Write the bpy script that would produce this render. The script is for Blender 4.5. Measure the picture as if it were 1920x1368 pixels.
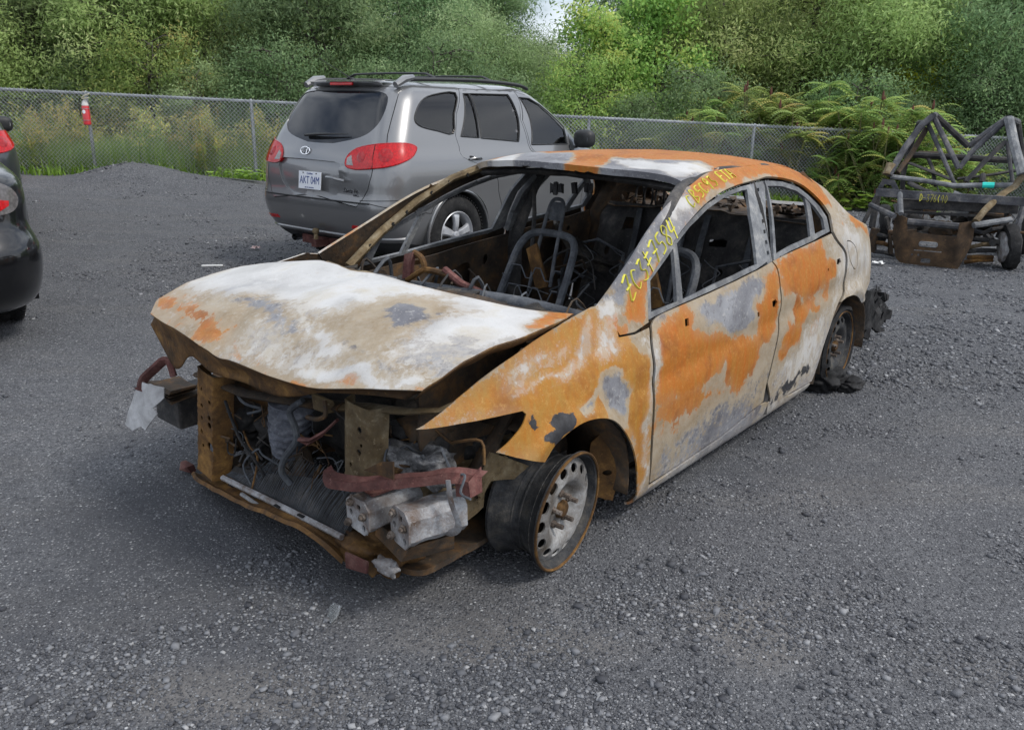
import bpy, bmesh, math, random
import numpy as np
from mathutils import Vector, Matrix, geometry, noise as mnoise
for o in list(bpy.data.objects): bpy.data.objects.remove(o)
scene = bpy.context.scene
C = scene.collection
rng = np.random.default_rng(7)
random.seed(7)
R = math.radians

# ------------------------------------------------------------------ camera
FPX, CAMH, PITCH, ROLL = 1541.93, 1.5203, R(17.461), R(1.027)
_cp, _sp, _cr, _sr = math.cos(PITCH), math.sin(PITCH), math.cos(ROLL), math.sin(ROLL)
_fw = Vector((0, _cp, -_sp)); _up = Vector((0, _sp, _cp)); _rt = Vector((1, 0, 0))
cam_r = _cr*_rt + _sr*_up; cam_u = _cr*_up - _sr*_rt
cd = bpy.data.cameras.new('camera'); cam = bpy.data.objects.new('camera', cd); C.objects.link(cam)
m = Matrix((cam_r, cam_u, -_fw)).transposed().to_4x4(); m.translation = Vector((0, 0, CAMH))
cam.matrix_world = m
cd.sensor_width = 36; cd.lens = 36*FPX/1920; cd.clip_end = 2000; cd.clip_start = .05
scene.camera = cam

# ------------------------------------------------------------------ sky, sun, exposure
SUN_EL, SUN_AZ = R(52), R(112)         # azimuth measured from +Y towards +X: the sun stands to the right, veiled by thin cloud
w = bpy.data.worlds.new('World'); scene.world = w; w.use_nodes = True
nt = w.node_tree; nt.nodes.clear()
def N(t, ty, **k):
    n = t.nodes.new(ty)
    for a, b in k.items(): setattr(n, a, b)
    return n
sky = N(nt, 'ShaderNodeTexSky', sky_type='NISHITA', sun_disc=False)
sky.sun_elevation = SUN_EL; sky.sun_rotation = SUN_AZ; sky.dust_density = 2.5; sky.air_density = 1.0
tc = N(nt, 'ShaderNodeTexCoord'); mp = N(nt, 'ShaderNodeMapping'); mp.inputs['Scale'].default_value = (1.0, 1.0, 2.2)
nz = N(nt, 'ShaderNodeTexNoise'); nz.inputs['Scale'].default_value = 2.6; nz.inputs['Detail'].default_value = 7; nz.inputs['Roughness'].default_value = .58
rp = N(nt, 'ShaderNodeValToRGB'); rp.color_ramp.elements[0].position = .30; rp.color_ramp.elements[1].position = .56
cl = N(nt, 'ShaderNodeTexNoise'); cl.inputs['Scale'].default_value = 4.5; cl.inputs['Detail'].default_value = 5
cr_ = N(nt, 'ShaderNodeValToRGB'); cr_.color_ramp.elements[0].color = (5.6, 6.2, 7.2, 1); cr_.color_ramp.elements[1].color = (11.2, 11.7, 12.6, 1)
mx = N(nt, 'ShaderNodeMix', data_type='RGBA')
bg = N(nt, 'ShaderNodeBackground'); bg.inputs['Strength'].default_value = .1
wo = N(nt, 'ShaderNodeOutputWorld')
lk = nt.links.new
lk(tc.outputs['Generated'], mp.inputs['Vector']); lk(mp.outputs['Vector'], nz.inputs['Vector']); lk(mp.outputs['Vector'], cl.inputs['Vector'])
lk(nz.outputs['Fac'], rp.inputs['Fac']); lk(cl.outputs['Fac'], cr_.inputs['Fac'])
lk(rp.outputs['Color'], mx.inputs['Factor']); lk(sky.outputs['Color'], mx.inputs[6]); lk(cr_.outputs['Color'], mx.inputs[7])
lk(mx.outputs[2], bg.inputs['Color']); lk(bg.outputs['Background'], wo.inputs['Surface'])
sd = bpy.data.lights.new('sun', 'SUN'); sd.energy = 1.5; sd.angle = R(14); sd.color = (1, .96, .9)
sun = bpy.data.objects.new('sun', sd); C.objects.link(sun)
_sdir = Vector((math.sin(SUN_AZ)*math.cos(SUN_EL), math.cos(SUN_AZ)*math.cos(SUN_EL), math.sin(SUN_EL)))
sun.rotation_euler = _sdir.to_track_quat('Z', 'Y').to_euler()
vs = scene.view_settings; vs.view_transform = 'Standard'; vs.look = 'None'; vs.exposure = .55; vs.gamma = 1

# ------------------------------------------------------------------ geometry helpers
class Frame:
    """a place on the ground: x, y, heading; turns local points to world and photo pixels"""
    def __init__(s, x, y, a): s.x, s.y, s.a, s.c, s.s = x, y, a, math.cos(a), math.sin(a)
    def world(s, L):
        L = np.atleast_2d(np.asarray(L, float))
        return np.stack([s.x+s.c*L[:, 0]-s.s*L[:, 1], s.y+s.s*L[:, 0]+s.c*L[:, 1], L[:, 2]], -1)
    def local(s, P):
        P = np.atleast_2d(np.asarray(P, float)); d = P-np.array([s.x, s.y, 0])
        return np.stack([s.c*d[:, 0]+s.s*d[:, 1], -s.s*d[:, 0]+s.c*d[:, 1], d[:, 2]], -1)
    def proj(s, L):
        d = s.world(L)-np.array([0, 0, CAMH])
        z = d@np.array(_fw)
        return np.stack([960+FPX*(d@np.array(cam_r))/z, 684-FPX*(d@np.array(cam_u))/z], -1), z
    def plane(s, px, ax, val):
        """photo pixel -> local point on the local plane ax = val"""
        d = np.array(cam_r)*(px[0]-960)-np.array(cam_u)*(px[1]-684)+np.array(_fw)*FPX
        o = np.array([0, 0, CAMH]); lo = s.local(o)[0]; ld = s.local(o+d)[0]-lo
        i = 'xyz'.index(ax); t = (val-lo[i])/ld[i]
        return lo+t*ld
WORLD = Frame(0, 0, 0)
class Surf:
    """a parametric surface F(u,v) standing in a frame; px() finds the (u,v) a photo pixel looks at"""
    def __init__(s, F, fr, u0, u1, v0, v1, n=300, m=160):
        s.F, s.fr = F, fr
        U, V = np.meshgrid(np.linspace(u0, u1, n), np.linspace(v0, v1, m), indexing='ij')
        s.U, s.V = U.ravel(), V.ravel()
        s.P, s.Z = fr.proj(F(s.U, s.V))
    def px(s, p):
        p = np.asarray(p, float); d = np.hypot(*(s.P-p).T)
        near = np.where(d < max(d.min()*1.5, 14))[0]
        k = near[np.argmin(s.Z[near]*8+d[near])]
        q = np.array([s.U[k], s.V[k]])
        for _ in range(12):
            e = 1e-4; A = s.fr.proj(s.F(np.array([q[0], q[0]+e, q[0]]), np.array([q[1], q[1], q[1]+e])))[0]
            r = p-A[0]; J = np.stack([(A[1]-A[0])/e, (A[2]-A[0])/e], 1)
            try: st = np.linalg.lstsq(J.T@J+1e-3*np.eye(2)*np.trace(J.T@J)*.001, J.T@r, rcond=None)[0]
            except Exception: break
            nrm = np.hypot(*st)
            if nrm > .08: st *= .08/nrm
            q = q+st
        return (float(q[0]), float(q[1]))
    def pts(s, L): return [s.px(p) for p in L]
def crv(P, n=6, closed=False):
    """Catmull-Rom through P"""
    P = [np.array(p, float) for p in P]; out = []; k = len(P)
    rngk = range(k) if closed else range(k-1)
    for i in rngk:
        a, b, c, d = (P[(i-1) % k], P[i], P[(i+1) % k], P[(i+2) % k]) if closed else (P[max(i-1, 0)], P[i], P[i+1], P[min(i+2, k-1)])
        for j in range(n):
            t = j/n
            out.append(.5*((2*b)+(c-a)*t+(2*a-5*b+4*c-d)*t*t+(3*b-a-3*c+d)*t**3))
    if not closed: out.append(P[-1])
    return [tuple(q) for q in out]
def dens(P, res):
    out = []; k = len(P)
    for i in range(k):
        a, b = np.array(P[i]), np.array(P[(i+1) % k]); L = np.hypot(*(b-a))
        if L < 1e-5: continue
        n = max(1, int(math.ceil(L/res)))
        for j in range(n): out.append(a+(b-a)*j/n)
    return out
def inpoly(Q, poly):
    Q = np.asarray(Q); x, y = Q[:, 0], Q[:, 1]; r = np.zeros(len(Q), bool); p = np.asarray(poly); k = len(p)
    for i in range(k):
        x0, y0 = p[i]; x1, y1 = p[(i+1) % k]
        if y0 == y1: continue
        c = ((y0 > y) != (y1 > y)) & (x < (x1-x0)*(y-y0)/(y1-y0)+x0); r ^= c
    return r
def edist(Q, poly):
    Q = np.asarray(Q); best = np.full(len(Q), 1e9); p = np.asarray(poly); k = len(p)
    for i in range(k):
        a, b = p[i], p[(i+1) % k]; ab = b-a; L = ab@ab+1e-12
        t = np.clip(((Q-a)@ab)/L, 0, 1); d = np.hypot(*(Q-(a+t[:, None]*ab)).T); best = np.minimum(best, d)
    return best
def sdist(Q, poly):
    d = edist(Q, poly); return np.where(inpoly(Q, poly), d, -d)
def inset(P, d):
    """shrink a closed 2-D outline by d"""
    p = np.array(P, float); k = len(p)
    area = .5*sum(p[i][0]*p[(i+1) % k][1]-p[(i+1) % k][0]*p[i][1] for i in range(k)); sg = 1 if area > 0 else -1
    out = []
    for i in range(k):
        t = p[(i+1) % k]-p[(i-1) % k]; L = np.hypot(*t)+1e-9
        out.append(tuple(p[i]+sg*d*np.array([-t[1], t[0]])/L))
    return out
def ell(cx, cy, rx, ry, n=20, a=0):
    return [(cx+rx*math.cos(t)*math.cos(a)-ry*math.sin(t)*math.sin(a), cy+rx*math.cos(t)*math.sin(a)+ry*math.sin(t)*math.cos(a)) for t in np.linspace(0, 2*math.pi, n, endpoint=False)]
def rrect(x0, x1, y0, y1, r=.01, n=4):
    out = []
    for cx, cy, a in ((x1-r, y1-r, 0), (x0+r, y1-r, 90), (x0+r, y0+r, 180), (x1-r, y0+r, 270)):
        for j in range(n+1): t = R(a+90*j/n); out.append((cx+r*math.cos(t), cy+r*math.sin(t)))
    return out
_perm = rng.random((64, 64))
def vnoise(x, y):
    xi, yi = np.floor(x).astype(int), np.floor(y).astype(int); fx, fy = x-xi, y-yi
    fx = fx*fx*(3-2*fx); fy = fy*fy*(3-2*fy); g = lambda a, b: _perm[a % 64, b % 64]
    return (g(xi, yi)*(1-fx)+g(xi+1, yi)*fx)*(1-fy)+(g(xi, yi+1)*(1-fx)+g(xi+1, yi+1)*fx)*fy-.5
def fbm(x, y, o=4):
    r = 0; a = 1
    for k in range(o): r = r+a*vnoise(x*2**k+17.3*k, y*2**k+5.1*k); a *= .5
    return r
def mesh_obj(name, V, F, mat=None, parent=None, smooth=True, uvw=None):
    me = bpy.data.meshes.new(name)
    me.from_pydata([tuple(v) for v in V], [], [tuple(f) for f in F]); me.update()
    if smooth: me.polygons.foreach_set('use_smooth', [True]*len(me.polygons))
    for mm in (mat if isinstance(mat, (list, tuple)) else [mat]):
        if mm: me.materials.append(mm)
    o = bpy.data.objects.new(name, me); C.objects.link(o)
    if parent: o.parent = parent
    return o
def setattrs(o, W):
    """four wear weights per vertex: rust, ash, blue-grey steel, soot"""
    W = np.clip(W, 0, 1)
    a = o.data.attributes.new('wear', 'FLOAT_COLOR', 'POINT')
    a.data.foreach_set('color', np.concatenate([W[:, :3], np.ones((len(W), 1))], 1).astype(np.float32).ravel())
    b = o.data.attributes.new('soot', 'FLOAT', 'POINT'); b.data.foreach_set('value', W[:, 3].astype(np.float32))
def panel(name, outline, F, mat, parent=None, holes=(), res=.02, thick=0., out=None, wear=None, inner=None, jit=.0, smooth=True, holes_res=None):
    """sheet cut to a 2-D outline (with holes) and bent onto F"""
    O = dens(outline, res); Hs = [dens(h, holes_res or res) for h in holes]
    pts = [tuple(p) for p in O]; edges = [(i, (i+1) % len(O)) for i in range(len(O))]
    for h in Hs:
        b = len(pts); pts += [tuple(p) for p in h]; edges += [(b+i, b+(i+1) % len(h)) for i in range(len(h))]
    oa = np.array(O); lo, hi = oa.min(0), oa.max(0)
    gx, gy = np.meshgrid(np.arange(lo[0]+res*.5, hi[0], res), np.arange(lo[1]+res*.5, hi[1], res))
    gx[1::2] += res*.5
    G = np.stack([gx.ravel(), gy.ravel()], 1)
    if jit: G += rng.uniform(-jit, jit, G.shape)*res
    ok = inpoly(G, oa) & (edist(G, oa) > res*.45)
    for h in Hs: ok &= ~inpoly(G, h) & (edist(G, np.array(h)) > res*.45)
    pts += [tuple(p) for p in G[ok]]
    r = geometry.delaunay_2d_cdt([Vector(p) for p in pts], edges, [], 0, 1e-6)
    V2 = np.array([tuple(v) for v in r[0]]); T = np.array([list(f) for f in r[2]])
    cen = V2[T].mean(1); k = inpoly(cen, oa)
    for h in Hs: k &= ~inpoly(cen, h)
    T = T[k]; used = np.unique(T); rm = np.full(len(V2), -1); rm[used] = np.arange(len(used)); V2 = V2[used]; T = rm[T]
    V = np.asarray(F(V2[:, 0], V2[:, 1]))
    if out is not None:
        n = np.cross(V[T[:, 1]]-V[T[:, 0]], V[T[:, 2]]-V[T[:, 0]]).sum(0)
        if n@np.array(out) < 0: T = T[:, ::-1]
    o = mesh_obj(name, V, T, [mat]+([inner] if inner else []), parent, smooth)
    if wear is not None: setattrs(o, wear(V2[:, 0], V2[:, 1], V))
    if thick:
        md = o.modifiers.new('thickness', 'SOLIDIFY'); md.thickness = thick; md.offset = -1
        if inner: md.material_offset = 1
        es = o.modifiers.new('crisp_edge', 'EDGE_SPLIT'); es.split_angle = R(48)
    return o
def mirror_y(o, name=None, mat=None, wear=None):
    """the same sheet on the other flank"""
    n = o.copy(); n.data = o.data.copy(); C.objects.link(n); n.parent = o.parent
    if name: n.name = name
    v = np.empty(len(n.data.vertices)*3); n.data.vertices.foreach_get('co', v); v = v.reshape(-1, 3); v[:, 1] *= -1
    n.data.vertices.foreach_set('co', v.ravel()); n.data.flip_normals()
    if wear is not None:
        for a in ('wear', 'soot'):
            if a in n.data.attributes: n.data.attributes.remove(n.data.attributes[a])
        setattrs(n, wear(v))
    return n
class MB:
    """collects simple solids; build() links them as one mesh"""
    def __init__(s): s.V = []; s.F = []
    def add(s, V, F):
        b = len(s.V); s.V += [tuple(v) for v in V]; s.F += [tuple(i+b for i in f) for f in F]; return s
    def box(s, c, d, rot=None, j=0):
        M = rot if rot is not None else Matrix.Identity(3); V = []
        for sx in (-1, 1):
            for sy in (-1, 1):
                for sz in (-1, 1):
                    p = M @ Vector((sx*d[0]/2, sy*d[1]/2, sz*d[2]/2))+Vector(c)
                    if j: p += Vector((random.uniform(-j, j), random.uniform(-j, j), random.uniform(-j, j)))
                    V.append(p)
        return s.add(V, [(0, 1, 3, 2), (4, 6, 7, 5), (0, 4, 5, 1), (2, 3, 7, 6), (0, 2, 6, 4), (1, 5, 7, 3)])
    def tube(s, P, r, n=8, closed=False, flat=1.0, cap=True):
        P = [Vector(p) for p in P]; k = len(P); rr = r if isinstance(r, (list, tuple)) else [r]*k
        V = []; F = []; up = Vector((0, 0, 1)); prev = None
        for i in range(k):
            t = (P[(i+1) % k]-P[i-1]) if closed else (P[min(i+1, k-1)]-P[max(i-1, 0)])
            t = t.normalized() if t.length > 1e-9 else Vector((1, 0, 0))
            if prev is None: a = t.cross(up) if abs(t.z) < .95 else t.cross(Vector((1, 0, 0)))
            else: a = prev-t*prev.dot(t)
            if a.length < 1e-6: a = t.orthogonal()
            a.normalize(); prev = a; b = t.cross(a)
            for j in range(n):
                q = 2*math.pi*j/n; V.append(P[i]+(a*math.cos(q)+b*math.sin(q)*flat)*rr[i])
        for i in range(k if closed else k-1):
            for j in range(n):
                F.append((i*n+j, i*n+(j+1) % n, ((i+1) % k)*n+(j+1) % n, ((i+1) % k)*n+j))
        if cap and not closed: F += [tuple(range(n-1, -1, -1)), tuple((k-1)*n+j for j in range(n))]
        return s.add(V, F)
    def lathe(s, prof, n=32, axis='y', c=(0, 0, 0)):
        """prof: (along, radius)"""
        V = []; F = []; k = len(prof)
        for a, r in prof:
            for j in range(n):
                q = 2*math.pi*j/n; u, v = r*math.cos(q), r*math.sin(q)
                p = {'x': (a, u, v), 'y': (u, a, v), 'z': (u, v, a)}[axis]
                V.append((p[0]+c[0], p[1]+c[1], p[2]+c[2]))
        for i in range(k-1):
            for j in range(n): F.append((i*n+j, i*n+(j+1) % n, (i+1)*n+(j+1) % n, (i+1)*n+j))
        return s.add(V, F)
    def strip(s, A, B):
        b = len(A); return s.add(list(A)+list(B), [(i, i+1, b+i+1, b+i) for i in range(b-1)])
    def build(s, name, mat, parent=None, smooth=False, thick=0, bevel=0, rough=0, rs=8, inner=None):
        V = np.array(s.V, float)
        if rough:
            for i in range(len(V)): V[i] += np.array(mnoise.noise_vector(Vector(V[i])*rs))*rough
        o = mesh_obj(name, V, s.F, [mat]+([inner] if inner else []), parent, smooth)
        bm = bmesh.new(); bm.from_mesh(o.data)
        if smooth: bmesh.ops.remove_doubles(bm, verts=bm.verts[:], dist=2e-5)
        bmesh.ops.recalc_face_normals(bm, faces=bm.faces[:]); bm.to_mesh(o.data); bm.free()
        if smooth and not bevel:
            o.data.set_sharp_from_angle(angle=R(42))
        if thick:
            md = o.modifiers.new('thickness', 'SOLIDIFY'); md.thickness = thick; md.offset = 0
        if bevel:
            md = o.modifiers.new('edge', 'BEVEL'); md.width = bevel; md.segments = 2; md.limit_method = 'ANGLE'
            md.harden_normals = False; o.data.polygons.foreach_set('use_smooth', [True]*len(o.data.polygons)); o.data.set_sharp_from_angle(angle=R(60))
        return o
def empty(name, fr, label, cat, group=None):
    o = bpy.data.objects.new(name, None); C.objects.link(o); o.location = (fr.x, fr.y, 0); o.rotation_euler = (0, 0, fr.a); o.empty_display_size = .1
    return tag(o, label, cat, group)
def tag(o, label=None, cat=None, group=None, kind=None):
    if label: o['label'] = label
    if cat: o['category'] = cat
    if group: o['group'] = group
    if kind: o['kind'] = kind
    return o

# ------------------------------------------------------------------ material helpers
def mat(name, col=(.5, .5, .5), rough=.6, metal=0., coat=0., spec=.5):
    mm = bpy.data.materials.new(name); mm.use_nodes = True; t = mm.node_tree
    b = t.nodes['Principled BSDF']; b.inputs['Base Color'].default_value = (*col, 1); b.inputs['Roughness'].default_value = rough
    b.inputs['Metallic'].default_value = metal; b.inputs['Coat Weight'].default_value = coat; b.inputs['Specular IOR Level'].default_value = spec
    return mm, t, b
def mixc(t, f, a, b, mode='MIX'):
    n = N(t, 'ShaderNodeMix', data_type='RGBA', blend_type=mode)
    for s, v in ((n.inputs[0], f), (n.inputs[6], a), (n.inputs[7], b)):
        if isinstance(v, (int, float)): s.default_value = v
        elif isinstance(v, tuple): s.default_value = (*v, 1)
        else: t.links.new(v, s)
    return n.outputs[2]
def noisen(t, scale, detail=5, rough=.55, vec=None, dist=0, obj=True, color=False):
    n = N(t, 'ShaderNodeTexNoise'); n.inputs['Scale'].default_value = scale; n.inputs['Detail'].default_value = detail; n.inputs['Roughness'].default_value = rough; n.inputs['Distortion'].default_value = dist
    if vec is None:
        tc = N(t, 'ShaderNodeTexCoord'); vec = tc.outputs['Object']
    t.links.new(vec, n.inputs['Vector']); return n.outputs['Color' if color else 'Fac']
def ramp(t, f, *stops):
    n = N(t, 'ShaderNodeValToRGB'); e = n.color_ramp.elements
    while len(e) < len(stops): e.new(.5)
    for i, (p, c) in enumerate(stops):
        e[i].position = p; e[i].color = (*c, 1) if isinstance(c, tuple) else (c, c, c, 1)
    t.links.new(f, n.inputs['Fac']); return n.outputs['Color']
def mth(t, op, a, b=None, c=None, clamp=False):
    n = N(t, 'ShaderNodeMath', operation=op, use_clamp=clamp)
    for i, v in enumerate((a, b, c)):
        if v is None: continue
        if isinstance(v, (int, float)): n.inputs[i].default_value = v
        else: t.links.new(v, n.inputs[i])
    return n.outputs[0]
def bump(t, b, h, strength=.3, dist=.01):
    n = N(t, 'ShaderNodeBump'); n.inputs['Strength'].default_value = strength; n.inputs['Distance'].default_value = dist
    t.links.new(h, n.inputs['Height']); t.links.new(n.outputs['Normal'], b.inputs['Normal'])
# ------------------------------------------------------------------ burnt metal materials
def burnt_material(name, rust_a=(.40, .112, .008), rust_b=(.20, .058, .010), ochre=(.36, .150, .020), ash_mid=(.385, .38, .37)):
    mm, t, b = mat(name, rough=.62)
    tc = N(t, 'ShaderNodeTexCoord'); ob = tc.outputs['Object']
    a = N(t, 'ShaderNodeAttribute', attribute_name='wear'); sp = N(t, 'ShaderNodeSeparateColor'); t.links.new(a.outputs['Color'], sp.inputs['Color'])
    so = N(t, 'ShaderNodeAttribute', attribute_name='soot')
    nL = noisen(t, 3.2, 5, .58, ob, .35); nA = noisen(t, 10, 8, .74, ob, .1); nB = noisen(t, 24, 6, .72, ob, .2); nC = noisen(t, 7, 6, .66, ob, .2); mp2 = N(t, 'ShaderNodeMapping'); mp2.inputs['Scale'].default_value = (1.3, 1.3, .8); mp2.inputs['Location'].default_value = (7, 3, 1); t.links.new(ob, mp2.inputs['Vector']); nA2 = noisen(t, 12, 7, .74, mp2.outputs['Vector'], .1)
    grain = noisen(t, 260, 2, .7, ob); mid = noisen(t, 55, 4, .70, ob, .3)
    mp = N(t, 'ShaderNodeMapping'); mp.inputs['Scale'].default_value = (26, 26, 3); t.links.new(ob, mp.inputs['Vector'])
    streak = noisen(t, 1.6, 4, .6, mp.outputs['Vector'], .3)
    def sel(w, n, k, lo, hi):
        s = mth(t, 'ADD', w, mth(t, 'MULTIPLY', mth(t, 'SUBTRACT', n, .5), k))
        r = N(t, 'ShaderNodeMapRange', interpolation_type='SMOOTHSTEP'); r.inputs['From Min'].default_value = lo; r.inputs['From Max'].default_value = hi
        t.links.new(s, r.inputs['Value']); return r.outputs['Result']
    def rim(s): return mth(t, 'MULTIPLY', mth(t, 'MULTIPLY', s, mth(t, 'SUBTRACT', 1., s)), 4.)
    base = mixc(t, ramp(t, nC, (.35, 0.), (.65, 1.)), (.22, .160, .09), (.34, .285, .205)); base = mixc(t, ramp(t, mid, (.4, 0.), (.7, .5)), base, (.36, .33, .28))
    steel = mixc(t, ramp(t, nL, (.35, 0.), (.65, 1.)), (.115, .115, .128), (.26, .265, .28)); steel = mixc(t, ramp(t, nB, (.52, 0.), (.66, .7)), steel, (.085, .08, .088)); steel = mixc(t, ramp(t, mid, (.56, 0.), (.68, .6)), steel, (.40, .39, .375))
    rust = mixc(t, ramp(t, streak, (.35, 0.), (.65, 1.)), rust_a, ochre); rust = mixc(t, ramp(t, nC, (.50, 0.), (.70, .8)), rust, rust_b)
    rust = mixc(t, ramp(t, mid, (.30, .55), (.46, 0.)), rust, tuple(min(1, c*1.35+.03) for c in ochre)); rust = mixc(t, ramp(t, grain, (.52, 0.), (.68, .55)), rust, rust_b)
    ash = ramp(t, nL, (.28, (.27, .275, .285)), (.42, (.42, .415, .405)), (.55, (.51, .507, .497)), (.66, (.46, .425, .36)), (.78, (.37, .28, .17)))
    ash = mixc(t, ramp(t, nB, (.54, 0.), (.64, .55)), ash, (.50, .50, .492)); ash = mixc(t, ramp(t, nA, (.30, .5), (.42, 0.)), ash, (.27, .262, .25)); ash = mixc(t, ramp(t, mid, (.62, 0.), (.74, .4)), ash, (.30, .22, .13))
    soot = ramp(t, nB, (.3, (.010, .010, .011)), (.6, (.04, .04, .044)), (.8, (.11, .105, .11)))
    s2 = sel(sp.outputs[2], nB, .7, .42, .58)
    def blend(w, n, k, lo, hi, q=.5): return mth(t, 'ADD', mth(t, 'MULTIPLY', sel(w, n, k, lo, hi), q), mth(t, 'MULTIPLY', sel(w, nC, .35, .18, .80), 1-q))
    s0 = blend(sp.outputs[0], nA, 1.25, .45, .53, .80); s1 = blend(sp.outputs[1], nA2, 1.1, .45, .55, .62); s1b = sel(sp.outputs[1], mid, 1.1, .34, .48); s3 = sel(so.outputs['Fac'], nB, .8, .45, .53)
    col = mixc(t, s2, base, steel); col = mixc(t, s0, col, rust); col = mixc(t, mth(t, 'MULTIPLY', rim(s0), .30), col, (.38, .30, .20))
    col = mixc(t, mth(t, 'MULTIPLY', s1b, .28), col, ash); col = mixc(t, s1, col, ash); col = mixc(t, mth(t, 'MULTIPLY', rim(s1), .25), col, (.33, .26, .17))
    col = mixc(t, s3, col, soot)
    col = mixc(t, ramp(t, grain, (.30, .35), (.42, 0.)), col, mixc(t, .55, col, (.03, .025, .02)))
    t.links.new(col, b.inputs['Base Color'])
    rr = mth(t, 'MULTIPLY_ADD', mid, .35, .42); t.links.new(rr, b.inputs['Roughness']); b.inputs['Specular IOR Level'].default_value = .32
    h = mth(t, 'ADD', mth(t, 'MULTIPLY', mid, .5), mth(t, 'MULTIPLY', grain, .25)); h = mth(t, 'ADD', h, mth(t, 'MULTIPLY', mth(t, 'ADD', s1, s3), .5)); h = mth(t, 'ADD', h, mth(t, 'MULTIPLY', nC, 1.2))
    bump(t, b, h, .32, .005)
    return mm
M_BURNT = burnt_material('burnt_paint')
M_BURNT_OCHRE = burnt_material('burnt_paint_ochre', (.37, .145, .014), (.24, .085, .013), (.34, .18, .032))
def rusty(name, a, b_, c, s=14, metal=0., rough=.75, sootk=.0):
    mm, t, b = mat(name, rough=rough, metal=metal)
    n1 = noisen(t, s, 6, .70, None, .3); n2 = noisen(t, s*6, 3, .7); n3 = noisen(t, s*.3, 3, .6)
    col = ramp(t, n1, (.34, a), (.5, b_), (.66, c)); col = mixc(t, ramp(t, n2, (.45, 0.), (.7, .75)), col, mixc(t, .35, a, c))
    col = mixc(t, ramp(t, n3, (.42, .55+sootk), (.56, 0.)), col, tuple(q*.45 for q in a)); col = mixc(t, ramp(t, n2, (.28, .5), (.40, 0.)), col, c)
    t.links.new(col, b.inputs['Base Color']); b.inputs['Specular IOR Level'].default_value = .25
    bump(t, b, mth(t, 'ADD', n1, n2), .5, .006); return mm
M_CHAR = rusty('charred_steel', (.022, .023, .025), (.050, .049, .050), (.115, .105, .095), 9)
M_CHAR_RUST = rusty('charred_rusty_steel', (.026, .023, .021), (.070, .053, .038), (.17, .090, .036), 8)
M_ENGINE = rusty('burnt_engine', (.012, .012, .013), (.030, .029, .029), (.085, .075, .065), 13)
M_TUBE = rusty('scorched_tube', (.040, .044, .052), (.085, .094, .108), (.15, .155, .16), 12)
M_FRAME_GREY = rusty('scorched_frame', (.10, .104, .113), (.19, .20, .212), (.33, .33, .32), 12)
M_REDRUST = rusty('red_rust', (.065, .026, .024), (.135, .052, .046), (.23, .125, .105), 14)
M_BROWNRUST = rusty('brown_rust', (.040, .024, .014), (.115, .058, .020), (.27, .145, .042), 9)
M_OCHRESTEEL = rusty('ochre_steel', (.070, .045, .022), (.19, .138, .072), (.33, .28, .19), 9)
M_ALU = rusty('ash_alloy', (.13, .085, .06), (.31, .32, .335), (.46, .465, .47), 15, 0, .6)
M_BLACK = rusty('burnt_rubber', (.008, .008, .009), (.016, .016, .017), (.045, .044, .044), 20)
M_DARKRIM = rusty('sooty_rim', (.016, .017, .019), (.042, .044, .048), (.10, .092, .080), 14)
M_RIM = rusty('burnt_rim_face', (.10, .08, .06), (.25, .248, .244), (.37, .37, .365), 13, 0, .6)
M_STUD = rusty('scorched_stud', (.05, .04, .032), (.16, .12, .095), (.30, .27, .24), 40)
M_HOLE = mat('hole_dark', (.006, .006, .006), .95)[0]
M_YELLOW = mat('yellow_marker', (.58, .54, .06), .75)[0]
M_DEBRIS = rusty('burnt_debris', (.012, .012, .012), (.040, .037, .035), (.13, .11, .085), 16)
M_ASHPILE = rusty('ash_pile', (.03, .03, .032), (.12, .12, .125), (.42, .42, .42), 22)
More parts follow.
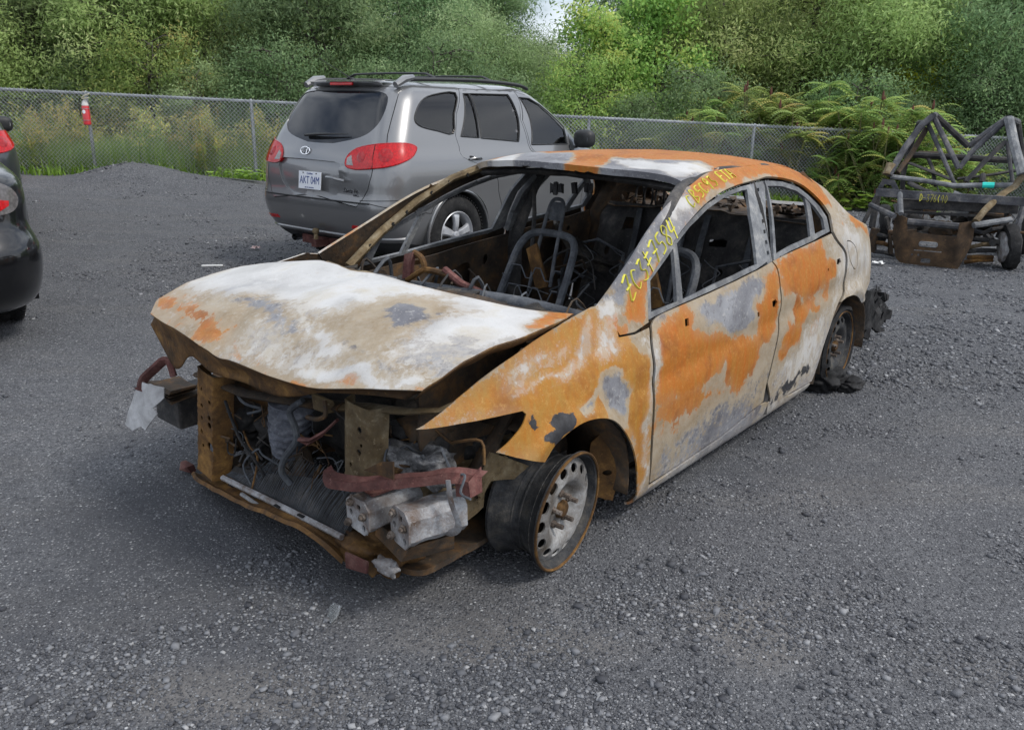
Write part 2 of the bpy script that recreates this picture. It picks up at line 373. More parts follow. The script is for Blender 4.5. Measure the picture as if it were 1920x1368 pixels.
# ------------------------------------------------------------------ ground
def bumpz(x, y):
    """gravel heaped up in front of the fence, flat where the cars stand"""
    x = np.asarray(x, float); y = np.asarray(y, float)
    z = .34*np.exp(-(((x+6.3)/.85)**2+((y-13.7)/.8)**2))+.14*np.exp(-(((x+8.6)/1.9)**2+((y-13.4)/1.0)**2))+.07*np.exp(-(((x+6.8)/1.2)**2+((y-11.6)/.7)**2))+.10*np.exp(-(((x+4.9)/1.2)**2+((y-13.8)/.8)**2))
    z = z-.03*np.clip(x, -14, 14)*np.clip((y-9)/6, 0, 1)
    z = z+.10*fbm(x*.9, y*.9, 5)*np.clip((y-11)/3, 0, 1)*np.clip((-x-1.5)/2, 0, 1)
    z = z+.012*fbm(x*.9+3, y*.9, 3)*np.clip((y-1)/2, 0, 1)-.004
    return z
def ground_material():
    mm, t, b = mat('gravel_ground', rough=.93)
    tc = N(t, 'ShaderNodeTexCoord'); ob = tc.outputs['Object']
    big = noisen(t, .55, 4, .6, ob, .6); mid = noisen(t, 2.6, 5, .65, ob, .4); fine = noisen(t, 70, 3, .75, ob)
    mp = N(t, 'ShaderNodeMapping'); mp.inputs['Scale'].default_value = (.5, 2.2, 1); mp.inputs['Rotation'].default_value = (0, 0, R(-38)); t.links.new(ob, mp.inputs['Vector']); track = noisen(t, 1.1, 4, .6, mp.outputs['Vector'], .4)
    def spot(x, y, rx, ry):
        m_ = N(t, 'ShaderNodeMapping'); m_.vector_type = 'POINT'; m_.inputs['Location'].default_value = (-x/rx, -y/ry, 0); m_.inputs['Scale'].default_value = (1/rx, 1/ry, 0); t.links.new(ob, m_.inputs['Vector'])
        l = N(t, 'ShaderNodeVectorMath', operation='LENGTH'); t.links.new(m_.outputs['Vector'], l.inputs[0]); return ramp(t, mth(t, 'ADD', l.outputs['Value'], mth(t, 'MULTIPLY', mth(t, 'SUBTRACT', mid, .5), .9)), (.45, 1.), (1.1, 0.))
    dark_ground = mth(t, 'ADD', spot(-1.0, 2.75, 1.15, .95), mth(t, 'MULTIPLY', spot(.6, 4.2, 1.6, 1.4), .7), None, True)  # darker, less stony ground around the sedan's nose and beneath it
    dusty = mth(t, 'ADD', mth(t, 'ADD', spot(-.75, 1.85, .5, .16), spot(.0, 2.1, .55, .14)), spot(.75, 2.15, .22, .25), None, True)
    vo = N(t, 'ShaderNodeTexVoronoi', feature='F1'); vo.inputs['Scale'].default_value = 85; t.links.new(ob, vo.inputs['Vector'])
    v2 = N(t, 'ShaderNodeTexVoronoi', feature='F1'); v2.inputs['Scale'].default_value = 190; t.links.new(ob, v2.inputs['Vector'])
    sp = N(t, 'ShaderNodeSeparateColor'); t.links.new(vo.outputs['Color'], sp.inputs['Color']); s2 = N(t, 'ShaderNodeSeparateColor'); t.links.new(v2.outputs['Color'], s2.inputs['Color'])
    v3 = N(t, 'ShaderNodeTexVoronoi', feature='F1'); v3.inputs['Scale'].default_value = 30; t.links.new(ob, v3.inputs['Vector']); s3 = N(t, 'ShaderNodeSeparateColor'); t.links.new(v3.outputs['Color'], s3.inputs['Color'])
    dust = ramp(t, mid, (.3, (.080, .082, .089)), (.55, (.120, .123, .131)), (.75, (.160, .162, .169)))
    dust = mixc(t, ramp(t, track, (.50, 0.), (.66, .6)), dust, (.165, .158, .150)); dust = mixc(t, mth(t, 'MULTIPLY', dusty, .5), dust, (.175, .162, .146)); dust = mixc(t, mth(t, 'MULTIPLY', dark_ground, .75), dust, (.046, .049, .057))
    stone = ramp(t, sp.outputs[0], (.0, (.045, .047, .055)), (.55, (.135, .14, .152)), (.85, (.26, .266, .28)), (1., (.44, .445, .45)))
    st2 = ramp(t, s2.outputs[1], (.0, (.035, .037, .043)), (.6, (.12, .124, .134)), (.9, (.25, .255, .265)), (1., (.40, .405, .41)))
    dn = mth(t, 'ADD', mth(t, 'MULTIPLY', big, 1.3), mth(t, 'MULTIPLY', mid, .5)); dn = mth(t, 'SUBTRACT', dn, mth(t, 'MULTIPLY', mth(t, 'ADD', dark_ground, dusty), .35))
    f = ramp(t, mth(t, 'ADD', mth(t, 'MULTIPLY', sp.outputs[1], .55), mth(t, 'MULTIPLY', dn, .5)), (.62, 0.), (.72, 1.)); f = mth(t, 'MULTIPLY', f, ramp(t, vo.outputs['Distance'], (.30, 1.), (.55, 0.)))
    f2 = ramp(t, mth(t, 'ADD', mth(t, 'MULTIPLY', s2.outputs[0], .6), mth(t, 'MULTIPLY', dn, .35)), (.42, 0.), (.62, 1.)); f2 = mth(t, 'MULTIPLY', f2, ramp(t, v2.outputs['Distance'], (.35, 1.), (.6, .2)))
    far = N(t, 'ShaderNodeSeparateXYZ'); t.links.new(ob, far.inputs[0]); fy = ramp(t, mth(t, 'MULTIPLY', far.outputs['Y'], .05), (.18, 0.), (.30, 1.))
    f3 = ramp(t, mth(t, 'ADD', mth(t, 'MULTIPLY', s3.outputs[0], .7), mth(t, 'MULTIPLY', big, .5)), (.62, 0.), (.74, 1.)); f3 = mth(t, 'MULTIPLY', mth(t, 'MULTIPLY', f3, ramp(t, v3.outputs['Distance'], (.25, 1.), (.5, 0.))), fy)
    dust = mixc(t, f3, dust, ramp(t, s3.outputs[1], (0., (.06, .063, .072)), (.5, (.15, .155, .17)), (1., (.34, .345, .36))))
    col = mixc(t, f2, dust, st2); col = mixc(t, f, col, stone); col = mixc(t, ramp(t, fine, (.38, .4), (.58, 0.)), col, (.045, .047, .053))
    t.links.new(col, b.inputs['Base Color']); b.inputs['Specular IOR Level'].default_value = .25
    h = mth(t, 'ADD', mth(t, 'MULTIPLY', f, 1.0), mth(t, 'MULTIPLY', f2, .45)); h = mth(t, 'ADD', h, mth(t, 'MULTIPLY', fine, .4)); h = mth(t, 'ADD', h, mth(t, 'MULTIPLY', f3, 2.5)); bump(t, b, h, .8, .010); return mm
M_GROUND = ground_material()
def make_ground():
    xs = np.concatenate([np.linspace(-400, -24, 12), np.linspace(-20, 20, 161), np.linspace(24, 400, 12)])
    ys = np.concatenate([np.linspace(-60, -6, 8), np.linspace(-4, 24, 113), np.linspace(28, 900, 14)])
    X, Y = np.meshgrid(xs, ys, indexing='ij'); Z = bumpz(X, Y); n, k = X.shape
    V = np.stack([X.ravel(), Y.ravel(), Z.ravel()], 1)
    F = [(i*k+j, (i+1)*k+j, (i+1)*k+j+1, i*k+j+1) for i in range(n-1) for j in range(k-1)]
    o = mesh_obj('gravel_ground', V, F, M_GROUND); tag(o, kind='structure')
make_ground()
# ------------------------------------------------------------------ the burnt-out sedan
CAR = Frame(-.441, 3.040, R(-129.41))
car = empty('burnt_car', CAR, 'burnt-out rusty sedan with white ash on its hood and no glass', 'car')
SEC = crv([(.74, .055), (.80, .062), (.835, .095), (.852, .14), (.866, .25), (.874, .40), (.876, .52), (.870, .62), (.858, .70), (.842, .77), (.822, .83), (.806, .866), (.775, .95), (.735, 1.05), (.69, 1.14), (.652, 1.20), (.60, 1.245), (.54, 1.275), (.45, 1.293), (.30, 1.307), (.15, 1.314), (0, 1.316)], 8)
SEC = np.array(SEC); _d = np.concatenate([[0], np.cumsum(np.hypot(*np.diff(SEC, axis=0).T))])
TMAX = _d[-1]
def t_of_z(z): return float(np.interp(z, SEC[:, 1], _d))
_ip = lambda x, xs, ys: np.interp(x, xs, ys)
def belt_shift(x): return _ip(x, [-3.6, -3.3, -3.0, -2.6, -1.565, -.5, .7], [-.06, -.02, .035, .075, 0, -.092, -.19])
def roof_shift(x): return _ip(x, [-3.5, -3.25, -3.0, -2.8, -2.6, -2.45, -2.3, -2.1, -1.9, -1.5, -1.3, -1.1, -.9, 0, 1], [-.49, -.43, -.345, -.235, -.135, -.080, -.045, -.018, -.004, .0, -.004, -.022, -.045, -.12, -.2])
def taper(x): return _ip(x, [-3.7, -3.55, -3.4, -3.2, -3.0, -2.7, -1.6, -.4, 0, .2, .4, .55, .7], [.42, .27, .175, .10, .055, .012, 0, .0, .008, .03, .085, .15, .26])
def civic(x, t):
    x = np.asarray(x, float); t = np.asarray(t, float)
    y = np.interp(t, _d, SEC[:, 0]); z = np.interp(t, _d, SEC[:, 1])
    B, Rf = belt_shift(x), roof_shift(x); u = np.clip((z-.866)/(1.316-.866), 0, 1)
    sh = np.where(z < .866, B*np.clip((z-.1)/.766, 0, 1), B*(1-u)+Rf*u)
    y = y*(1-taper(x)); z = z+sh
    for ax, az, ar in ((0.02, .21, .345), (-2.68, .22, .345)):          # arch lips
        rr = np.hypot(x-ax, z-az); y = y+.016*np.exp(-((rr-ar)/.035)**2)*(z < .75)
    y = y-.010*np.exp(-((z-(.60-.03*(x+1.5)))/.045)**2)*np.clip((x+3)/.3, 0, 1)*np.clip((-.1-x)/.3, 0, 1)   # hollow under the shoulder crease
    y = y+.007*fbm(x*3+9, z*3, 3)*np.clip((t-.1)/.2, 0, 1)             # heat-warped skin
    return np.stack([x, y, z], -1)
CS = Surf(civic, CAR, -3.7, .75, 0, TMAX*.995, 420, 260)
def c4(L): return [(1120+x/2.85, 280+y/2.85) for x, y in L]
def c2(L): return [(600+x/2.58, 560+y/2.58) for x, y in L]
def c3b(L): return [(1120+x/4.56, 300+y/4.56) for x, y in L]
def c7(L): return [(1060+x/2.909, 100+y/2.909) for x, y in L]
def field(P, patches, W):
    """patches: (channel, weight, softness, outline) raise one wear weight inside an outline with a ragged edge"""
    x, y = P[:, 0], P[:, 1]
    P = P+np.stack([.055*fbm(x*8, y*8+3, 4)+.014*fbm(x*40, y*40, 2), .055*fbm(x*8+40, y*8+21, 4)+.014*fbm(x*40+9, y*40+5, 2)], 1)
    for ch, wt, soft, poly in patches:
        d = sdist(P, np.array(poly))+(.018 if ch == 0 and wt > 0 else 0); k = np.clip(.5+d/(soft*2.4)*.5, 0, 1); k = k*k*(3-2*k)
        if wt >= 0:
            W[:, ch] = np.maximum(W[:, ch], wt*k)
            if ch == 0: W[:, 1] *= 1-.85*k; W[:, 2] *= 1-.5*k
            if ch == 2: W[:, 1] *= 1-.55*k; W[:, 0] *= 1-.6*k
            if ch == 1: W[:, 0] *= 1-.15*k
        else: W[:, ch] = W[:, ch]*(1-k*(-wt))
    return W
SIDE_PATCH = [(ch, wt, sf, CS.pts(L)) for ch, wt, sf, L in [
    # sedan flank: areas of orange rust (0), white ash (1), blue-grey scale (2), soot (3)
    (1, .62, .16, [(1545, 400), (1600, 400), (1640, 450), (1640, 560), (1590, 560), (1560, 640), (1520, 730), (1450, 770), (1448, 690), (1480, 600), (1540, 560), (1560, 520), (1556, 470)]),
    (1, .56, .10, c4([(960, 640), (1000, 740), (1060, 790), (1180, 760), (1260, 690), (1300, 760), (1240, 940), (1180, 1100), (1050, 1280), (900, 1360), (880, 1300), (960, 1080), (985, 800)])),
    (1, .70, .10, c4([(1180, 490), (1250, 460), (1300, 560), (1310, 740), (1250, 690), (1215, 600)])),
    (1, .55, .08, c4([(310, 1330), (560, 1290), (680, 1180), (700, 1260), (860, 1230), (960, 1080), (980, 900), (960, 880), (860, 1120), (900, 1300), (760, 1420), (500, 1600), (310, 1800)])),
    (2, .62, .10, c4([(700, 1260), (860, 1230), (900, 1150), (960, 1080), (900, 1330), (700, 1480), (480, 1640), (330, 1760), (320, 1500), (500, 1380)])),
    (0, 1., .06, c4([(315, 950), (480, 860), (520, 890), (525, 990), (600, 990), (740, 1000), (850, 1050), (860, 1120), (800, 1220), (740, 1275), (690, 1230), (685, 1140), (640, 1185), (560, 1275), (450, 1340), (330, 1345), (312, 1200)])),
    (0, 1., .05, c4([(890, 660), (945, 630), (975, 760), (960, 870), (930, 960), (860, 1060), (850, 960), (865, 900), (855, 810), (900, 770)])),
    (0, 1., .05, c4([(962, 625), (1195, 500), (1218, 590), (1232, 690), (1180, 745), (1075, 790), (1030, 770), (1000, 730), (985, 690)])),
    (0, .90, .03, c4(ell(1080, 870, 38, 66, 14, .1))), (0, .85, .03, c4(ell(1035, 1000, 48, 50, 14))), (0, .75, .03, c4(ell(1168, 850, 26, 28, 12))), (0, .85, .02, c4(ell(1246, 628, 24, 60, 12, -.1))), (0, .75, .02, c4(ell(990, 1075, 20, 22, 12))),
    (2, .88, .05, c4([(530, 840), (660, 765), (860, 670), (905, 690), (880, 770), (850, 810), (860, 900), (800, 985), (720, 985), (610, 950), (540, 900)])),
    (1, -.8, .05, c4([(530, 840), (660, 765), (860, 670), (905, 690), (880, 770), (850, 810), (860, 900), (800, 985), (720, 985), (610, 950), (540, 900)])),
    (3, .80, .05, c4([(1150, 1120), (1130, 1200), (1010, 1310), (910, 1350), (1000, 1240), (1085, 1175)])),
    (3, .60, .03, c4([(495, 1010), (512, 1010), (510, 1180), (485, 1210), (480, 1120)])),
    (0, .72, .06, c4([(500, 1240), (700, 1270), (640, 1340), (520, 1420), (400, 1480), (330, 1500), (330, 1380)])), (0, .70, .05, c4([(1000, 770), (1080, 800), (1180, 770), (1230, 720), (1240, 780), (1150, 860), (1050, 900)])),
    # fender
    (0, 1., .06, c2([(455, 640), (560, 540), (830, 330), (1100, 150), (1250, 80), (1440, 40), (1520, 240), (1580, 300), (1610, 500), (1590, 640), (1540, 960), (1500, 700), (1400, 570), (1200, 640), (1090, 800), (850, 740), (1000, 560), (700, 630)])),
    (1, .60, .05, c2([(820, 350), (930, 280), (1100, 210), (1230, 180), (1220, 260), (1130, 330), (1060, 420), (940, 450), (850, 400)])),
    (1, .80, .03, c2([(1240, 300), (1300, 90), (1325, 95), (1310, 220), (1240, 350), (1160, 400), (920, 460), (1100, 400)])),
    (1, .62, .04, c2([(1330, 120), (1420, 50), (1480, 30), (1450, 200), (1500, 230), (1440, 280), (1360, 300), (1320, 220)])),
    (1, .64, .03, c2([(1560, 170), (1620, 150), (1630, 420), (1600, 660), (1545, 960), (1500, 1010), (1570, 640), (1590, 420)])),
    (1, .48, .05, c2([(455, 640), (540, 560), (700, 500), (980, 540), (700, 630)])),
    (3, .95, .018, c2([(1085, 565), (1160, 525), (1205, 525), (1215, 590), (1185, 660), (1110, 745), (1060, 720), (1090, 660), (1110, 620)])), (3, .9, .015, c2([(1008, 540), (1028, 535), (1035, 590), (1060, 620), (1030, 660), (1008, 640), (1015, 600)])),
    (2, .85, .03, c2([(1370, 370), (1440, 360), (1480, 460), (1470, 560), (1410, 570), (1380, 480)])), (2, .8, .02, c2([(1250, 500), (1330, 460), (1320, 510), (1265, 530)])), (2, .7, .03, c2([(1480, 590), (1540, 600), (1540, 760), (1500, 680)])),
    (0, -.9, .03, c2([(1370, 370), (1440, 360), (1480, 460), (1470, 560), (1410, 570), (1380, 480)])), (0, -.9, .02, c2([(1250, 500), (1330, 460), (1320, 510), (1265, 530)])),
    # pillars and roof rail
    (2, .85, .04, c3b([(0, 1240), (130, 1080), (440, 600), (560, 480), (760, 470), (640, 640), (420, 960), (250, 1240)])),
    (1, .85, .03, c3b([(560, 520), (700, 330), (800, 250), (900, 270), (820, 420), (700, 520), (620, 600)])),
    (0, .95, .04, [(1300, 345), (1340, 315), (1400, 300), (1470, 305), (1520, 335), (1560, 385), (1540, 378), (1500, 345), (1440, 330), (1380, 335), (1330, 360), (1305, 375)]),
    (0, .8, .03, [(1590, 398), (1615, 415), (1632, 445), (1612, 432), (1595, 415)]),
    (0, .85, .03, c3b([(330, 1080), (500, 860), (520, 900), (430, 1010), (400, 1330), (320, 1368), (260, 1300)])),
    (1, .75, .03, c3b([(0, 1250), (140, 1150), (260, 1260), (150, 1400), (60, 1420)])),
]]
def side_wear(u, v, V):
    P = np.stack([u, v], 1); W = np.zeros((len(u), 4)); x, z = V[:, 0], V[:, 2]
    W[:, 0] = .34+.35*fbm(x*2.2, z*2.2+4, 3); W[:, 1] = .30+.25*fbm(x*2.5+7, z*2.5, 3)+.06*np.clip((-1.5-x), 0, 1); W[:, 2] = .46+.4*fbm(x*2+3, z*3+8, 3)
    W[:, 1] += .18*np.clip((.22-z)/.1, 0, 1)
    return field(P, SIDE_PATCH, W)
def other_wear(v):
    W = np.zeros((len(v), 4)); x, z = v[:, 0], v[:, 2]
    W[:, 0] = .52+.8*fbm(x*1.7+31, z*1.7+4, 3); W[:, 1] = .40+.7*fbm(x*1.9+47, z*2.1, 3); W[:, 2] = .36+.4*fbm(x*2+13, z*3+8, 3)
    return W
# --- outlines on the flank (photo pixels looked up on the surface)
P = CS.pts
door_front = P([(1222, 611), (1225, 652), (1229, 700), (1228, 765), (1223, 855), (1218, 905)])
door_low_f = P([(1270, 872), (1350, 818), (1431, 752)])
door_split = P([(1437, 719), (1450, 666), (1459, 617), (1464, 564), (1462, 540), (1457, 506), (1447, 491)])
belt_f = P([(1422, 506), (1351, 540), (1281, 571), (1232, 594)])
fd_out = crv(door_front, 4)+door_low_f[:-1]+crv([door_low_f[-1]]+door_split, 4)+crv(belt_f+[door_front[0]], 3)[:-1]
def sh(L, dx=0, dv=0): return [(a+dx, b+dv) for a, b in L]
split2 = sh(door_split, -.014)
rd_belt = P([(1485, 472), (1525, 454), (1559, 438)])
rd_rear = P([(1567, 452), (1580, 468), (1585, 482), (1584, 508), (1580, 545), (1573, 565), (1566, 583), (1557, 610), (1545, 645), (1535, 678), (1522, 714)])
rd_low = P([(1484, 735), (1445, 760)])
rd_out = crv([split2[-1]]+rd_belt, 4)[:-1]+crv([rd_belt[-1]]+rd_rear, 4)+rd_low+crv(split2, 4)[:-1]
hole_px = {'lock_f': [(1284, 598), (1291, 596), (1292, 610), (1285, 612)], 'handle_a': [(1448, 565), (1454, 561), (1458, 566), (1455, 576), (1449, 575)], 'handle_b': [(1420, 586), (1424, 585), (1424, 594), (1421, 595)],
           'handle_r': [(1570, 486), (1575, 484), (1577, 491), (1573, 497), (1569, 495)], 'handle_s': [(1552, 503), (1554, 503), (1554, 508), (1552, 508)]}
hp = {k: P(v) for k, v in hole_px.items()}
OUT = (0, 1, .2)
fd = panel('door', fd_out, civic, M_BURNT, car, [hp['lock_f'], hp['handle_a'], hp['handle_b']], .014, .008, OUT, side_wear, M_CHAR_RUST); fd['label'] = 'orange and grey burnt front door panel'
rd = panel('door', rd_out, civic, M_BURNT, car, [hp['handle_r'], hp['handle_s']], .014, .008, OUT, side_wear, M_CHAR_RUST); rd['label'] = 'rear door, rusty above and ash white below'
# fender: top edge follows the hood gap to the pointed headlamp tip
fe_top = P([(1110, 575), (1060, 603), (1000, 640), (930, 690), (870, 737), (822, 777), (780, 805)])
fe_lamp = P([(830, 800), (880, 791), (940, 779), (980, 770)]); fe_lamp2 = P([(987, 776), (978, 800), (955, 828), (932, 848)])
fe_low = P([(970, 858), (1022, 866)])
fe_arch = P([(1040, 836), (1065, 812), (1095, 792), (1125, 784), (1152, 788), (1172, 808), (1186, 835), (1194, 870), (1195, 905), (1188, 944)])
fe_rear = P([(1212, 922), (1219, 855), (1224, 765), (1224, 700), (1220, 652), (1217, 614)])
fe_up = P([(1190, 627), (1160, 632)]); fe_up2 = P([(1157, 618), (1165, 590), (1150, 565)])
fe_out = crv(fe_top, 4)[:-1]+crv([fe_top[-1]]+fe_lamp, 4)+crv(fe_lamp2, 4)+fe_low+crv(fe_arch, 5)+crv(fe_rear, 4)+fe_up+crv(fe_up2, 3)
fender = panel('fender', fe_out, civic, M_BURNT_OCHRE, car, [], .012, .006, OUT, side_wear, M_CHAR_RUST); fender['label'] = 'ochre rusted front fender with pointed tip and white ash'
# quarter panel with C pillar and roof rail down the A pillar, one pressing
q_front = P([(1563, 434), (1571, 449), (1584, 466), (1589, 482), (1588, 509), (1584, 545), (1577, 566)])
q_arch = P([(1588, 557), (1600, 553), (1610, 557), (1616, 568)])
q_tail = P([(1621, 552), (1626, 530)])
fuel = crv(P([(1588, 453), (1596, 452), (1604, 462), (1608, 480), (1606, 503), (1600, 503), (1593, 485)]), 5, True)
rail_in = P([(1213, 526), (1220, 517), (1260, 457), (1295, 411), (1330, 376), (1366, 353), (1401, 341), (1418, 337)])
rail_in2 = P([(1436, 331), (1471, 334), (1502, 345), (1521, 359), (1542, 380), (1557, 402)])
apil_base = P([(1216, 604), (1190, 622), (1163, 628), (1152, 612), (1120, 575)])
apil_top = P([(1148, 537), (1186, 482), (1216, 432), (1247, 388), (1278, 358), (1295, 347)])
ditch_t = t_of_z(1.272)
ditch = [CS.px((1317, 329)), CS.px((1345, 316)), (-1.45, ditch_t), (-1.7, ditch_t), (-2.0, ditch_t), (-2.25, ditch_t-.01), (-2.45, ditch_t-.02), (-2.65, ditch_t-.035), (-2.85, ditch_t-.03), (-3.0, ditch_t+.0), (-3.15, ditch_t+.03)]
tail_up = [(-3.30, ditch_t+.03), (-3.42, ditch_t), (-3.47, t_of_z(.90)), (-3.48, t_of_z(.78)), (-3.46, t_of_z(.66))]
q_out = crv(rail_in, 4)[:-1]+[rail_in[-1]]+crv(rail_in2, 4)+crv(q_front, 4)+crv(q_arch, 4)+[(-3.12, t_of_z(.50)), (-3.30, t_of_z(.56))]+tail_up[::-1]+crv(ditch[::-1], 4)+crv(apil_top[::-1], 4)+apil_base[::-1]
quarter = panel('body_side', q_out, civic, M_BURNT, car, [fuel], .014, .012, OUT, side_wear, M_CHAR_RUST); quarter['label'] = 'body side pressing: pillar, orange roof rail and ash white rear quarter'
panel('fuel_door', inset(fuel, .006), civic, M_BURNT, car, [], .012, .01, OUT, side_wear)
# sill
sill = [CS.px(p) for p in [(1220, 911), (1270, 877), (1350, 823), (1431, 757), (1484, 740), (1519, 719)]]
sl = sill+[(-2.17, .045), (-1.8, .03), (-1.2, .03), (-.6, .03), (-.435, .05), (-.44, .12)]
panel('sill', sl, civic, M_BURNT, car, [], .018, .01, OUT, side_wear, M_CHAR_RUST)
# window frames of the doors
def off(F, d):
    def G(u, v):
        p = F(u, v); e = 1e-3; n = np.cross(F(u+e, v)-p, F(u, v+e)-p); n /= np.linalg.norm(n, axis=1)[:, None]
        n *= np.sign(n[:, 1:2]*p[:, 1:2]+1e-9); return p+n*d
    return G
ff_out = P([(1214, 602), (1214, 526), (1221, 519), (1260, 461), (1295, 415), (1330, 380), (1366, 357), (1400, 345), (1417, 341), (1423, 400), (1433, 450), (1444, 488), (1422, 504), (1351, 538), (1281, 569), (1232, 592)])
ff_in = P([(1226, 584), (1224, 525), (1264, 468), (1298, 423), (1332, 389), (1366, 366), (1396, 354), (1405, 353), (1411, 400), (1419, 450), (1424, 494), (1351, 528), (1286, 560)])
panel('window_frame', ff_out, off(civic, -.012), M_FRAME_GREY, car, [ff_in], .014, .014, OUT)
panel('window_divider', P([(1268, 459), (1275, 452), (1287, 566), (1276, 570)]), off(civic, -.016), M_FRAME_GREY, car, [], .014, .015, OUT)
rf_out = P([(1437, 336), (1471, 338), (1501, 349), (1519, 363), (1540, 384), (1554, 405), (1560, 432), (1525, 452), (1485, 470), (1456, 488)])
rf_in = P([(1443, 346), (1471, 347), (1498, 356), (1514, 368), (1533, 388), (1547, 408), (1551, 428), (1524, 442), (1485, 460), (1460, 475)])
panel('window_frame', rf_out, off(civic, -.012), M_FRAME_GREY, car, [rf_in], .014, .014, OUT)
panel('window_divider', P([(1512, 361), (1520, 365), (1534, 440), (1525, 443)]), off(civic, -.016), M_FRAME_GREY, car, [], .014, .012, OUT)
bp_out = P([(1416, 338), (1437, 334), (1443, 400), (1449, 450), (1456, 489), (1447, 493), (1436, 450), (1426, 400)])
bph = []
for k in range(7):
    a = k/6; cx, cy = 1429+19*a, 352+120*a
    bph.append(P([(cx-3, cy-3), (cx+1, cy-4), (cx+2, cy+3), (cx-2, cy+4)]))
panel('door_pillar', bp_out, off(civic, -.020), M_FRAME_GREY, car, bph, .012, .03, OUT)
# --- roof
rt = t_of_z(1.277)
def roofF(u, v):
    p = civic(u, np.abs(v)); y = p[:, 1]*np.where(v < 0, -1, 1)
    z = p[:, 2]-.012*np.exp(-((u+1.55)/.25)**2-((y-.15)/.3)**2)+.006*fbm(u*4, y*4+3, 3)
    return np.stack([p[:, 0], y, z], 1)
# roof drawn in (x, y) and dropped onto the crowned section
ysec = lambda y: np.interp(-np.abs(y), -SEC[:, 0], _d)
def roofxy(x, y):
    x = np.asarray(x, float); y = np.asarray(y, float)
    p = civic(x, ysec(np.minimum(np.abs(y)/(1-taper(x)), .87)))
    z = p[:, 2]+.008*fbm(x*4, y*4+3, 3)-.02*np.exp(-(((x+1.15)/.10)**2+((y-.12)/.3)**2))
    return np.stack([x, y, z], 1)
roof_out = crv([(-1.085, .585), (-1.04, .45), (-.995, .25), (-.98, 0), (-.995, -.25), (-1.04, -.45), (-1.085, -.585)], 5)[:-1]+crv([(-1.10, -.59), (-1.25, -.572), (-1.5, -.56), (-1.9, -.555), (-2.3, -.545), (-2.45, -.52)], 4)+crv([(-2.47, -.40), (-2.50, -.2), (-2.51, 0), (-2.50, .2), (-2.47, .40)], 4)+crv([(-2.45, .52), (-2.3, .545), (-1.9, .555), (-1.5, .56), (-1.25, .572), (-1.10, .59)], 4)
RS = Surf(roofxy, CAR, -2.6, -.9, -.62, .62, 260, 200)
def c8(L): return [(860+x/2.743, 260+y/2.743) for x, y in L]
ROOF_PATCH = [(ch, wt, sf, RS.pts(c8(L))) for ch, wt, sf, L in [
    (2, .9, .03, [(50, 160), (200, 110), (330, 60), (520, 70), (600, 90), (500, 140), (700, 155), (820, 95), (1000, 110), (1230, 115), (1300, 140), (1190, 240), (900, 225), (500, 190), (200, 170)]),
    (0, -.95, .03, [(50, 160), (200, 110), (330, 60), (520, 70), (600, 90), (500, 140), (700, 155), (820, 95), (1000, 110), (1230, 115), (1300, 140), (1190, 240), (900, 225), (500, 190), (200, 170)]),
    (1, .85, .02, [(800, 100), (1000, 115), (1080, 130), (1230, 118), (1290, 140), (1250, 170), (1100, 190), (1040, 180), (1000, 155), (860, 150)]),
    (1, .72, .02, [(90, 140), (200, 100), (320, 75), (330, 100), (220, 150), (120, 160)]), (1, .6, .02, [(1120, 215), (1190, 190), (1230, 180), (1190, 232)]),
    (3, .65, .015, [(300, 185), (900, 222), (1190, 238), (1185, 246), (800, 238), (300, 200)]), (3, .6, .02, [(330, 140), (430, 130), (480, 145), (420, 165)]),
]]
def roof_wear(u, v, V):
    W = np.zeros((len(u), 4)); W[:, 0] = .95; W[:, 1] = .08+.2*fbm(u*3, v*3, 3); W[:, 2] = .25
    return field(np.stack([u, v], 1), ROOF_PATCH, W)
roof = panel('roof', roof_out, roofxy, M_BURNT, car, [], .014, .028, (0, 0, 1), roof_wear, M_CHAR); roof['label'] = 'orange rusted roof with grey and white peeled patch at its front edge'
# --- hood
def hoodxy(x, y):
    x = np.asarray(x, float); y = np.asarray(y, float)
    ze = np.interp(x, [-.3, -.12, 0, .1, .2, .34, .45, .57, .62, .66, .70, .76], [.83, .855, .868, .877, .877, .866, .845, .80, .768, .742, .712, .66])
    cr_ = np.interp(x, [-.2, .1, .4, .65], [.07, .062, .04, .02])
    z = ze+cr_*(1-(y/.70)**2)
    z = z+.016*fbm(x*2.3+2, y*2.3, 3)-.020*np.exp(-(((x-.36)/.12)**2+((y+.17)/.16)**2))+.010*np.exp(-(((x-.30)/.10)**2+((y-.02)/.05)**2))
    z = z-.010*np.exp(-(((y+.30)-(x-.3)*.5)/.05)**2)*np.clip((x-.2)/.2, 0, 1)+.006*np.sin(y*9+x*5)*np.clip((x-.35)/.2, 0, 1)
    return np.stack([x, y, z], 1)
HS = Surf(hoodxy, CAR, -.3, .78, -.75, .75, 220, 240)
h_rear = HS.pts([(640, 500), (700, 512), (770, 531), (830, 546), (900, 562), (960, 575), (1020, 584), (1076, 588)])
h_left = HS.pts([(1040, 607), (990, 628), (930, 648), (890, 668), (850, 692), (822, 713)])
h_front = HS.pts([(793, 732), (743, 730), (690, 728), (640, 728), (576, 725), (507, 705), (443, 679), (382, 652), (325, 614), (282, 588)])
h_right = [(.58, -.705), (.45, -.708), (.30, -.71), (.15, -.71), (0, -.705), (-.10, -.70)]
hood_out = crv([h_right[-1]]+h_rear, 4)[:-1]+crv([h_rear[-1]]+h_left, 4)+crv(h_front, 4)+crv(h_right, 4)
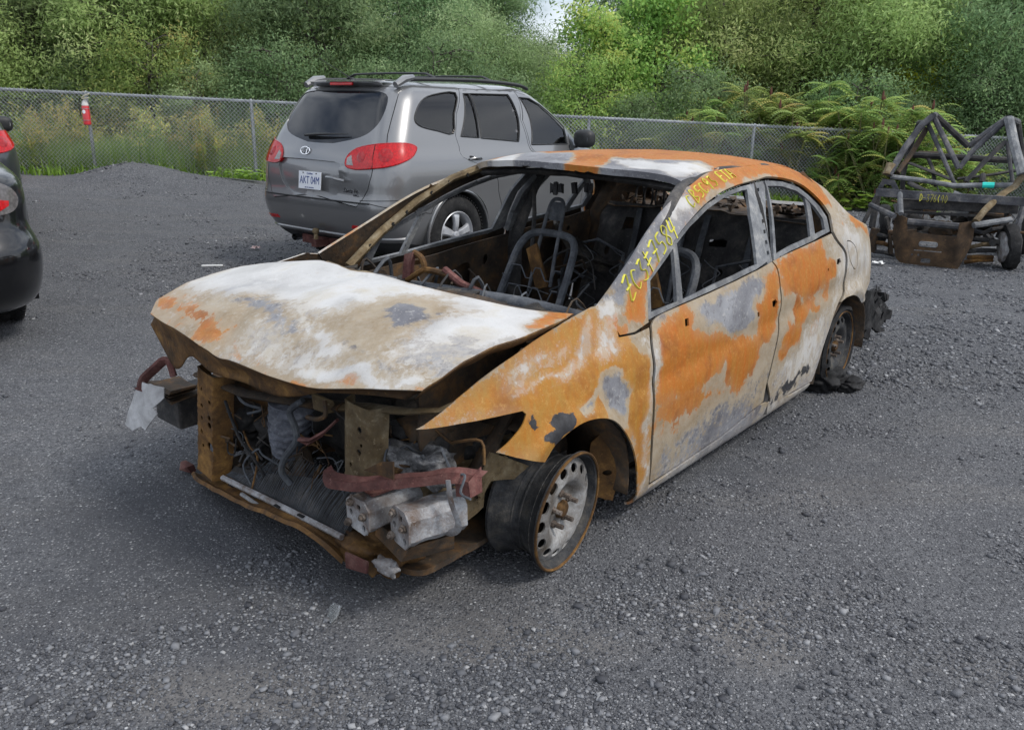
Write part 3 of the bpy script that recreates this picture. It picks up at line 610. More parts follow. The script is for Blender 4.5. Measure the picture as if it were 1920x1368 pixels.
HOOD_PATCH = [(ch, wt, sf, HS.pts([(260+x/2.286, 460+y/2.286) for x, y in L])) for ch, wt, sf, L in [
    (0, .66, .07, [(45, 240), (140, 180), (220, 190), (330, 280), (420, 310), (390, 400), (470, 510), (640, 590), (600, 600), (430, 510), (260, 400), (60, 300)]),
    (0, .66, .03, ell(300, 340, 110, 45, 14, .2)),
    (0, .70, .03, [(640, 590), (760, 600), (1150, 610), (1220, 600), (1210, 630), (800, 625)]),
    (0, .46, .06, [(870, 330), (980, 280), (1100, 330), (1090, 370), (980, 400), (900, 370)]), (0, .46, .06, [(1100, 230), (1250, 240), (1350, 280), (1280, 290), (1150, 260)]),
    (2, .88, .03, [(990, 280), (1100, 262), (1210, 270), (1260, 300), (1180, 335), (1090, 350), (1010, 310)]),
    (2, .75, .05, [(350, 220), (560, 215), (720, 300), (740, 340), (690, 400), (600, 370), (480, 300)]),
    (2, .70, .08, [(780, 330), (950, 380), (1100, 470), (1280, 480), (1320, 520), (1150, 560), (1000, 530), (850, 440)]),
    (2, .6, .05, [(1350, 410), (1480, 380), (1560, 400), (1420, 470), (1340, 470)]),
    (1, -.75, .03, [(990, 280), (1100, 262), (1210, 270), (1260, 300), (1180, 335), (1090, 350), (1010, 310)]), (1, -.5, .05, [(350, 220), (560, 215), (720, 300), (740, 340), (690, 400), (600, 370), (480, 300)]), (1, -.45, .07, [(780, 330), (950, 380), (1100, 470), (1280, 480), (1320, 520), (1150, 560), (1000, 530), (850, 440)]),
    (1, .95, .03, [(640, 560), (760, 500), (900, 520), (1100, 550), (1260, 560), (1230, 600), (900, 605), (720, 600)]), (1, .9, .03, [(560, 210), (720, 250), (770, 360), (900, 440), (830, 470), (740, 400), (690, 280)]),
    (0, .8, .02, [(1740, 330), (1790, 290), (1870, 290), (1800, 340), (1700, 370)]),
]]
def hood_wear(u, v, V):
    W = np.zeros((len(u), 4)); W[:, 0] = .22+.35*fbm(u*3+5, v*3, 3); W[:, 1] = .80+.18*fbm(u*2.6, v*2.6+9, 3); W[:, 2] = .45+.35*fbm(u*3, v*3+2, 3)
    W = field(np.stack([u, v], 1), HOOD_PATCH, W); e = edist(np.stack([u, v], 1), np.array(hood_out)); k = np.clip(1-e/.035, 0, 1)*(.6+.9*fbm(u*6, v*6, 2)); W[:, 0] = np.maximum(W[:, 0], .62*np.clip(k, 0, 1)); W[:, 1] *= 1-.6*np.clip(k, 0, 1); return W
hood = panel('hood', hood_out, hoodxy, M_BURNT, car, [], .011, .003, (0, 0, 1), hood_wear, M_BROWNRUST); hood['label'] = 'buckled hood covered in white and grey ash'
# ------------------------------------------------------------------ sedan: far side, cabin
X = lambda px, v: tuple(CAR.plane(px, 'x', v))
Yp = lambda px, v: tuple(CAR.plane(px, 'y', v))
Zp = lambda px, v: tuple(CAR.plane(px, 'z', v))
def c3(x, y): return (560+x/2.824, 260+y/2.822)
def c1(x, y): return (230+x/2.63, 580+y/2.63)
for o in [c for c in list(car.children) if c.name.split('.')[0] in ('door', 'body_side', 'fuel_door', 'sill', 'window_frame', 'window_divider', 'door_pillar')]:
    n = mirror_y(o, None, None, other_wear if 'wear' in o.data.attributes else None)
    if 'label' in n: del n['label']
    if o.name.startswith('fuel_door'): pass
rfe = [(.22, t_of_z(.99)), (.0, t_of_z(.99)), (-.14, t_of_z(1.0)), (-.36, t_of_z(.95)), (-.46, t_of_z(.85))]+[(a, b) for a, b in crv(fe_rear, 4)[::-1]]+crv(fe_arch, 5)[::-1][:34]
rfe += [(.20, t_of_z(.62))]
def civicR(u, v): p = civic(u, v); p[:, 1] *= -1; return p
panel('fender', rfe, civicR, M_BURNT_OCHRE, car, [], .02, .006, (0, -1, .2), lambda u, v, V: other_wear(V), M_CHAR_RUST)
# trunk lid
tl = rrect(-3.44, -2.98, -.56, .56, .05, 4)
def trunk_wear(u, v, V):
    W = np.zeros((len(u), 4)); W[:, 0] = .35+.6*fbm(u*3, v*3, 3); W[:, 1] = .8; return W
panel('trunk_lid', tl, lambda u, v: roofxy(u, v)+np.array([0, 0, .012]), M_BURNT, car, [], .025, .02, (0, 0, 1), trunk_wear, M_CHAR)
# tail panel below the trunk lid
panel('tail_panel', rrect(-.60, .60, .34, .84, .04), lambda u, v: np.stack([-3.40+.05*(u/.6)**2-.03*(v-.6), u, v], 1), M_BURNT, car, [rrect(.36, .52, .62, .74, .02), rrect(-.52, -.36, .62, .74, .02)], .03, .01, (-1, 0, 0), trunk_wear, M_CHAR)
# inner door skins
for sg in (1, -1):
    FI = lambda u, v, sg=sg: np.stack([u, sg*(.745+.012*np.sin(u*9)+.02*np.clip((.75-v)/.3, -1, 1)+.012*fbm(u*5+sg, v*5, 3)), v], 1)
    hs = [crv([(-.93, .66), (-1.10, .68), (-1.22, .70), (-1.25, .63), (-1.22, .55), (-1.05, .53), (-.94, .56)], 4, True), ell(-.68, .60, .03, .03, 12), ell(-.66, .40, .085, .085, 18), ell(-1.36, .70, .02, .03, 10), ell(-1.38, .5, .025, .025, 10), rrect(-.85, -.80, .74, .765, .008)]
    panel('door_inner', [(-.52, .16), (-1.55, .16), (-1.53, .83), (-1.2, .80), (-.85, .775), (-.52, .75)], FI, M_CHAR_RUST, car, hs, .03, .008, (0, -sg, 0))
    hs = [crv([(-1.80, .60), (-2.05, .62), (-2.08, .72), (-1.95, .76), (-1.80, .72)], 4, True), ell(-1.75, .42, .07, .07, 16), ell(-2.2, .72, .02, .03, 10), ell(-2.25, .62, .025, .025, 10), ell(-2.12, .80, .018, .018, 8)]
    panel('door_inner', [(-1.65, .16), (-2.12, .16), (-2.22, .45), (-2.42, .66), (-2.33, .90), (-2.0, .865), (-1.65, .84)], FI, M_CHAR_RUST, car, hs, .03, .008, (0, -sg, 0))
    b = MB()   # inner pillar box between the doors
    b.tube([(-1.60, sg*.775, .12), (-1.60, sg*.775, .45), (-1.62, sg*.745, .83), (-1.66, sg*.665, 1.08), (-1.68, sg*.60, 1.20)], [.085, .075, .05, .038, .034], 8, flat=.6)
    b.build('pillar_inner', M_CHAR, car, True, rough=.012)
    b = MB(); b.tube([(-2.28, sg*.73, .10), (-2.36, sg*.75, .55), (-2.42, sg*.74, .85), (-2.46, sg*.66, 1.06), (-2.36, sg*.58, 1.19)], [.10, .08, .06, .045, .04], 8, flat=.6)
    b.build('pillar_inner', M_CHAR_RUST, car, True, rough=.012)
    b = MB(); b.tube([(-.36, sg*.715, .80), (-.55, sg*.70, .94), (-.75, sg*.668, 1.07), (-.95, sg*.62, 1.17), (-1.10, sg*.575, 1.215), (-1.5, sg*.545, 1.255), (-2.0, sg*.54, 1.245), (-2.3, sg*.53, 1.21)], .026, 8, flat=.8)
    ri = b.build('roof_rail_inner', M_OCHRESTEEL if sg < 0 else M_CHAR, car, True, rough=.008)
    for x_, y_, z_ in ((-.47, .712, .885), (-.60, .695, .975), (-.68, .683, 1.025), (-.82, .655, 1.11), (-.92, .632, 1.158), (-1.02, .60, 1.19)):
        q = MB(); q.lathe([(-.002, 0), (-.002, .010), (.002, .010), (.002, 0)], 10, 'y', (x_+.0, sg*(y_-.027), z_)); q.build('rail_hole', M_HOLE, ri)
# header bow across the windscreen top and roof bows
def bow(x, z, r, y0=.56, name='roof_bow', m=M_CHAR):
    MB().tube([(x+.05*(1-(y/y0)**2), y, z+.035*(1-(y/y0)**2)) for y in np.linspace(-y0, y0, 13)], r, 6, flat=.5).build(name, m, car, True, rough=.006)
bow(-1.13, 1.195, .035); bow(-1.60, 1.245, .022); bow(-2.05, 1.225, .022); bow(-2.42, 1.155, .04, .52)
for px, l in ((1035, 14), (1043, 30), (1052, 10), (1078, 22), (1100, 16), (1108, 12)):   # charred clips hanging from the header
    b = MB(); p = np.array(X((px, 345), -1.12)); b.box((p[0], p[1], p[2]-.02), (.015, .02, .03+.0009*l), None, .006); b.build('header_clip', M_BLACK, car)
# floor, firewall, tunnel, bulkhead, shelf
def sheet(name, outline, F, m, holes=(), res=.05, thick=.006, out=(0, 0, 1)): return panel(name, outline, F, m, car, holes, res, thick, out)
sheet('floor_pan', rrect(-3.25, -.10, -.74, .74, .08), lambda u, v: np.stack([u, v, .13+.02*fbm(u*6, v*6, 3)+.13*np.exp(-(v/.13)**2)*np.clip((-u)/.2, 0, 1)*np.clip((2.3+u)/.3, 0, 1)], 1), M_DEBRIS)
sheet('firewall', rrect(-.68, .68, .12, .83, .06), lambda u, v: np.stack([-.10+.10*(v-.4)+.02*fbm(u*5, v*5, 3), u, v], 1), M_CHAR, [ell(.3, .5, .04, .04, 12), ell(-.3, .6, .05, .03, 12)], out=(1, 0, 0))
hs = [rrect(-.50, -.44, .80, .87, .005), rrect(.40, .46, .78, .85, .005), ell(.20, .62, .022, .022, 10), ell(.30, .60, .022, .022, 10), ell(-.2, .62, .022, .022, 10), ell(.02, .70, .03, .03, 10), ell(-.38, .60, .02, .02, 8), rrect(-.28, -.16, .72, .76, .01), rrect(.1, .2, .76, .80, .01), ell(.5, .6, .03, .03, 10), ell(-.58, .66, .02, .03, 8)]
def bulk(u, v): return np.stack([-2.24-.36*(v-.40)+.012*np.sign(np.sin(u*19))*np.clip((v-.45)/.05, 0, 1)*np.clip((.86-v)/.05, 0, 1)+.012*fbm(u*6, v*6, 3), u, v], 1)
sheet('seat_bulkhead', rrect(-.72, .72, .22, .955, .04), bulk, M_CHAR, hs, .02, .006, (1, 0, 0))
b = MB()
for y in (-.40, -.08, .06, .36):
    b.strip([tuple(bulk(np.array([y-.018]), np.array([z]))[0]+np.array([.022, 0, 0])) for z in np.linspace(.42, .93, 8)], [tuple(bulk(np.array([y+.018]), np.array([z]))[0]+np.array([.022, 0, 0])) for z in np.linspace(.42, .93, 8)])
b.build('bulkhead_ribs', M_TUBE, car, thick=.012)
sheet('parcel_shelf', rrect(-3.02, -2.40, -.66, .66, .05), lambda u, v: np.stack([u, v, .965+.02*fbm(u*9, v*9, 4)-.03*(v/.66)**2], 1), M_CHAR_RUST, [ell(-2.72, .42, .12, .08, 20, .1), ell(-2.72, -.42, .12, .08, 20), ell(-2.66, .05, .09, .03, 16), rrect(-2.62, -2.56, -.22, -.1, .01), rrect(-2.88, -2.82, .12, .26, .01)], .03)
b = MB()
for k in range(60):
    y = random.uniform(-.6, .6); b.box((random.uniform(-2.95, -2.45), y, .975), (random.uniform(.01, .07), random.uniform(.01, .06), random.uniform(.008, .03)), Matrix.Rotation(random.uniform(0, 3), 3, 'Z'), .02)
b.build('shelf_debris', M_CHAR_RUST, car, False, rough=.012, rs=25)['kind'] = 'stuff'
for y in (-.44, -.30):                                     # wire loops left of the rear headrests
    for d in (0, .06):
        MB().tube([(-2.46, y+d+.030*math.cos(t), 1.0+.075*math.sin(t)) for t in np.linspace(0, 2*math.pi, 16, endpoint=False)], .008, 6, closed=True).build('headrest_loop', M_CHAR, car, True)
MB().tube([(-2.47, -.60, .93), (-2.47, .60, .93)], .018, 8).build('bulkhead_bar', M_CHAR_RUST, car, True, rough=.006)
# burnt rubble in the cabin
def heap(name, x0, x1, y0, y1, z, h, m, s=7, n=36):
    xs, ys = np.linspace(x0, x1, n), np.linspace(y0, y1, n); Xg, Yg = np.meshgrid(xs, ys, indexing='ij')
    e = np.clip(np.minimum.reduce([Xg-x0, x1-Xg, Yg-y0, y1-Yg])/(.25*min(x1-x0, y1-y0)), 0, 1)
    Z = z+h*e*(.55+.9*fbm(Xg*s, Yg*s, 4))+.03*e*fbm(Xg*40, Yg*40, 2)
    V = np.stack([Xg.ravel(), Yg.ravel(), Z.ravel()], 1); F = [(i*n+j, (i+1)*n+j, (i+1)*n+j+1, i*n+j+1) for i in range(n-1) for j in range(n-1)]
    o = mesh_obj(name, V, F, m, car, False); md = o.modifiers.new('thickness', 'SOLIDIFY'); md.thickness = .02; md.offset = -1; return o
heap('cabin_debris', -2.3, -1.5, -.70, .70, .16, .32, M_DEBRIS, 6, 46); heap('cabin_debris', -1.2, -.25, -.70, .70, .15, .26, M_DEBRIS, 6, 46)
b = MB()                                                   # curled carpet of charred foam leaning on the far rear door
A = [(-1.92+.04*math.sin(k), -.70+.03*k, .86-.005*k*k) for k in range(7)]; Bq = [(-1.98-.05*k, -.55+.045*k, .60-.01*k) for k in range(7)]
b.strip(A, Bq).build('charred_foam', M_DEBRIS, car, thick=.03, rough=.03, rs=14)
# front seats: tube hoop, headrest posts, cushion rails, spring wires
def seat(yc, lean):
    P3 = lambda dy, x, z: (x, yc+dy, z)
    b = MB(); b.tube(crv([P3(-.21, -1.12, .36), P3(-.20, -1.20, .52), P3(-.19, -1.30, .70), P3(-.175, -1.37, .82), P3(-.12, -1.40, .875), P3(0, -1.405, .885), P3(.12, -1.40, .875), P3(.175, -1.37, .82), P3(.19, -1.30, .70), P3(.20, -1.20, .52), P3(.21, -1.12, .36)], 4), .020, 8)
    h = b.build('seat_hoop', M_TUBE, car, True, rough=.004)
    b = MB(); b.tube(crv([P3(-.065, -1.30, .58), P3(-.06, -1.36, .78), P3(-.05, -1.43, .98), P3(-.035, -1.45, 1.045), P3(0, -1.455, 1.06), P3(.035, -1.45, 1.045), P3(.05, -1.43, .98), P3(.06, -1.36, .78), P3(.065, -1.32, .62)], 4), .010, 7)
    b.build('headrest_post', M_TUBE, car, True)
    panel('headrest_plate', rrect(yc-.05, yc+.05, .95, 1.045, .02), lambda u, v: np.stack([-1.30-.15*v/1.0+0*u-.0, u, v], 1)+np.array([.012, 0, 0]), M_TUBE, car, [], .03, .006, (1, 0, 0))
    b = MB()
    for z in (.52, .60, .70):
        b.tube([P3(dy, -1.19-.22*(z-.5), z+.03*(1 if int((dy+.2)*14) % 2 else -1)) for dy in np.linspace(-.19, .19, 13)], .004, 5)
    b.build('spring_wire', M_TUBE, car)
    b = MB(); b.box(P3(-.03, -1.33, .72), (.02, .08, .22), Matrix.Rotation(R(20), 3, 'X')); b.build('back_plate', M_BROWNRUST, car, rough=.02)
    for sgn in (-1, 1):
        b = MB(); b.box(P3(.22*sgn, -.95, .34), (.50, .022, .085), Matrix.Rotation(R(6), 3, 'Y'), .006); b.build('seat_rail', M_TUBE, car)
    b = MB(); b.tube([P3(-.22, -.70, .36), P3(.22, -.70, .36)], .016, 8); b.tube([P3(-.22, -1.15, .33), P3(.22, -1.15, .33)], .016, 8); b.build('seat_crossbar', M_TUBE, car, True)
seat(-.33, 0); seat(.36, 0)
MB().tube([(-1.66, -.66, 1.12), (-1.60, -.60, .95), (-1.52, -.55, .72)], .012, 6).build('belt_stalk', M_CHAR, car, True)
b = MB(); b.box((-1.02, -.16, .50), (.03, .12, .20), Matrix.Rotation(R(-35), 3, 'X'), .01); b.build('console_bracket', M_FRAME_GREY, car, rough=.01)
b = MB(); b.box((-.95, -.10, .60), (.28, .09, .05), Matrix.Rotation(R(-18), 3, 'Y'), .01); b.build('console_bracket', M_FRAME_GREY, car, bevel=.008)
# dashboard beam with its fallen brackets
MB().tube([(-.36, -.70, .765), (-.35, -.3, .77), (-.35, .006, .774), (-.35, .335, .785), (-.36, .70, .775)], [.03, .03, .032, .034, .03], 10).build('dash_beam', M_TUBE, car, True, rough=.008)
MB().tube([X(c3(770, 690), -.36), X(c3(860, 770), -.36), X(c3(1000, 835), -.40)], .017, 8).build('dash_strut', M_REDRUST, car, True, rough=.006)
MB().tube(crv([X(c3(610, 600), -.34), X(c3(650, 630), -.34), X(c3(665, 680), -.34), X(c3(640, 705), -.33), X(c3(575, 745), -.33)], 4), .013, 8).build('column_loop', M_BROWNRUST, car, True)
MB().tube([X(c3(655, 690), -.34), X(c3(720, 700), -.35), X(c3(790, 720), -.36)], .014, 8).build('column_loop', M_BROWNRUST, car, True)
p0, p1, p2, p3 = [X(c3(*q), -.33) for q in ((568, 610), (612, 598), (596, 735), (556, 740))]
MB().add([p0, p1, p2, p3], [(0, 1, 2, 3)]).build('column_bracket', M_REDRUST, car, thick=.02)
b = MB()
for k in range(26):
    y = -.62+k*.05; b.box((-.28+random.uniform(-.06, .06), y, .765+random.uniform(-.02, .03)), (random.uniform(.04, .12), random.uniform(.03, .10), random.uniform(.02, .06)), Matrix.Rotation(random.uniform(-1, 1), 3, 'Z'), .012)
b.build('dash_debris', M_DEBRIS, car, rough=.012, rs=20)['kind'] = 'stuff'
# cowl trough under the missing windscreen
cow_in = crv([(-.12, -.70), (.00, -.55), (.09, -.30), (.12, 0), (.09, .30), (.0, .55), (-.12, .70)], 5); cow_out = crv([(-.34, .72), (-.24, .5), (-.18, .25), (-.16, 0), (-.18, -.25), (-.24, -.5), (-.34, -.72)], 5)
panel('cowl', cow_in+cow_out, lambda u, v: np.stack([u, v, .845-.06*np.exp(-((u+.06)/.06)**2)-.12*(u+.1)*0+.05*(1-(v/.72)**2)-.05+.025*fbm(u*9, v*7, 3)], 1), M_CHAR_RUST, car, [], .03, .006, (0, 0, 1))
MB().tube(crv([X(c3(150, 650), -.22), X(c3(260, 700), -.2), X(c3(380, 720), -.2), X(c3(490, 775), -.18)], 4), .018, 7, flat=.6).build('cowl_strip', M_OCHRESTEEL, car, True, rough=.01)

# loose rods, springs and cable remains all over the cabin
for k in range(40):
    x0, y0 = random.uniform(-2.15, -.45), random.uniform(-.62, .62); z0 = random.uniform(.30, .62); a = Vector((x0, y0, z0)); d_ = [a]
    for j in range(3): d_.append(d_[-1]+Vector((random.uniform(-.12, .12), random.uniform(-.14, .14), random.uniform(-.06, .12))))
    MB().tube(crv([tuple(q) for q in d_], 4), random.uniform(.002, .008), 5).build('cabin_rod', random.choice([M_TUBE, M_TUBE, M_CHAR, M_FRAME_GREY, M_CHAR_RUST]), car, True)
for y in (-.50, -.30, -.12, .12, .30, .50):
    pz = [(-2.02-.03*math.sin(k*1.6), y+.035*math.sin(k*math.pi/2), .36+.035*k) for k in range(12)]; MB().tube(crv(pz, 3), .0035, 5).build('seat_spring', M_TUBE, car, True)
for y in (-.5, .0, .5): MB().tube([(-1.98, y-.2, .40), (-2.08, y-.2, .70), (-2.10, y, .76), (-2.08, y+.2, .70), (-1.98, y+.2, .40)], .010, 6).build('rear_seat_frame', M_TUBE, car, True)
for k in range(10):
    y = -.60+k*.13; MB().tube(crv([(-.30+random.uniform(-.05, .05), y, .76), (-.38, y+random.uniform(-.06, .06), .82+random.uniform(-.02, .05)), (-.46, y+random.uniform(-.08, .08), .70)], 4), random.uniform(.003, .009), 5).build('dash_wire', random.choice([M_CHAR, M_TUBE, M_CHAR_RUST]), car, True)
# ------------------------------------------------------------------ sedan: front end and wheels
def lump(name, c, d, m, n=10, amp=.25, s=6, smooth=True):
    """irregular burnt lump"""
    bm = bmesh.new(); bmesh.ops.create_icosphere(bm, subdivisions=4 if n > 8 else 3, radius=1)
    for v in bm.verts:
        q = v.co.copy(); k = 1+amp*mnoise.noise(q*1.7+Vector(c)*3)+amp*.6*mnoise.noise(q*4+Vector(c)*5)+amp*.3*mnoise.noise(q*10)
        q = Vector([math.copysign(abs(a)**.7, a) for a in q])
        v.co = Vector((q.x*d[0]*k, q.y*d[1]*k, q.z*d[2]*k))+Vector(c)
    me = bpy.data.meshes.new(name); bm.to_mesh(me); bm.free(); me.materials.append(m)
    if smooth: me.polygons.foreach_set('use_smooth', [True]*len(me.polygons))
    o = bpy.data.objects.new(name, me); C.objects.link(o); o.parent = car; return o
# hood underside: torn inner frame hanging below the front edge
ta = [tuple(hoodxy(np.array([u]), np.array([v]))[0]) for u, v in crv(h_front, 4)]
lip_px = [(762, 749), (725, 744), (686, 740), (640, 737), (595, 736), (557, 743), (511, 740), (458, 717), (397, 698), (359, 667), (338, 690), (325, 686), (300, 640), (283, 608)]
lx = [.585, .60, .61, .625, .635, .64, .64, .635, .625, .62, .60, .59, .58, .59]
lb = crv([X(p, x) for p, x in zip(lip_px, lx)], 5)
def resample(Pq, n):
    Pq = np.array(Pq); d = np.concatenate([[0], np.cumsum(np.linalg.norm(np.diff(Pq, axis=0), axis=1))]); s = np.linspace(0, d[-1], n); return np.stack([np.interp(s, d, Pq[:, i]) for i in range(3)], 1)
A, Bq = resample(ta, 60), resample(lb, 60); b = MB(); prev = A-np.array([.004, 0, .003])
for k in range(1, 10):
    f = k/9; cur = A*(1-f)+Bq*f; sm_ = math.sin(f*math.pi); cur[:, 0] += -.016*sm_+.022*sm_*fbm(np.arange(60)*.16, np.full(60, f*1.2), 3); cur[:, 2] += .010*fbm(np.arange(60)*.16+9, np.full(60, f*1.2), 3)*sm_
    b.strip(prev, cur); prev = cur
b.build('hood_frame', M_BROWNRUST, car, True, thick=.003)
# second skin under the hood
hu = panel('hood_inner', inset(hood_out, .05), lambda u, v: hoodxy(u, v)-np.array([0, 0, .045])+np.stack([0*u, 0*u, .012*np.sin(u*22)*np.sin(v*14)], 1), M_BROWNRUST, car, [rrect(.1, .35, -.5, -.2, .05), rrect(.1, .35, .2, .5, .05)], .035, .004, (0, 0, 1))
# right-hand edge of the hood folded down
b = MB(); e = [tuple(hoodxy(np.array([u]), np.array([v]))[0]) for u, v in crv(h_right, 4)]
b.strip(e, [(x, y+.02, z-.07) for x, y, z in e]); b.build('hood_edge', M_BROWNRUST, car, True, thick=.003)
e = [tuple(hoodxy(np.array([u]), np.array([v]))[0]) for u, v in crv([h_rear[-1]]+h_left+[h_front[0]], 4)]
b = MB(); b.strip(e, [(x-.005, y-.035, z-.035) for x, y, z in e]); b.build('hood_edge', M_BROWNRUST, car, True, thick=.003)
# core support: pierced uprights, lower crossmember, upper tie bars
def channel(name, px0, px1, x, wpx, m, depth=.07, holes=(), tilt=0):
    p0, p1 = np.array(X(px0, x)), np.array(X(px1, x)); ax = p1-p0; L = np.linalg.norm(ax); ax /= L
    side = np.array([0, 1., .0]); side -= ax*(side@ax); side /= np.linalg.norm(side); nrm = np.cross(side, ax); nrm *= np.sign(nrm[0])
    F = lambda u, v: p0+np.outer(v, ax)+np.outer(u, side)+np.outer(-depth*np.clip(np.abs(u/wpx*2)-.72, 0, 1)/.28*1.0, nrm)+np.outer(.008*fbm(u*12, v*9, 3), nrm)
    return panel(name, rrect(-wpx/2, wpx/2, 0, L, .01), F, m, car, [ell(a*wpx, c*L, r, r*1.1, 10) for a, c, r in holes], .014, .004, (1, 0, 0))
channel('radiator_post', c1(405, 310), c1(405, 815), .55, .165, M_BROWNRUST, .07, [(-.12, .17, .007), (-.12, .33, .008), (-.12, .45, .008), (-.12, .58, .009), (.2, .4, .010), (.2, .47, .012), (.22, .68, .020), (.2, .25, .008), (-.1, .72, .007)])
channel('radiator_post', c1(1150, 470), c1(1150, 840), .55, .165, M_OCHRESTEEL, .06, [(.12, .30, .010), (.10, .60, .010), (-.15, .82, .007), (.16, .5, .006)])
lowp = [X(c1(350, 815), .50), X(c1(380, 850), .54), X(c1(480, 905), .58), X(c1(620, 975), .62), X(c1(760, 1035), .64), X(c1(900, 1100), .64), X(c1(1000, 1165), .63), X(c1(1090, 1250), .60)]
lowp = crv(lowp, 5); b = MB(); n_ = len(lowp)
prof = [(-.15, .012), (-.10, -.004), (-.03, -.008), (0, .014), (.010, .004)]
for (a0, z0), (a1, z1) in zip(prof[:-1], prof[1:]):
    b.strip([(x+a0, y, z+z0+.0015*math.sin(y*40)) for x, y, z in lowp], [(x+a1, y, z+z1+.002*math.sin(y*33)) for x, y, z in lowp])
b.build('lower_crossmember', M_BROWNRUST, car, False, thick=.003, rough=.006, rs=12)
b = MB(); pp = [(x-.02, y, z+.004) for x, y, z in lowp]
for k in range(6, n_-6, 4):
    x, y, z = pp[k]; b.box((x-.03, y, z+.01), (.012, .03, .004))
b.build('crossmember_slots', M_HOLE, car)['kind'] = 'stuff'
MB().tube([X(c1(1060, 480), .50), X(c1(1200, 490), .50), X(c1(1400, 500), .48), X(c1(1570, 495), .44), (.33, .72, .70)], [.035, .03, .022, .022, .03], 8, flat=.45).build('upper_tie_bar', M_OCHRESTEEL, car, True, rough=.01)
MB().tube([X(c1(1100, 480), .50), X(c1(950, 460), .50), X(c1(600, 410), .50), X(c1(380, 320), .50)], [.04, .035, .03, .03], 8, flat=.4).build('upper_tie_bar', M_CHAR_RUST, car, True, rough=.012)
b = MB(); b.box(X(c1(985, 470), .54), (.03, .09, .06), None, .012); b.build('hood_latch', M_OCHRESTEEL, car, bevel=.006)
MB().tube(crv([X(c1(910, 530), .56), X(c1(960, 540), .57), X(c1(1000, 520), .57), X(c1(995, 450), .56)], 4), .008, 6).build('latch_hook', M_CHAR_RUST, car, True)
MB().tube([X(c1(1060, 545), .56), X(c1(1000, 600), .58), X(c1(930, 640), .58), X(c1(875, 640), .58), X(c1(920, 660), .57), X(c1(985, 615), .57)], .011, 6, flat=.5).build('latch_bracket', M_REDRUST, car, True, rough=.006)
# crushed condenser: rows of bent fins above a pale lower tank
t0, t1 = np.array(X(c1(505, 815), .53)), np.array(X(c1(1095, 1110), .585)); b = MB(); nf = 150
for k in range(nf):
    f = k/(nf-1); p = t0*(1-f)+t1*f; h = .05+.10*math.sin(min(f*1.3, 1)*math.pi*.62)+random.uniform(-.02, .012)
    if f < .25: h *= .45+f*1.6
    a = [tuple(p+np.array([-.09*g, .03*g+.006*math.sin(g*4+k*.03), h*g+.004*math.sin(g*5)])) for g in np.linspace(0, 1, 6)]
    b.strip(a, [(x+.001, y+.0016, z) for x, y, z in a])
o = b.build('condenser_fins', M_TUBE, car, thick=.0008); o['kind'] = 'stuff'
MB().tube([tuple(t0+np.array([.01, 0, -.005])), tuple((t0+t1)/2+np.array([.012, .0, -.003])), tuple(t1+np.array([.01, 0, -.005]))], .011, 7).build('condenser_tank', M_ALU, car, True, rough=.004)
b = MB(); pt = (t0*.6+t1*.4); b.tube([tuple(pt+np.array([.02, -.14, -.03])), tuple(pt+np.array([.02, .0, -.045]))], .008, 6); b.build('condenser_pipe', M_FRAME_GREY, car, True)
panel('condenser_back', [(0, 0), (1, 0), (1, .9), (.75, 1), (.5, .75), (.2, .4), (0, .3)], lambda u, v: t0+np.outer(u, t1-t0)+np.outer(v, np.array([-.10, .03, .11]))-np.array([.010, 0, .006]), M_ENGINE, car, [], .08, .003, (1, 0, 0))
# front rails: alloy crash boxes with bolted end plates
def crashbox(cx, cy, cz, w_, h_, L, ang, name='crash_box'):
    rot = Matrix.Rotation(ang, 3, 'Z'); c0 = Vector((cx, cy, cz))
    oc = [(-.5, -.28), (-.28, -.5), (.28, -.5), (.5, -.28), (.5, .28), (.28, .5), (-.28, .5), (-.5, .28)]
    b = MB(); rings = []
    for k in range(9):
        f = k/8; rings.append([c0+rot@Vector((-f*L, a*w_*(1+.04*math.sin(k*2.3)), e_*h_*(1+.05*math.sin(k*1.7)))) for a, e_ in oc])
    V = [v for r_ in rings for v in r_]; F = [(i*8+j, i*8+(j+1) % 8, (i+1)*8+(j+1) % 8, (i+1)*8+j) for i in range(8) for j in range(8)]
    b.add(V, F); bx = b.build(name, M_ALU, car, rough=.004)
    hs = [ell(-.30*w_, -.02*h_, .009, .011, 10), ell(.28*w_, -.30*h_, .009, .011, 10), rrect(.0, .018+.0, .20*h_, .36*h_, .004)]
    pl = panel('end_plate', [(a*w_*1.06, e_*h_*1.06) for a, e_ in oc], lambda u, v: np.stack([cx+.006-np.sin(ang)*u+.002*fbm(u*20, v*20, 2), cy+np.cos(ang)*u, cz+v], 1), M_ALU, bx, hs, .012, .006, (1, 0, 0))
    for a, e_ in ((-.22, .34), (-.36, -.36), (.34, .10)):
        b = MB(); q = c0+rot@Vector((.012, a*w_, e_*h_)); b.lathe([(-.004, 0.), (-.004, .013), (.006, .013), (.006, .008), (.014, .007), (.014, 0)], 6, 'x', tuple(q)); b.build('bolt', M_STUD, bx)
    return bx
pA = np.array(X(c1(1165, 1010), .62)); pB = np.array(X(c1(1372, 1070), .60))
crashbox(pA[0], pA[1], pA[2], .120, .105, .26, R(-8)); crashbox(pB[0], pB[1], pB[2], .105, .115, .20, R(-14))
b = MB(); b.box((.18, .545, .33), (.50, .12, .13), Matrix.Rotation(R(-4), 3, 'Z'), .01); b.build('frame_rail', M_OCHRESTEEL, car, bevel=.012, rough=.012)
b = MB(); b.box((.15, -.545, .33), (.56, .12, .13), None, .01); b.build('frame_rail', M_CHAR_RUST, car, bevel=.012, rough=.012)
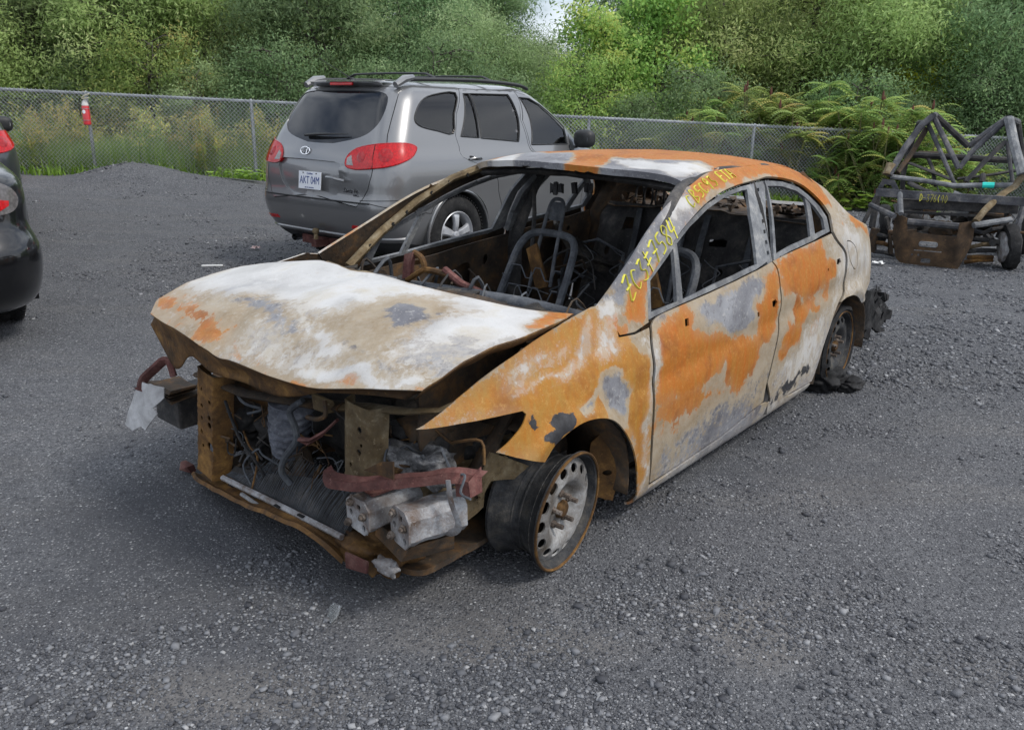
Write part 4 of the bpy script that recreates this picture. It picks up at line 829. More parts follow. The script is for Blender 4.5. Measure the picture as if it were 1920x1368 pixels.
b = MB(); b.box((pA[0]-.16, pA[1]+.01, pA[2]+.066), (.26, .11, .008), Matrix.Rotation(R(-10), 3, 'Z'), .006); b.build('rail_flange', M_REDRUST, car, rough=.01)
b = MB(); b.box((pA[0]-.14, (pA[1]+pB[1])/2, pA[2]-.095), (.16, .24, .05), Matrix.Rotation(R(-10), 3, 'Z'), .02); b.build('tow_bracket', M_CHAR_RUST, car, rough=.02)
# strap wrapped round the left box
q = np.array(Yp((600+640/2.58, 560+1010/2.58), pB[1]+.10))
MB().tube(crv([(q[0]+.02, q[1]+.0, q[2]+.10), (q[0]+.02, q[1]+.02, q[2]+.03), (q[0], q[1]+.025, q[2]-.05), (q[0]-.01, q[1]-.03, q[2]-.10), (q[0]-.03, q[1]-.10, q[2]-.11)], 5), .012, 6, flat=.35).build('rail_strap', M_ALU, car, True, rough=.006)
# red-rusted crossbar
bp_ = crv([X(c2([(18, 845)])[0], .655), X(c2([(50, 885)])[0], .655), X(c2([(160, 905)])[0], .64), X(c2([(400, 890)])[0], .58), X(c2([(640, 865)])[0], .48), X(c2([(780, 880)])[0], .40)], 5)
b = MB(); r0 = [(x, y, z+.012) for x, y, z in bp_]; r1 = [(x+.008, y, z-.016) for x, y, z in bp_]; r2 = [(x-.03, y, z+.020) for x, y, z in bp_]
b.strip(r0, r1); b.strip(r2, r0); b.build('crossbar', M_REDRUST, car, False, thick=.003, rough=.006, rs=14)
b = MB(); q = X(c2([(720, 890)])[0], .42); b.box(q, (.06, .07, .06), Matrix.Rotation(R(20), 3, 'X'), .015); b.build('crossbar_mount', M_REDRUST, car, rough=.02)
b = MB(); q = X(c2([(290, 845)])[0], .60); b.add([(q[0], q[1]-.07, q[2]-.01), (q[0], q[1]+.06, q[2]), (q[0]-.01, q[1]+.05, q[2]+.05), (q[0]-.01, q[1]-.0, q[2]+.035)], [(0, 1, 2, 3)]); b.build('crossbar_tab', M_BROWNRUST, car, thick=.006)
# left headlamp carrier: strut and pierced flange
MB().tube([(.10, .66, .60), (.16, .65, .50), (.24, .64, .40), (.27, .63, .33)], [.035, .04, .05, .05], 7, flat=.5).build('lamp_strut', M_CHAR_RUST, car, True, rough=.02)
fl = [Yp(c2([p])[0], .70) for p in ((850, 750), (990, 800), (990, 850), (930, 870), (850, 890), (815, 950), (790, 990), (770, 985), (800, 890), (830, 800))]
panel('lamp_flange', [(p[0], p[2]) for p in fl], lambda u, v: np.stack([u, .70+.02*np.sin(u*20), v], 1), M_OCHRESTEEL, car, [ell(fl[8][0]+.005, fl[8][2]-.02, .008, .008, 8), ell(fl[6][0]+.012, fl[6][2]+.02, .008, .008, 8)], .012, .008, (0, 1, 0))
lp = [Yp(c2([p])[0], .66) for p in ((640, 920), (790, 900), (780, 1000), (700, 1090), (650, 1130))]
panel('rail_side_plate', [(p[0], p[2]) for p in lp], lambda u, v: np.stack([u, .66+.01*np.sin(u*30), v], 1), M_OCHRESTEEL, car, [ell(lp[0][0]-.03, lp[0][2]-.05, .010, .012, 8)], .015, .006, (0, 1, 0))
M_PALEALLOY = rusty('pale_alloy', (.22, .215, .21), (.42, .42, .425), (.50, .50, .50), 5, 0, .5)
# right front corner: bent bracket and torn alloy plate
MB().tube(crv([X(c1(250, 330), .55), X(c1(215, 255), .56), X(c1(160, 290), .58), X(c1(110, 350), .60), X(c1(95, 400), .61)], 5), [.02]*20+[.03], 7, flat=.6).build('corner_arm', M_REDRUST, car, True, rough=.008)
cp_ = [X(c1(*p), .62) for p in ((70, 350), (150, 400), (155, 450), (135, 490), (150, 520), (130, 590), (110, 570), (75, 590), (35, 560), (50, 450))]
panel('corner_plate', [(p[1], p[2]) for p in cp_], lambda u, v: np.stack([.62-.5*np.clip(u-cp_[0][1]-.05, 0, 1)+.15*np.clip(.38-v, -.1, 1)+.004*fbm(u*20, v*20, 2), u, v], 1), M_PALEALLOY, car, [], .012, .005, (1, 0, 0))
b = MB(); cq = X(c1(262, 470), .42); b.box((cq[0]-.06, cq[1]+.0, cq[2]), (.20, .19, .13), None, .014); b.build('rail_end', M_CHAR, car, bevel=.01, rough=.01)
for k, z in enumerate((.02, .045, .07)):
    q = X(c1(250, 385), .44); b = MB(); b.box((q[0], q[1], q[2]-.03+z*.7), (.12, .19, .005), Matrix.Rotation(R(5*k-6), 3, 'X'), .012); b.build('torn_sheet', M_CHAR_RUST, car, rough=.01)
b = MB(); q = X(c1(290, 780), .48); b.box((q[0]-.02, q[1]+.02, q[2]), (.03, .075, .035), None, .008); b.build('crossmember_end', M_REDRUST, car, rough=.01)
p = [X(c1(*q), .63) for q in ((1100, 1195), (1210, 1245), (1205, 1300), (1105, 1270))]
b = MB(); b.add(p, [(0, 1, 2, 3)]); b.build('hanging_tab', M_REDRUST, car, thick=.008)
lump('crumpled_foil', X(c1(1300, 1265), .60), (.02, .045, .022), M_ALU, 6, .5)
lump('undertray_remains', X(c1(1240, 1160), .50), (.10, .14, .06), M_BROWNRUST, 10, .4)
# engine bay
lump('engine_block', (.12, -.02, .42), (.20, .30, .20), M_ENGINE, 10, .22)
lump('engine_block', (.20, .20, .30), (.14, .16, .14), M_ENGINE, 10, .3)
lump('gearbox', (.12, .40, .32), (.18, .18, .15), M_ENGINE, 10, .35)
q = X(c1(1390, 690), .40); lump('battery_tray', (q[0], q[1], q[2]-.02), (.10, .16, .03), M_BROWNRUST, 10, .35)
q = X(c1(1470, 750), .42); lump('ash_heap', (q[0], q[1], q[2]), (.07, .13, .05), M_ASHPILE, 10, .5)
q = X(c1(1300, 720), .42); lump('rust_heap', (q[0], q[1], q[2]), (.06, .08, .06), M_BROWNRUST, 10, .5)
b = MB(); c0, c9 = np.array(X(c1(830, 450), .44)), np.array(X(c1(815, 700), .44)); pr = []
for k in range(29):
    f = k/28; pr.append((tuple(c0*(1-f)+c9*f), .075*(1-.25*f*f)+(.006 if k % 4 < 2 else -.004)))
b.tube([p for p, r_ in pr], [r_ for p, r_ in pr], 14); b.build('intake_body', rusty('blue_grey_alloy', (.05, .055, .07), (.13, .14, .17), (.26, .27, .30), 16), car, True, rough=.012)
MB().tube(crv([X(c1(890, 450), .52), X(c1(825, 500), .54), X(c1(850, 580), .55), X(c1(855, 650), .55), X(c1(800, 730), .55), X(c1(785, 800), .54), X(c1(830, 860), .52)], 5), .012, 8).build('coolant_hose', M_TUBE, car, True)
MB().tube(crv([X(c1(505, 450), .54), X(c1(545, 560), .55), X(c1(580, 640), .55), X(c1(650, 740), .55), X(c1(700, 820), .55)], 4), .006, 6).build('wire', M_BLACK, car, True)
for k in range(46):
    lf_ = k % 3 == 2; a = X(c1(random.uniform(1240, 1600), random.uniform(560, 800)), random.uniform(.30, .48)) if lf_ else X(c1(random.uniform(480, 1060), random.uniform(440, 780)), random.uniform(.40, .53)); d = [a]
    for j in range(4): d.append((d[-1][0]+random.uniform(-.04, .04), d[-1][1]+random.uniform(-.08, .08), d[-1][2]+random.uniform(-.07, .04)))
    MB().tube(crv(d, 4), random.uniform(.0015, .0055), 5).build('burnt_wire', random.choice([M_TUBE, M_CHAR, M_CHAR_RUST, M_ENGINE, M_BROWNRUST]), car, True)
for k in range(7):
    a = X(c1(random.uniform(480, 740), random.uniform(520, 760)), .36); lump('engine_part', a, (random.uniform(.03, .06), random.uniform(.03, .07), random.uniform(.03, .06)), random.choice([M_ENGINE, M_FRAME_GREY, M_ENGINE, M_CHAR]), 6, .4)
for k in range(6):
    a = X(c1(random.uniform(1250, 1560), random.uniform(600, 800)), .34); lump('engine_part', a, (random.uniform(.03, .07), random.uniform(.04, .08), random.uniform(.03, .06)), random.choice([M_ENGINE, M_CHAR_RUST, M_CHAR]), 6, .4)
b = MB(); b.lathe([(-.03, 0.), (-.03, .06), (-.02, .075), (.02, .075), (.03, .06), (.03, .02), (.05, .02), (.05, 0)], 18, 'x', X(c1(860, 750), .42)); b.build('pulley', M_CHAR_RUST, car, True)
sheet('subframe', rrect(-.15, .50, -.60, .62, .06), lambda u, v: np.stack([u, v, .115+.015*fbm(u*8, v*8, 3)], 1), M_CHAR_RUST, [ell(.2, .2, .1, .14, 16), ell(.1, -.25, .12, .15, 16)], .05, .02)
for sg in (1, -1):     # inner fenders and wheel wells
    panel('inner_fender', rrect(-.45, .42, .25, .80, .04), lambda u, v, sg=sg: np.stack([u, sg*(.56+.02*fbm(u*7, v*7, 3)), v], 1), M_CHAR_RUST, car, [ell(0.0, .35, .09, .09, 16)], .05, .008, (0, sg, 0))
    for cx, nm in ((.0, 'wheel_well'), (-2.68, 'wheel_well')):
        b = MB(); prev = None
        arcs = [[(cx+.365*math.cos(t), sg*yy, .20+.345*math.sin(t)) for t in np.linspace(1.15 if cx == 0 and sg > 0 else -.15, math.pi+.15, 18)] for yy in (.845, .70, .56)]
        b.strip(arcs[0], arcs[1]); b.strip(arcs[1], arcs[2]); b.build(nm, M_CHAR_RUST, car, True, thick=.006, rough=.008)
    if True:
        b = MB(); b.add([(-2.3, sg*.56, .1), (-3.05, sg*.56, .1), (-3.05, sg*.56, .62), (-2.3, sg*.56, .62)], [(0, 1, 2, 3)]); b.build('wheel_well', M_CHAR, car, thick=.006)
panel('well_patch', [(-.36, .10), (-.39, .35), (-.34, .42), (-.29, .34), (-.27, .14)], lambda u, v: np.stack([u, .80-.9*(u+.38)+.01*fbm(u*9, v*9, 2), v], 1), M_BROWNRUST, car, [ell(-.335, .22, .014, .012, 10)], .02, .008, (.5, 1, 0))
# ---- wheels
def steel_wheel(center, steer, camber, facem, barm, tyre=False, name='wheel'):
    r = bpy.data.objects.new(name, None); C.objects.link(r); r.parent = car; r.location = center; r.rotation_euler = (camber, 0, steer); r.empty_display_size = .1
    # axle along +y (outer face); profile of one-piece drop-centre rim
    b = MB(); b.lathe([(.088, .205), (.092, .212), (.082, .214), (.072, .203), (.055, .194), (.040, .187), (.010, .172), (-.020, .170), (-.045, .186), (-.070, .193), (-.088, .203), (-.098, .214), (-.108, .212), (-.104, .200), (-.088, .194), (-.060, .183), (-.02, .163), (.01, .164), (.045, .178), (.070, .190), (.086, .197), (.088, .205)], 48, 'y')
    b.build('rim', barm, r, True)
    for yy, rr_ in ((.0895, .2085), (.0, .1735), (-.03, .176), (-.1035, .2085)):
        MB().tube([(rr_*math.cos(q), yy, rr_*math.sin(q)) for q in np.linspace(0, 2*math.pi, 56, endpoint=False)], .0055 if abs(yy) > .05 else .004, 6, closed=True).build('rim_flange', M_BROWNRUST if yy > .05 else barm, r, True)
    def dish(u, v):
        rr = np.hypot(u, v); return np.stack([u, np.interp(rr, [0, .034, .036, .075, .095, .115, .140, .168, .182, .193], [.058, .058, .052, .050, .068, .082, .080, .070, .060, .052]), v], 1)
    hs = [ell(.153*math.cos(a), .153*math.sin(a), .0165, .0220, 14, a) for a in np.linspace(0, 2*math.pi, 14, endpoint=False)]
    panel('rim_face', ell(0, 0, .193, .193, 60), dish, facem, r, hs, .011, .006, (0, 1, 0))
    b = MB(); b.lathe([(.04, .0), (.076, .0), (.076, .024), (.068, .032), (.046, .034)], 20, 'y'); b.build('hub', M_BROWNRUST, r, True)
    for k in range(5):
        a = 2*math.pi*k/5+.3; c = (.057*math.cos(a), 0, .057*math.sin(a)); b = MB(); b.lathe([(.045, .0145), (.060, .0145), (.060, .009), (.092, .0085), (.092, 0)], 8, 'y', c); b.build('stud', M_STUD, r)
    b = MB(); b.lathe([(-.06, .0), (-.06, .13), (-.045, .14), (.0, .14), (.01, .06), (.02, .0)], 24, 'y'); b.build('brake_drum', M_CHAR_RUST, r, True)
    if tyre:
        b = MB(); Vv = []; n = 44; prof = [(.085, .205), (.10, .235), (.085, .265), (.03, .275), (-.05, .275), (-.10, .26), (-.11, .23), (-.09, .205)]
        for j in range(n):
            q = 2*math.pi*j/n; k = .55+.35*max(0, math.cos(q-R(-10)))+.25*mnoise.noise(Vector((math.cos(q)*3, math.sin(q)*3, 1)))
            for a, rr in prof:
                rad = .205+(rr-.205)*k; rad = min(rad, .245/max(.1, abs(math.sin(q)))) if math.sin(q) < -.5 else rad
                Vv.append((rad*math.cos(q), a, rad*math.sin(q)))
        m_ = len(prof); b.add(Vv, [(j*m_+i, j*m_+(i+1) % m_, ((j+1) % n)*m_+(i+1) % m_, ((j+1) % n)*m_+i) for j in range(n) for i in range(m_)])
        b.build('tyre', M_BLACK, r, True, rough=.01, rs=18)
    return r
steel_wheel((.0, .735, .213), R(6), R(-4), M_RIM, M_DARKRIM)
steel_wheel((.0, -.735, .213), R(6), R(4), M_RIM, M_DARKRIM)
steel_wheel((-2.67, .735, .225), 0, 0, M_DARKRIM, M_DARKRIM, True)
steel_wheel((-2.67, -.735, .225), 0, 0, M_DARKRIM, M_DARKRIM, True)
# charred bumper skin hanging behind the rear wheel
bq = [Yp(p, .74) for p in ((1617, 560), (1628, 545), (1645, 545), (1650, 560), (1662, 570), (1660, 578), (1672, 582), (1668, 598), (1660, 600), (1650, 612), (1656, 620), (1645, 622), (1636, 612), (1628, 638), (1618, 632), (1624, 618), (1605, 622), (1605, 600), (1615, 590))]
panel('charred_bumper', [(p[0], p[2]) for p in bq], lambda u, v: np.stack([u, .74+.03*fbm(u*12, v*12, 3), v], 1), M_BLACK, car, [], .012, .03, (0, 1, 0))
b = MB()
for k in range(30):
    a = Yp((random.uniform(1618, 1660), random.uniform(548, 600)), random.uniform(.6, .76)); b.box(a, (.05, .05, .012), Matrix.Rotation(random.uniform(0, 3), 3, 'Y') @ Matrix.Rotation(random.uniform(0, 3), 3, 'X'), .01)
b.build('charred_scraps', M_BLACK, car, rough=.01, rs=30)['kind'] = 'stuff'
b = MB()
for k in range(14):
    a = Vector(Yp((1636+k*.9, 548), .72)); b.tube([a, a+Vector((-.01+random.uniform(-.02, .0), .0, .03+random.uniform(0, .02)))], .0012, 4)
b.build('frayed_cords', M_BLACK, car)['kind'] = 'stuff'
# yellow paint-marker writing
GL = {'Z': [[(0, .9), (.7, 1), (.1, 0), (.8, .1)], [(.1, .5), (.7, .55)]], 'C': [[(.7, .8), (.3, .9), (.05, .5), (.3, .05), (.7, .2)]], '3': [[(.1, .9), (.6, .95), (.3, .55), (.7, .35), (.5, .02), (.05, .1)]], 'F': [[(.35, 1), (.3, 0)], [(.1, .75), (.75, .8)], [(.05, .4), (.75, .5)]], '7': [[(.05, .9), (.75, .95), (.3, 0)], [(.15, .5), (.75, .5)]],
      '5': [[(.75, .95), (.25, .9), (.2, .55), (.6, .5), (.65, .15), (.1, .05)]], '8': [[(.4, .5), (.1, .75), (.4, 1), (.7, .75), (.4, .5), (.1, .25), (.4, 0), (.7, .25), (.4, .5)]], '4': [[(.25, 1), (.1, .45), (.75, .5)], [(.65, 1), (.5, 0)]], 'B': [[(.15, 0), (.2, 1), (.65, .8), (.2, .5), (.7, .25), (.15, 0)]], '9': [[(.65, .7), (.3, .5), (.15, .8), (.5, 1), (.65, .7), (.5, 0)]], 'E': [[(.7, 1), (.15, .95), (.1, .02), (.7, .05)], [(.1, .5), (.6, .55)]], 'T': [[(.05, .95), (.8, 1)], [(.42, .97), (.35, 0)]], 'A': [[(.0, 0), (.4, 1), (.75, 0)], [(.15, .4), (.65, .4)]], 'D': [[(.2, 0), (.2, 1), (.7, .7), (.65, .25), (.2, 0)]], '6': [[(.6, 1), (.15, .5), (.2, .1), (.6, .1), (.6, .4), (.2, .45)]], '(': [[(.5, 1), (.25, .5), (.5, 0)]], '0': [[(.4, 1), (.1, .5), (.4, 0), (.7, .5), (.4, 1)]], '-': [[(.1, .5), (.7, .5)]], ' ': []}
def handwriting(text, path, height, F, m, parent, name='marker_writing', r=.0035):
    """path: list of (u,v) baseline points; letters stand across it"""
    pth = np.array(path); d = np.concatenate([[0], np.cumsum(np.hypot(*np.diff(pth, axis=0).T))]); L = d[-1]; n = len(text); b = MB()
    for i, ch in enumerate(text):
        for st in GL[ch]:
            q = []
            for gx, gy in crv(st, 4):
                s = (i+.08+gx)/n*L; c = np.array([np.interp(s, d, pth[:, 0]), np.interp(s, d, pth[:, 1])])
                c1_ = np.array([np.interp(min(s+.01, L), d, pth[:, 0]), np.interp(min(s+.01, L), d, pth[:, 1])]); c0_ = np.array([np.interp(max(s-.01, 0), d, pth[:, 0]), np.interp(max(s-.01, 0), d, pth[:, 1])])
                t_ = c1_-c0_; t_ /= np.hypot(*t_)+1e-9; nrm = np.array([-t_[1], t_[0]])
                c = c+nrm*(gy-.5)*height(i) if callable(height) else c+nrm*(gy-.5)*height
                q.append(tuple(F(np.array([c[0]]), np.array([c[1]]))[0]))
            b.tube(q, r, 5, flat=.45)
    o = b.build(name, m, parent, True); o['kind'] = 'stuff'; return o
def inv(F):  # writing stands proud of the paint
    return off(F, .0015)
w1 = crv(CS.pts([(1172, 548), (1200, 511), (1228, 470), (1250, 440), (1266, 424)]), 5)
handwriting('ZC3F7584', w1, -.085, inv(civic), M_YELLOW, car, r=.0048)
w2 = crv(CS.pts([(1290, 382), (1308, 361), (1330, 343), (1352, 331), (1372, 324)]), 5)
handwriting('CB5C93 ETA', w2, -.062, inv(civic), M_YELLOW, car, r=.0042)
# ------------------------------------------------------------------ whole cars: ring loft with panels cut out of it
def paint(name, col, flake=.15):
    mm, t, b = mat(name, col, .32, .55, 1.0); b.inputs['Coat Roughness'].default_value = .04
    n = noisen(t, 3, 4, .6); d = noisen(t, 60, 3, .7)
    t.links.new(mth(t, 'MULTIPLY_ADD', n, .06, .30), b.inputs['Roughness'])
    dirt = mixc(t, mth(t, 'MULTIPLY', ramp(t, n, (.45, 0.), (.75, 1.)), .12), col, (.16, .155, .145)); t.links.new(dirt, b.inputs['Base Color'])
    b.inputs['Coat Roughness'].default_value = .07; return mm
M_GREYPAINT = paint('grey_metallic', (.185, .188, .192)); M_DARKPAINT = paint('dark_grey_metallic', (.05, .054, .06)); M_BLACKPAINT = paint('black_paint', (.006, .0065, .008))
M_TINT = mat('tinted_glass', (.010, .011, .013), .04, 0, 0, .6)[0]
def clear_glass(name='side_glass', tint=(.62, .70, .68)):
    mm = bpy.data.materials.new(name); mm.use_nodes = True; t = mm.node_tree; t.nodes.clear()
    o = N(t, 'ShaderNodeOutputMaterial'); mx = N(t, 'ShaderNodeMixShader'); tr = N(t, 'ShaderNodeBsdfTransparent'); gl = N(t, 'ShaderNodeBsdfGlossy'); fr = N(t, 'ShaderNodeFresnel')
    tr.inputs['Color'].default_value = (*tint, 1); gl.inputs['Roughness'].default_value = .02; fr.inputs['IOR'].default_value = 1.6
    t.links.new(fr.outputs[0], mx.inputs[0]); t.links.new(tr.outputs[0], mx.inputs[1]); t.links.new(gl.outputs[0], mx.inputs[2]); t.links.new(mx.outputs[0], o.inputs['Surface']); return mm
M_CLEAR = clear_glass(); M_PRIVACY = clear_glass('privacy_glass', (.58, .56, .55))
M_PLASTIC = mat('black_plastic', (.014, .015, .016), .55)[0]; M_SEAM = mat('panel_gap', (.004, .004, .004), .9)[0]
M_CHROME = mat('chrome', (.75, .76, .78), .12, 1)[0]; M_SILVER = mat('silver_alloy', (.42, .43, .45), .38, .35)[0]
M_TYRE = rusty('tyre_rubber', (.012, .012, .013), (.018, .018, .019), (.04, .039, .037), 30)
def lens(name, col):
    mm, t, b = mat(name, col, .16, 0, .25, .35); tc = N(t, 'ShaderNodeTexCoord')
    wv = N(t, 'ShaderNodeTexVoronoi'); wv.inputs['Scale'].default_value = 55; t.links.new(tc.outputs['Object'], wv.inputs['Vector'])
    t.links.new(mixc(t, mth(t, 'MULTIPLY', wv.outputs['Distance'], .9), col, tuple(c*.45 for c in col)), b.inputs['Base Color']); return mm
M_REDLENS = lens('red_lens', (.58, .004, .008)); M_REDLENS2 = lens('deep_red_lens', (.42, .008, .012)); M_CLEARLENS = lens('clear_lens', (.34, .32, .32))
M_SMOKELENS = lens('smoked_lens', (.16, .15, .15)); M_CABIN = mat('cabin_trim', (.05, .05, .052), .8)[0]; M_CABINGREY = mat('pale_cabin_trim', (.34, .335, .32), .8)[0]
M_WHITEPLATE = mat('plate_white', (.72, .74, .77), .4)[0]; M_BLUEINK = mat('plate_blue', (.03, .06, .22), .5)[0]
class Ring:
    """loft of rounded plan outlines; s runs right side, rear, left side, front; t runs up"""
    LS, LC, LR = 3.6, .4, 1.4
    def __init__(s, rows, bow=.05, sbow=.03):
        a = np.array(rows, float); s.rows = a; s.bow, s.sbow = bow, sbow
        d = np.concatenate([[0], np.cumsum(np.maximum(.02, np.hypot(np.diff(a[:, 0]), np.diff(a[:, 1]))))]); s.d = d
        s.S = 2*(s.LS+s.LR)+4*s.LC; s.T = d[-1]
        tt = np.linspace(0, d[-1], 400); cols = []
        for c in range(5):
            # monotone-ish smooth interpolation by short moving average
            v = np.interp(tt, d, a[:, c]); k = 9; vp = np.concatenate([np.full(k, v[0]), v, np.full(k, v[-1])]); v = np.convolve(vp, np.ones(2*k+1)/(2*k+1), 'valid'); cols.append(v)
        s.tt, s.cols = tt, cols
    def prm(s, t): return [np.interp(t, s.tt, c) for c in s.cols]
    def t_of_z(s, z): return np.interp(z, s.cols[0], s.tt)
    def st(s, x, z, left=False):
        t = s.t_of_z(z); _, W, Rr, Fr, rc = s.prm(t); xr, xf = Rr+rc, Fr-rc
        q = s.LS*(1-(x-xr)/(xf-xr)); return (float(s.mir(q) if left else q), float(t))
    def rear(s, y, z):
        t = s.t_of_z(z); _, W, Rr, Fr, rc = s.prm(t); return (float(s.LS+s.LC+s.LR*.5*(1+y/(W-rc))), float(t))
    def mir(s, q): return 2*s.LS+2*s.LC+s.LR-q
    def __call__(s, u, t):
        u = np.asarray(u, float) % s.S; t = np.asarray(t, float); z, W, Rr, Fr, rc = s.prm(t)
        rc = np.minimum(rc, W*.9); xr, xf = Rr+rc, Fr-rc; yw = W-rc
        uf = 2*s.LS+3*s.LC+1.5*s.LR; half = (u > s.LS+s.LC+s.LR/2) & (u <= uf)
        um = np.where(half, 2*s.LS+2*s.LC+s.LR-u, np.where(u > uf, u-s.S, u))            # mirrored onto the right-hand half
        LS, LC, LR = s.LS, s.LC, s.LR
        x = np.zeros_like(um); y = np.zeros_like(um)
        a = (um >= 0) & (um <= LS); f = um/LS; x = np.where(a, xf+(xr-xf)*f, x); y = np.where(a, -W, y)
        c = (um > LS) & (um <= LS+LC); g = (um-LS)/LC*math.pi/2; x = np.where(c, xr-rc*np.sin(g), x); y = np.where(c, -yw-rc*np.cos(g), y)
        e = um > LS+LC; h = (um-LS-LC)/(LR/2); x = np.where(e, Rr, x); y = np.where(e, -yw*(1-h), y)
        k = (um < 0) & (um >= -LC); g = -um/LC*math.pi/2; x = np.where(k, xf+rc*np.sin(g), x); y = np.where(k, -yw-rc*np.cos(g), y)
        l = um < -LC; h = (-um-LC)/(LR/2); x = np.where(l, Fr, x); y = np.where(l, -yw*(1-h), y)
        wy = np.abs(y)/np.maximum(W, .05)
        mid = (Rr+Fr)/2; x = x+s.bow*wy**2*np.where(x < mid, 1, -1.4)*np.clip(np.abs(x-mid)/1.5, 0, 1)
        y = y*(1-s.sbow*((x-mid)/2.2)**2)
        y = np.where(half, -y, y)
        return np.stack([x, y, np.broadcast_to(z, x.shape)], 1)
def offs(F, d, c=(1.3, 0, .8)):
    def G(u, v):
        u = np.asarray(u, float); v = np.asarray(v, float); e = 1e-3; p = F(u, v); n = np.cross(F(u+e, v)-p, F(u, v+e)-p); n /= np.linalg.norm(n, axis=1)[:, None]+1e-12
        sg = np.sign(((p-np.array(c))*n).sum(1))[:, None]; return p+n*sg*(d(u, v)[:, None] if callable(d) else d)
    return G
def text_mesh(body, size, M, m, parent, name, shear=0, ext=.0006, sx=1.0):
    cu = bpy.data.curves.new(name, 'FONT'); cu.body = body; cu.size = size; cu.align_x = 'CENTER'; cu.align_y = 'CENTER'; cu.extrude = ext; cu.shear = shear
    o = bpy.data.objects.new(name, cu); C.objects.link(o); bpy.context.view_layer.update()
    me = bpy.data.meshes.new_from_object(o.evaluated_get(bpy.context.evaluated_depsgraph_get())); bpy.data.objects.remove(o)
    me.transform(M @ Matrix.Diagonal((sx, 1, 1, 1))); me.materials.clear(); me.materials.append(m)
    n = bpy.data.objects.new(name, me); C.objects.link(n); n.parent = parent; n['kind'] = 'stuff'; return n
def alloy_wheel(parent, c, side, rt=.365, rr=.215, name='wheel', face=M_SILVER):
    r = bpy.data.objects.new(name, None); C.objects.link(r); r.parent = parent; r.location = c; r.rotation_euler = (0, 0, 0 if side > 0 else math.pi); r.empty_display_size = .1
    b = MB(); w_ = .115; b.lathe([(w_*.8, rr+.005), (w_, rr+.03), (w_*1.02, rr+.07), (w_*.9, rt-.025), (w_*.7, rt-.004), (w_*.3, rt), (-w_*.3, rt), (-w_*.7, rt-.004), (-w_, rt-.04), (-w_*.9, rr)], 48, 'y'); ty = b.build('tyre', M_TYRE, r, True)
    b = MB()
    for k in range(64):
        a = 2*math.pi*k/64
        for yy in (w_*.62, -w_*.2): b.box(((rt-.002)*math.cos(a), yy, (rt-.002)*math.sin(a)), (.016, w_*.5, .012), Matrix.Rotation(-a, 3, 'Y'))
    tr = b.build('tread', M_TYRE, r); tr['kind'] = 'stuff'
    b = MB(); b.lathe([(w_*.85, rr+.008), (w_*.9, rr), (w_*.75, rr-.014), (w_*.2, rr-.03), (-w_*.8, rr-.02)], 40, 'y'); b.build('rim', face, r, True)
    for k in range(5):
        a = 2*math.pi*k/5+.35; b = MB(); e = Vector((math.cos(a), 0, math.sin(a))); t_ = Vector((-math.sin(a), 0, math.cos(a))); q = []
        for f, wd, d in ((.03, .030, .080), (.10, .034, .090), (.16, .042, .088), (rr-.004, .066, .074)):
            q.append([e*f+t_*wd+Vector((0, d-.02, 0)), e*f+t_*wd*.6+Vector((0, d, 0)), e*f-t_*wd*.6+Vector((0, d, 0)), e*f-t_*wd+Vector((0, d-.02, 0))])
        for i in range(3): b.strip(q[i], q[i+1])
        b.build('spoke', face, r, True, thick=.01)
    b = MB(); b.lathe([(.10, 0), (.098, .03), (.085, .04), (.06, .045)], 16, 'y'); b.build('hub_cap', face, r, True)
    b = MB(); b.lathe([(.01, 0), (.01, rr-.03), (-.05, rr-.03)], 24, 'y'); b.build('brake_disc', M_CHAR, r, True)
    return r
SUVF = Frame(-1.239, 8.202, R(52.228))
suv_rows = [(.22, .78, -.56, 3.30, .20), (.27, .84, -.70, 3.42, .22), (.36, .895, -.82, 3.52, .24), (.46, .925, -.90, 3.58, .25), (.58, .938, -.945, 3.60, .26), (.68, .942, -.958, 3.60, .26), (.715, .942, -.945, 3.58, .26), (.74, .942, -.925, 3.56, .26), (.85, .948, -.918, 3.50, .26), (.95, .944, -.905, 3.38, .26), (1.00, .936, -.895, 3.1, .25), (1.04, .925, -.88, 2.75, .25), (1.08, .908, -.868, 2.36, .24), (1.14, .880, -.838, 2.24, .23), (1.25, .842, -.78, 2.12, .22), (1.40, .785, -.69, 1.93, .22), (1.52, .738, -.615, 1.74, .22), (1.60, .698, -.56, 1.60, .21), (1.66, .648, -.50, 1.48, .20), (1.70, .57, -.42, 1.36, .18), (1.725, .43, -.28, 1.15, .14), (1.738, .22, .0, .9, .08), (1.742, .02, .3, .6, .01)]
SR = Ring(suv_rows)
SS = Surf(SR, SUVF, 0, 5.9, 0, SR.T*.97, 380, 220)
def c6(L): return [(460+x/2.909, 110+y/2.909) for x, y in L]
SP = SS.pts
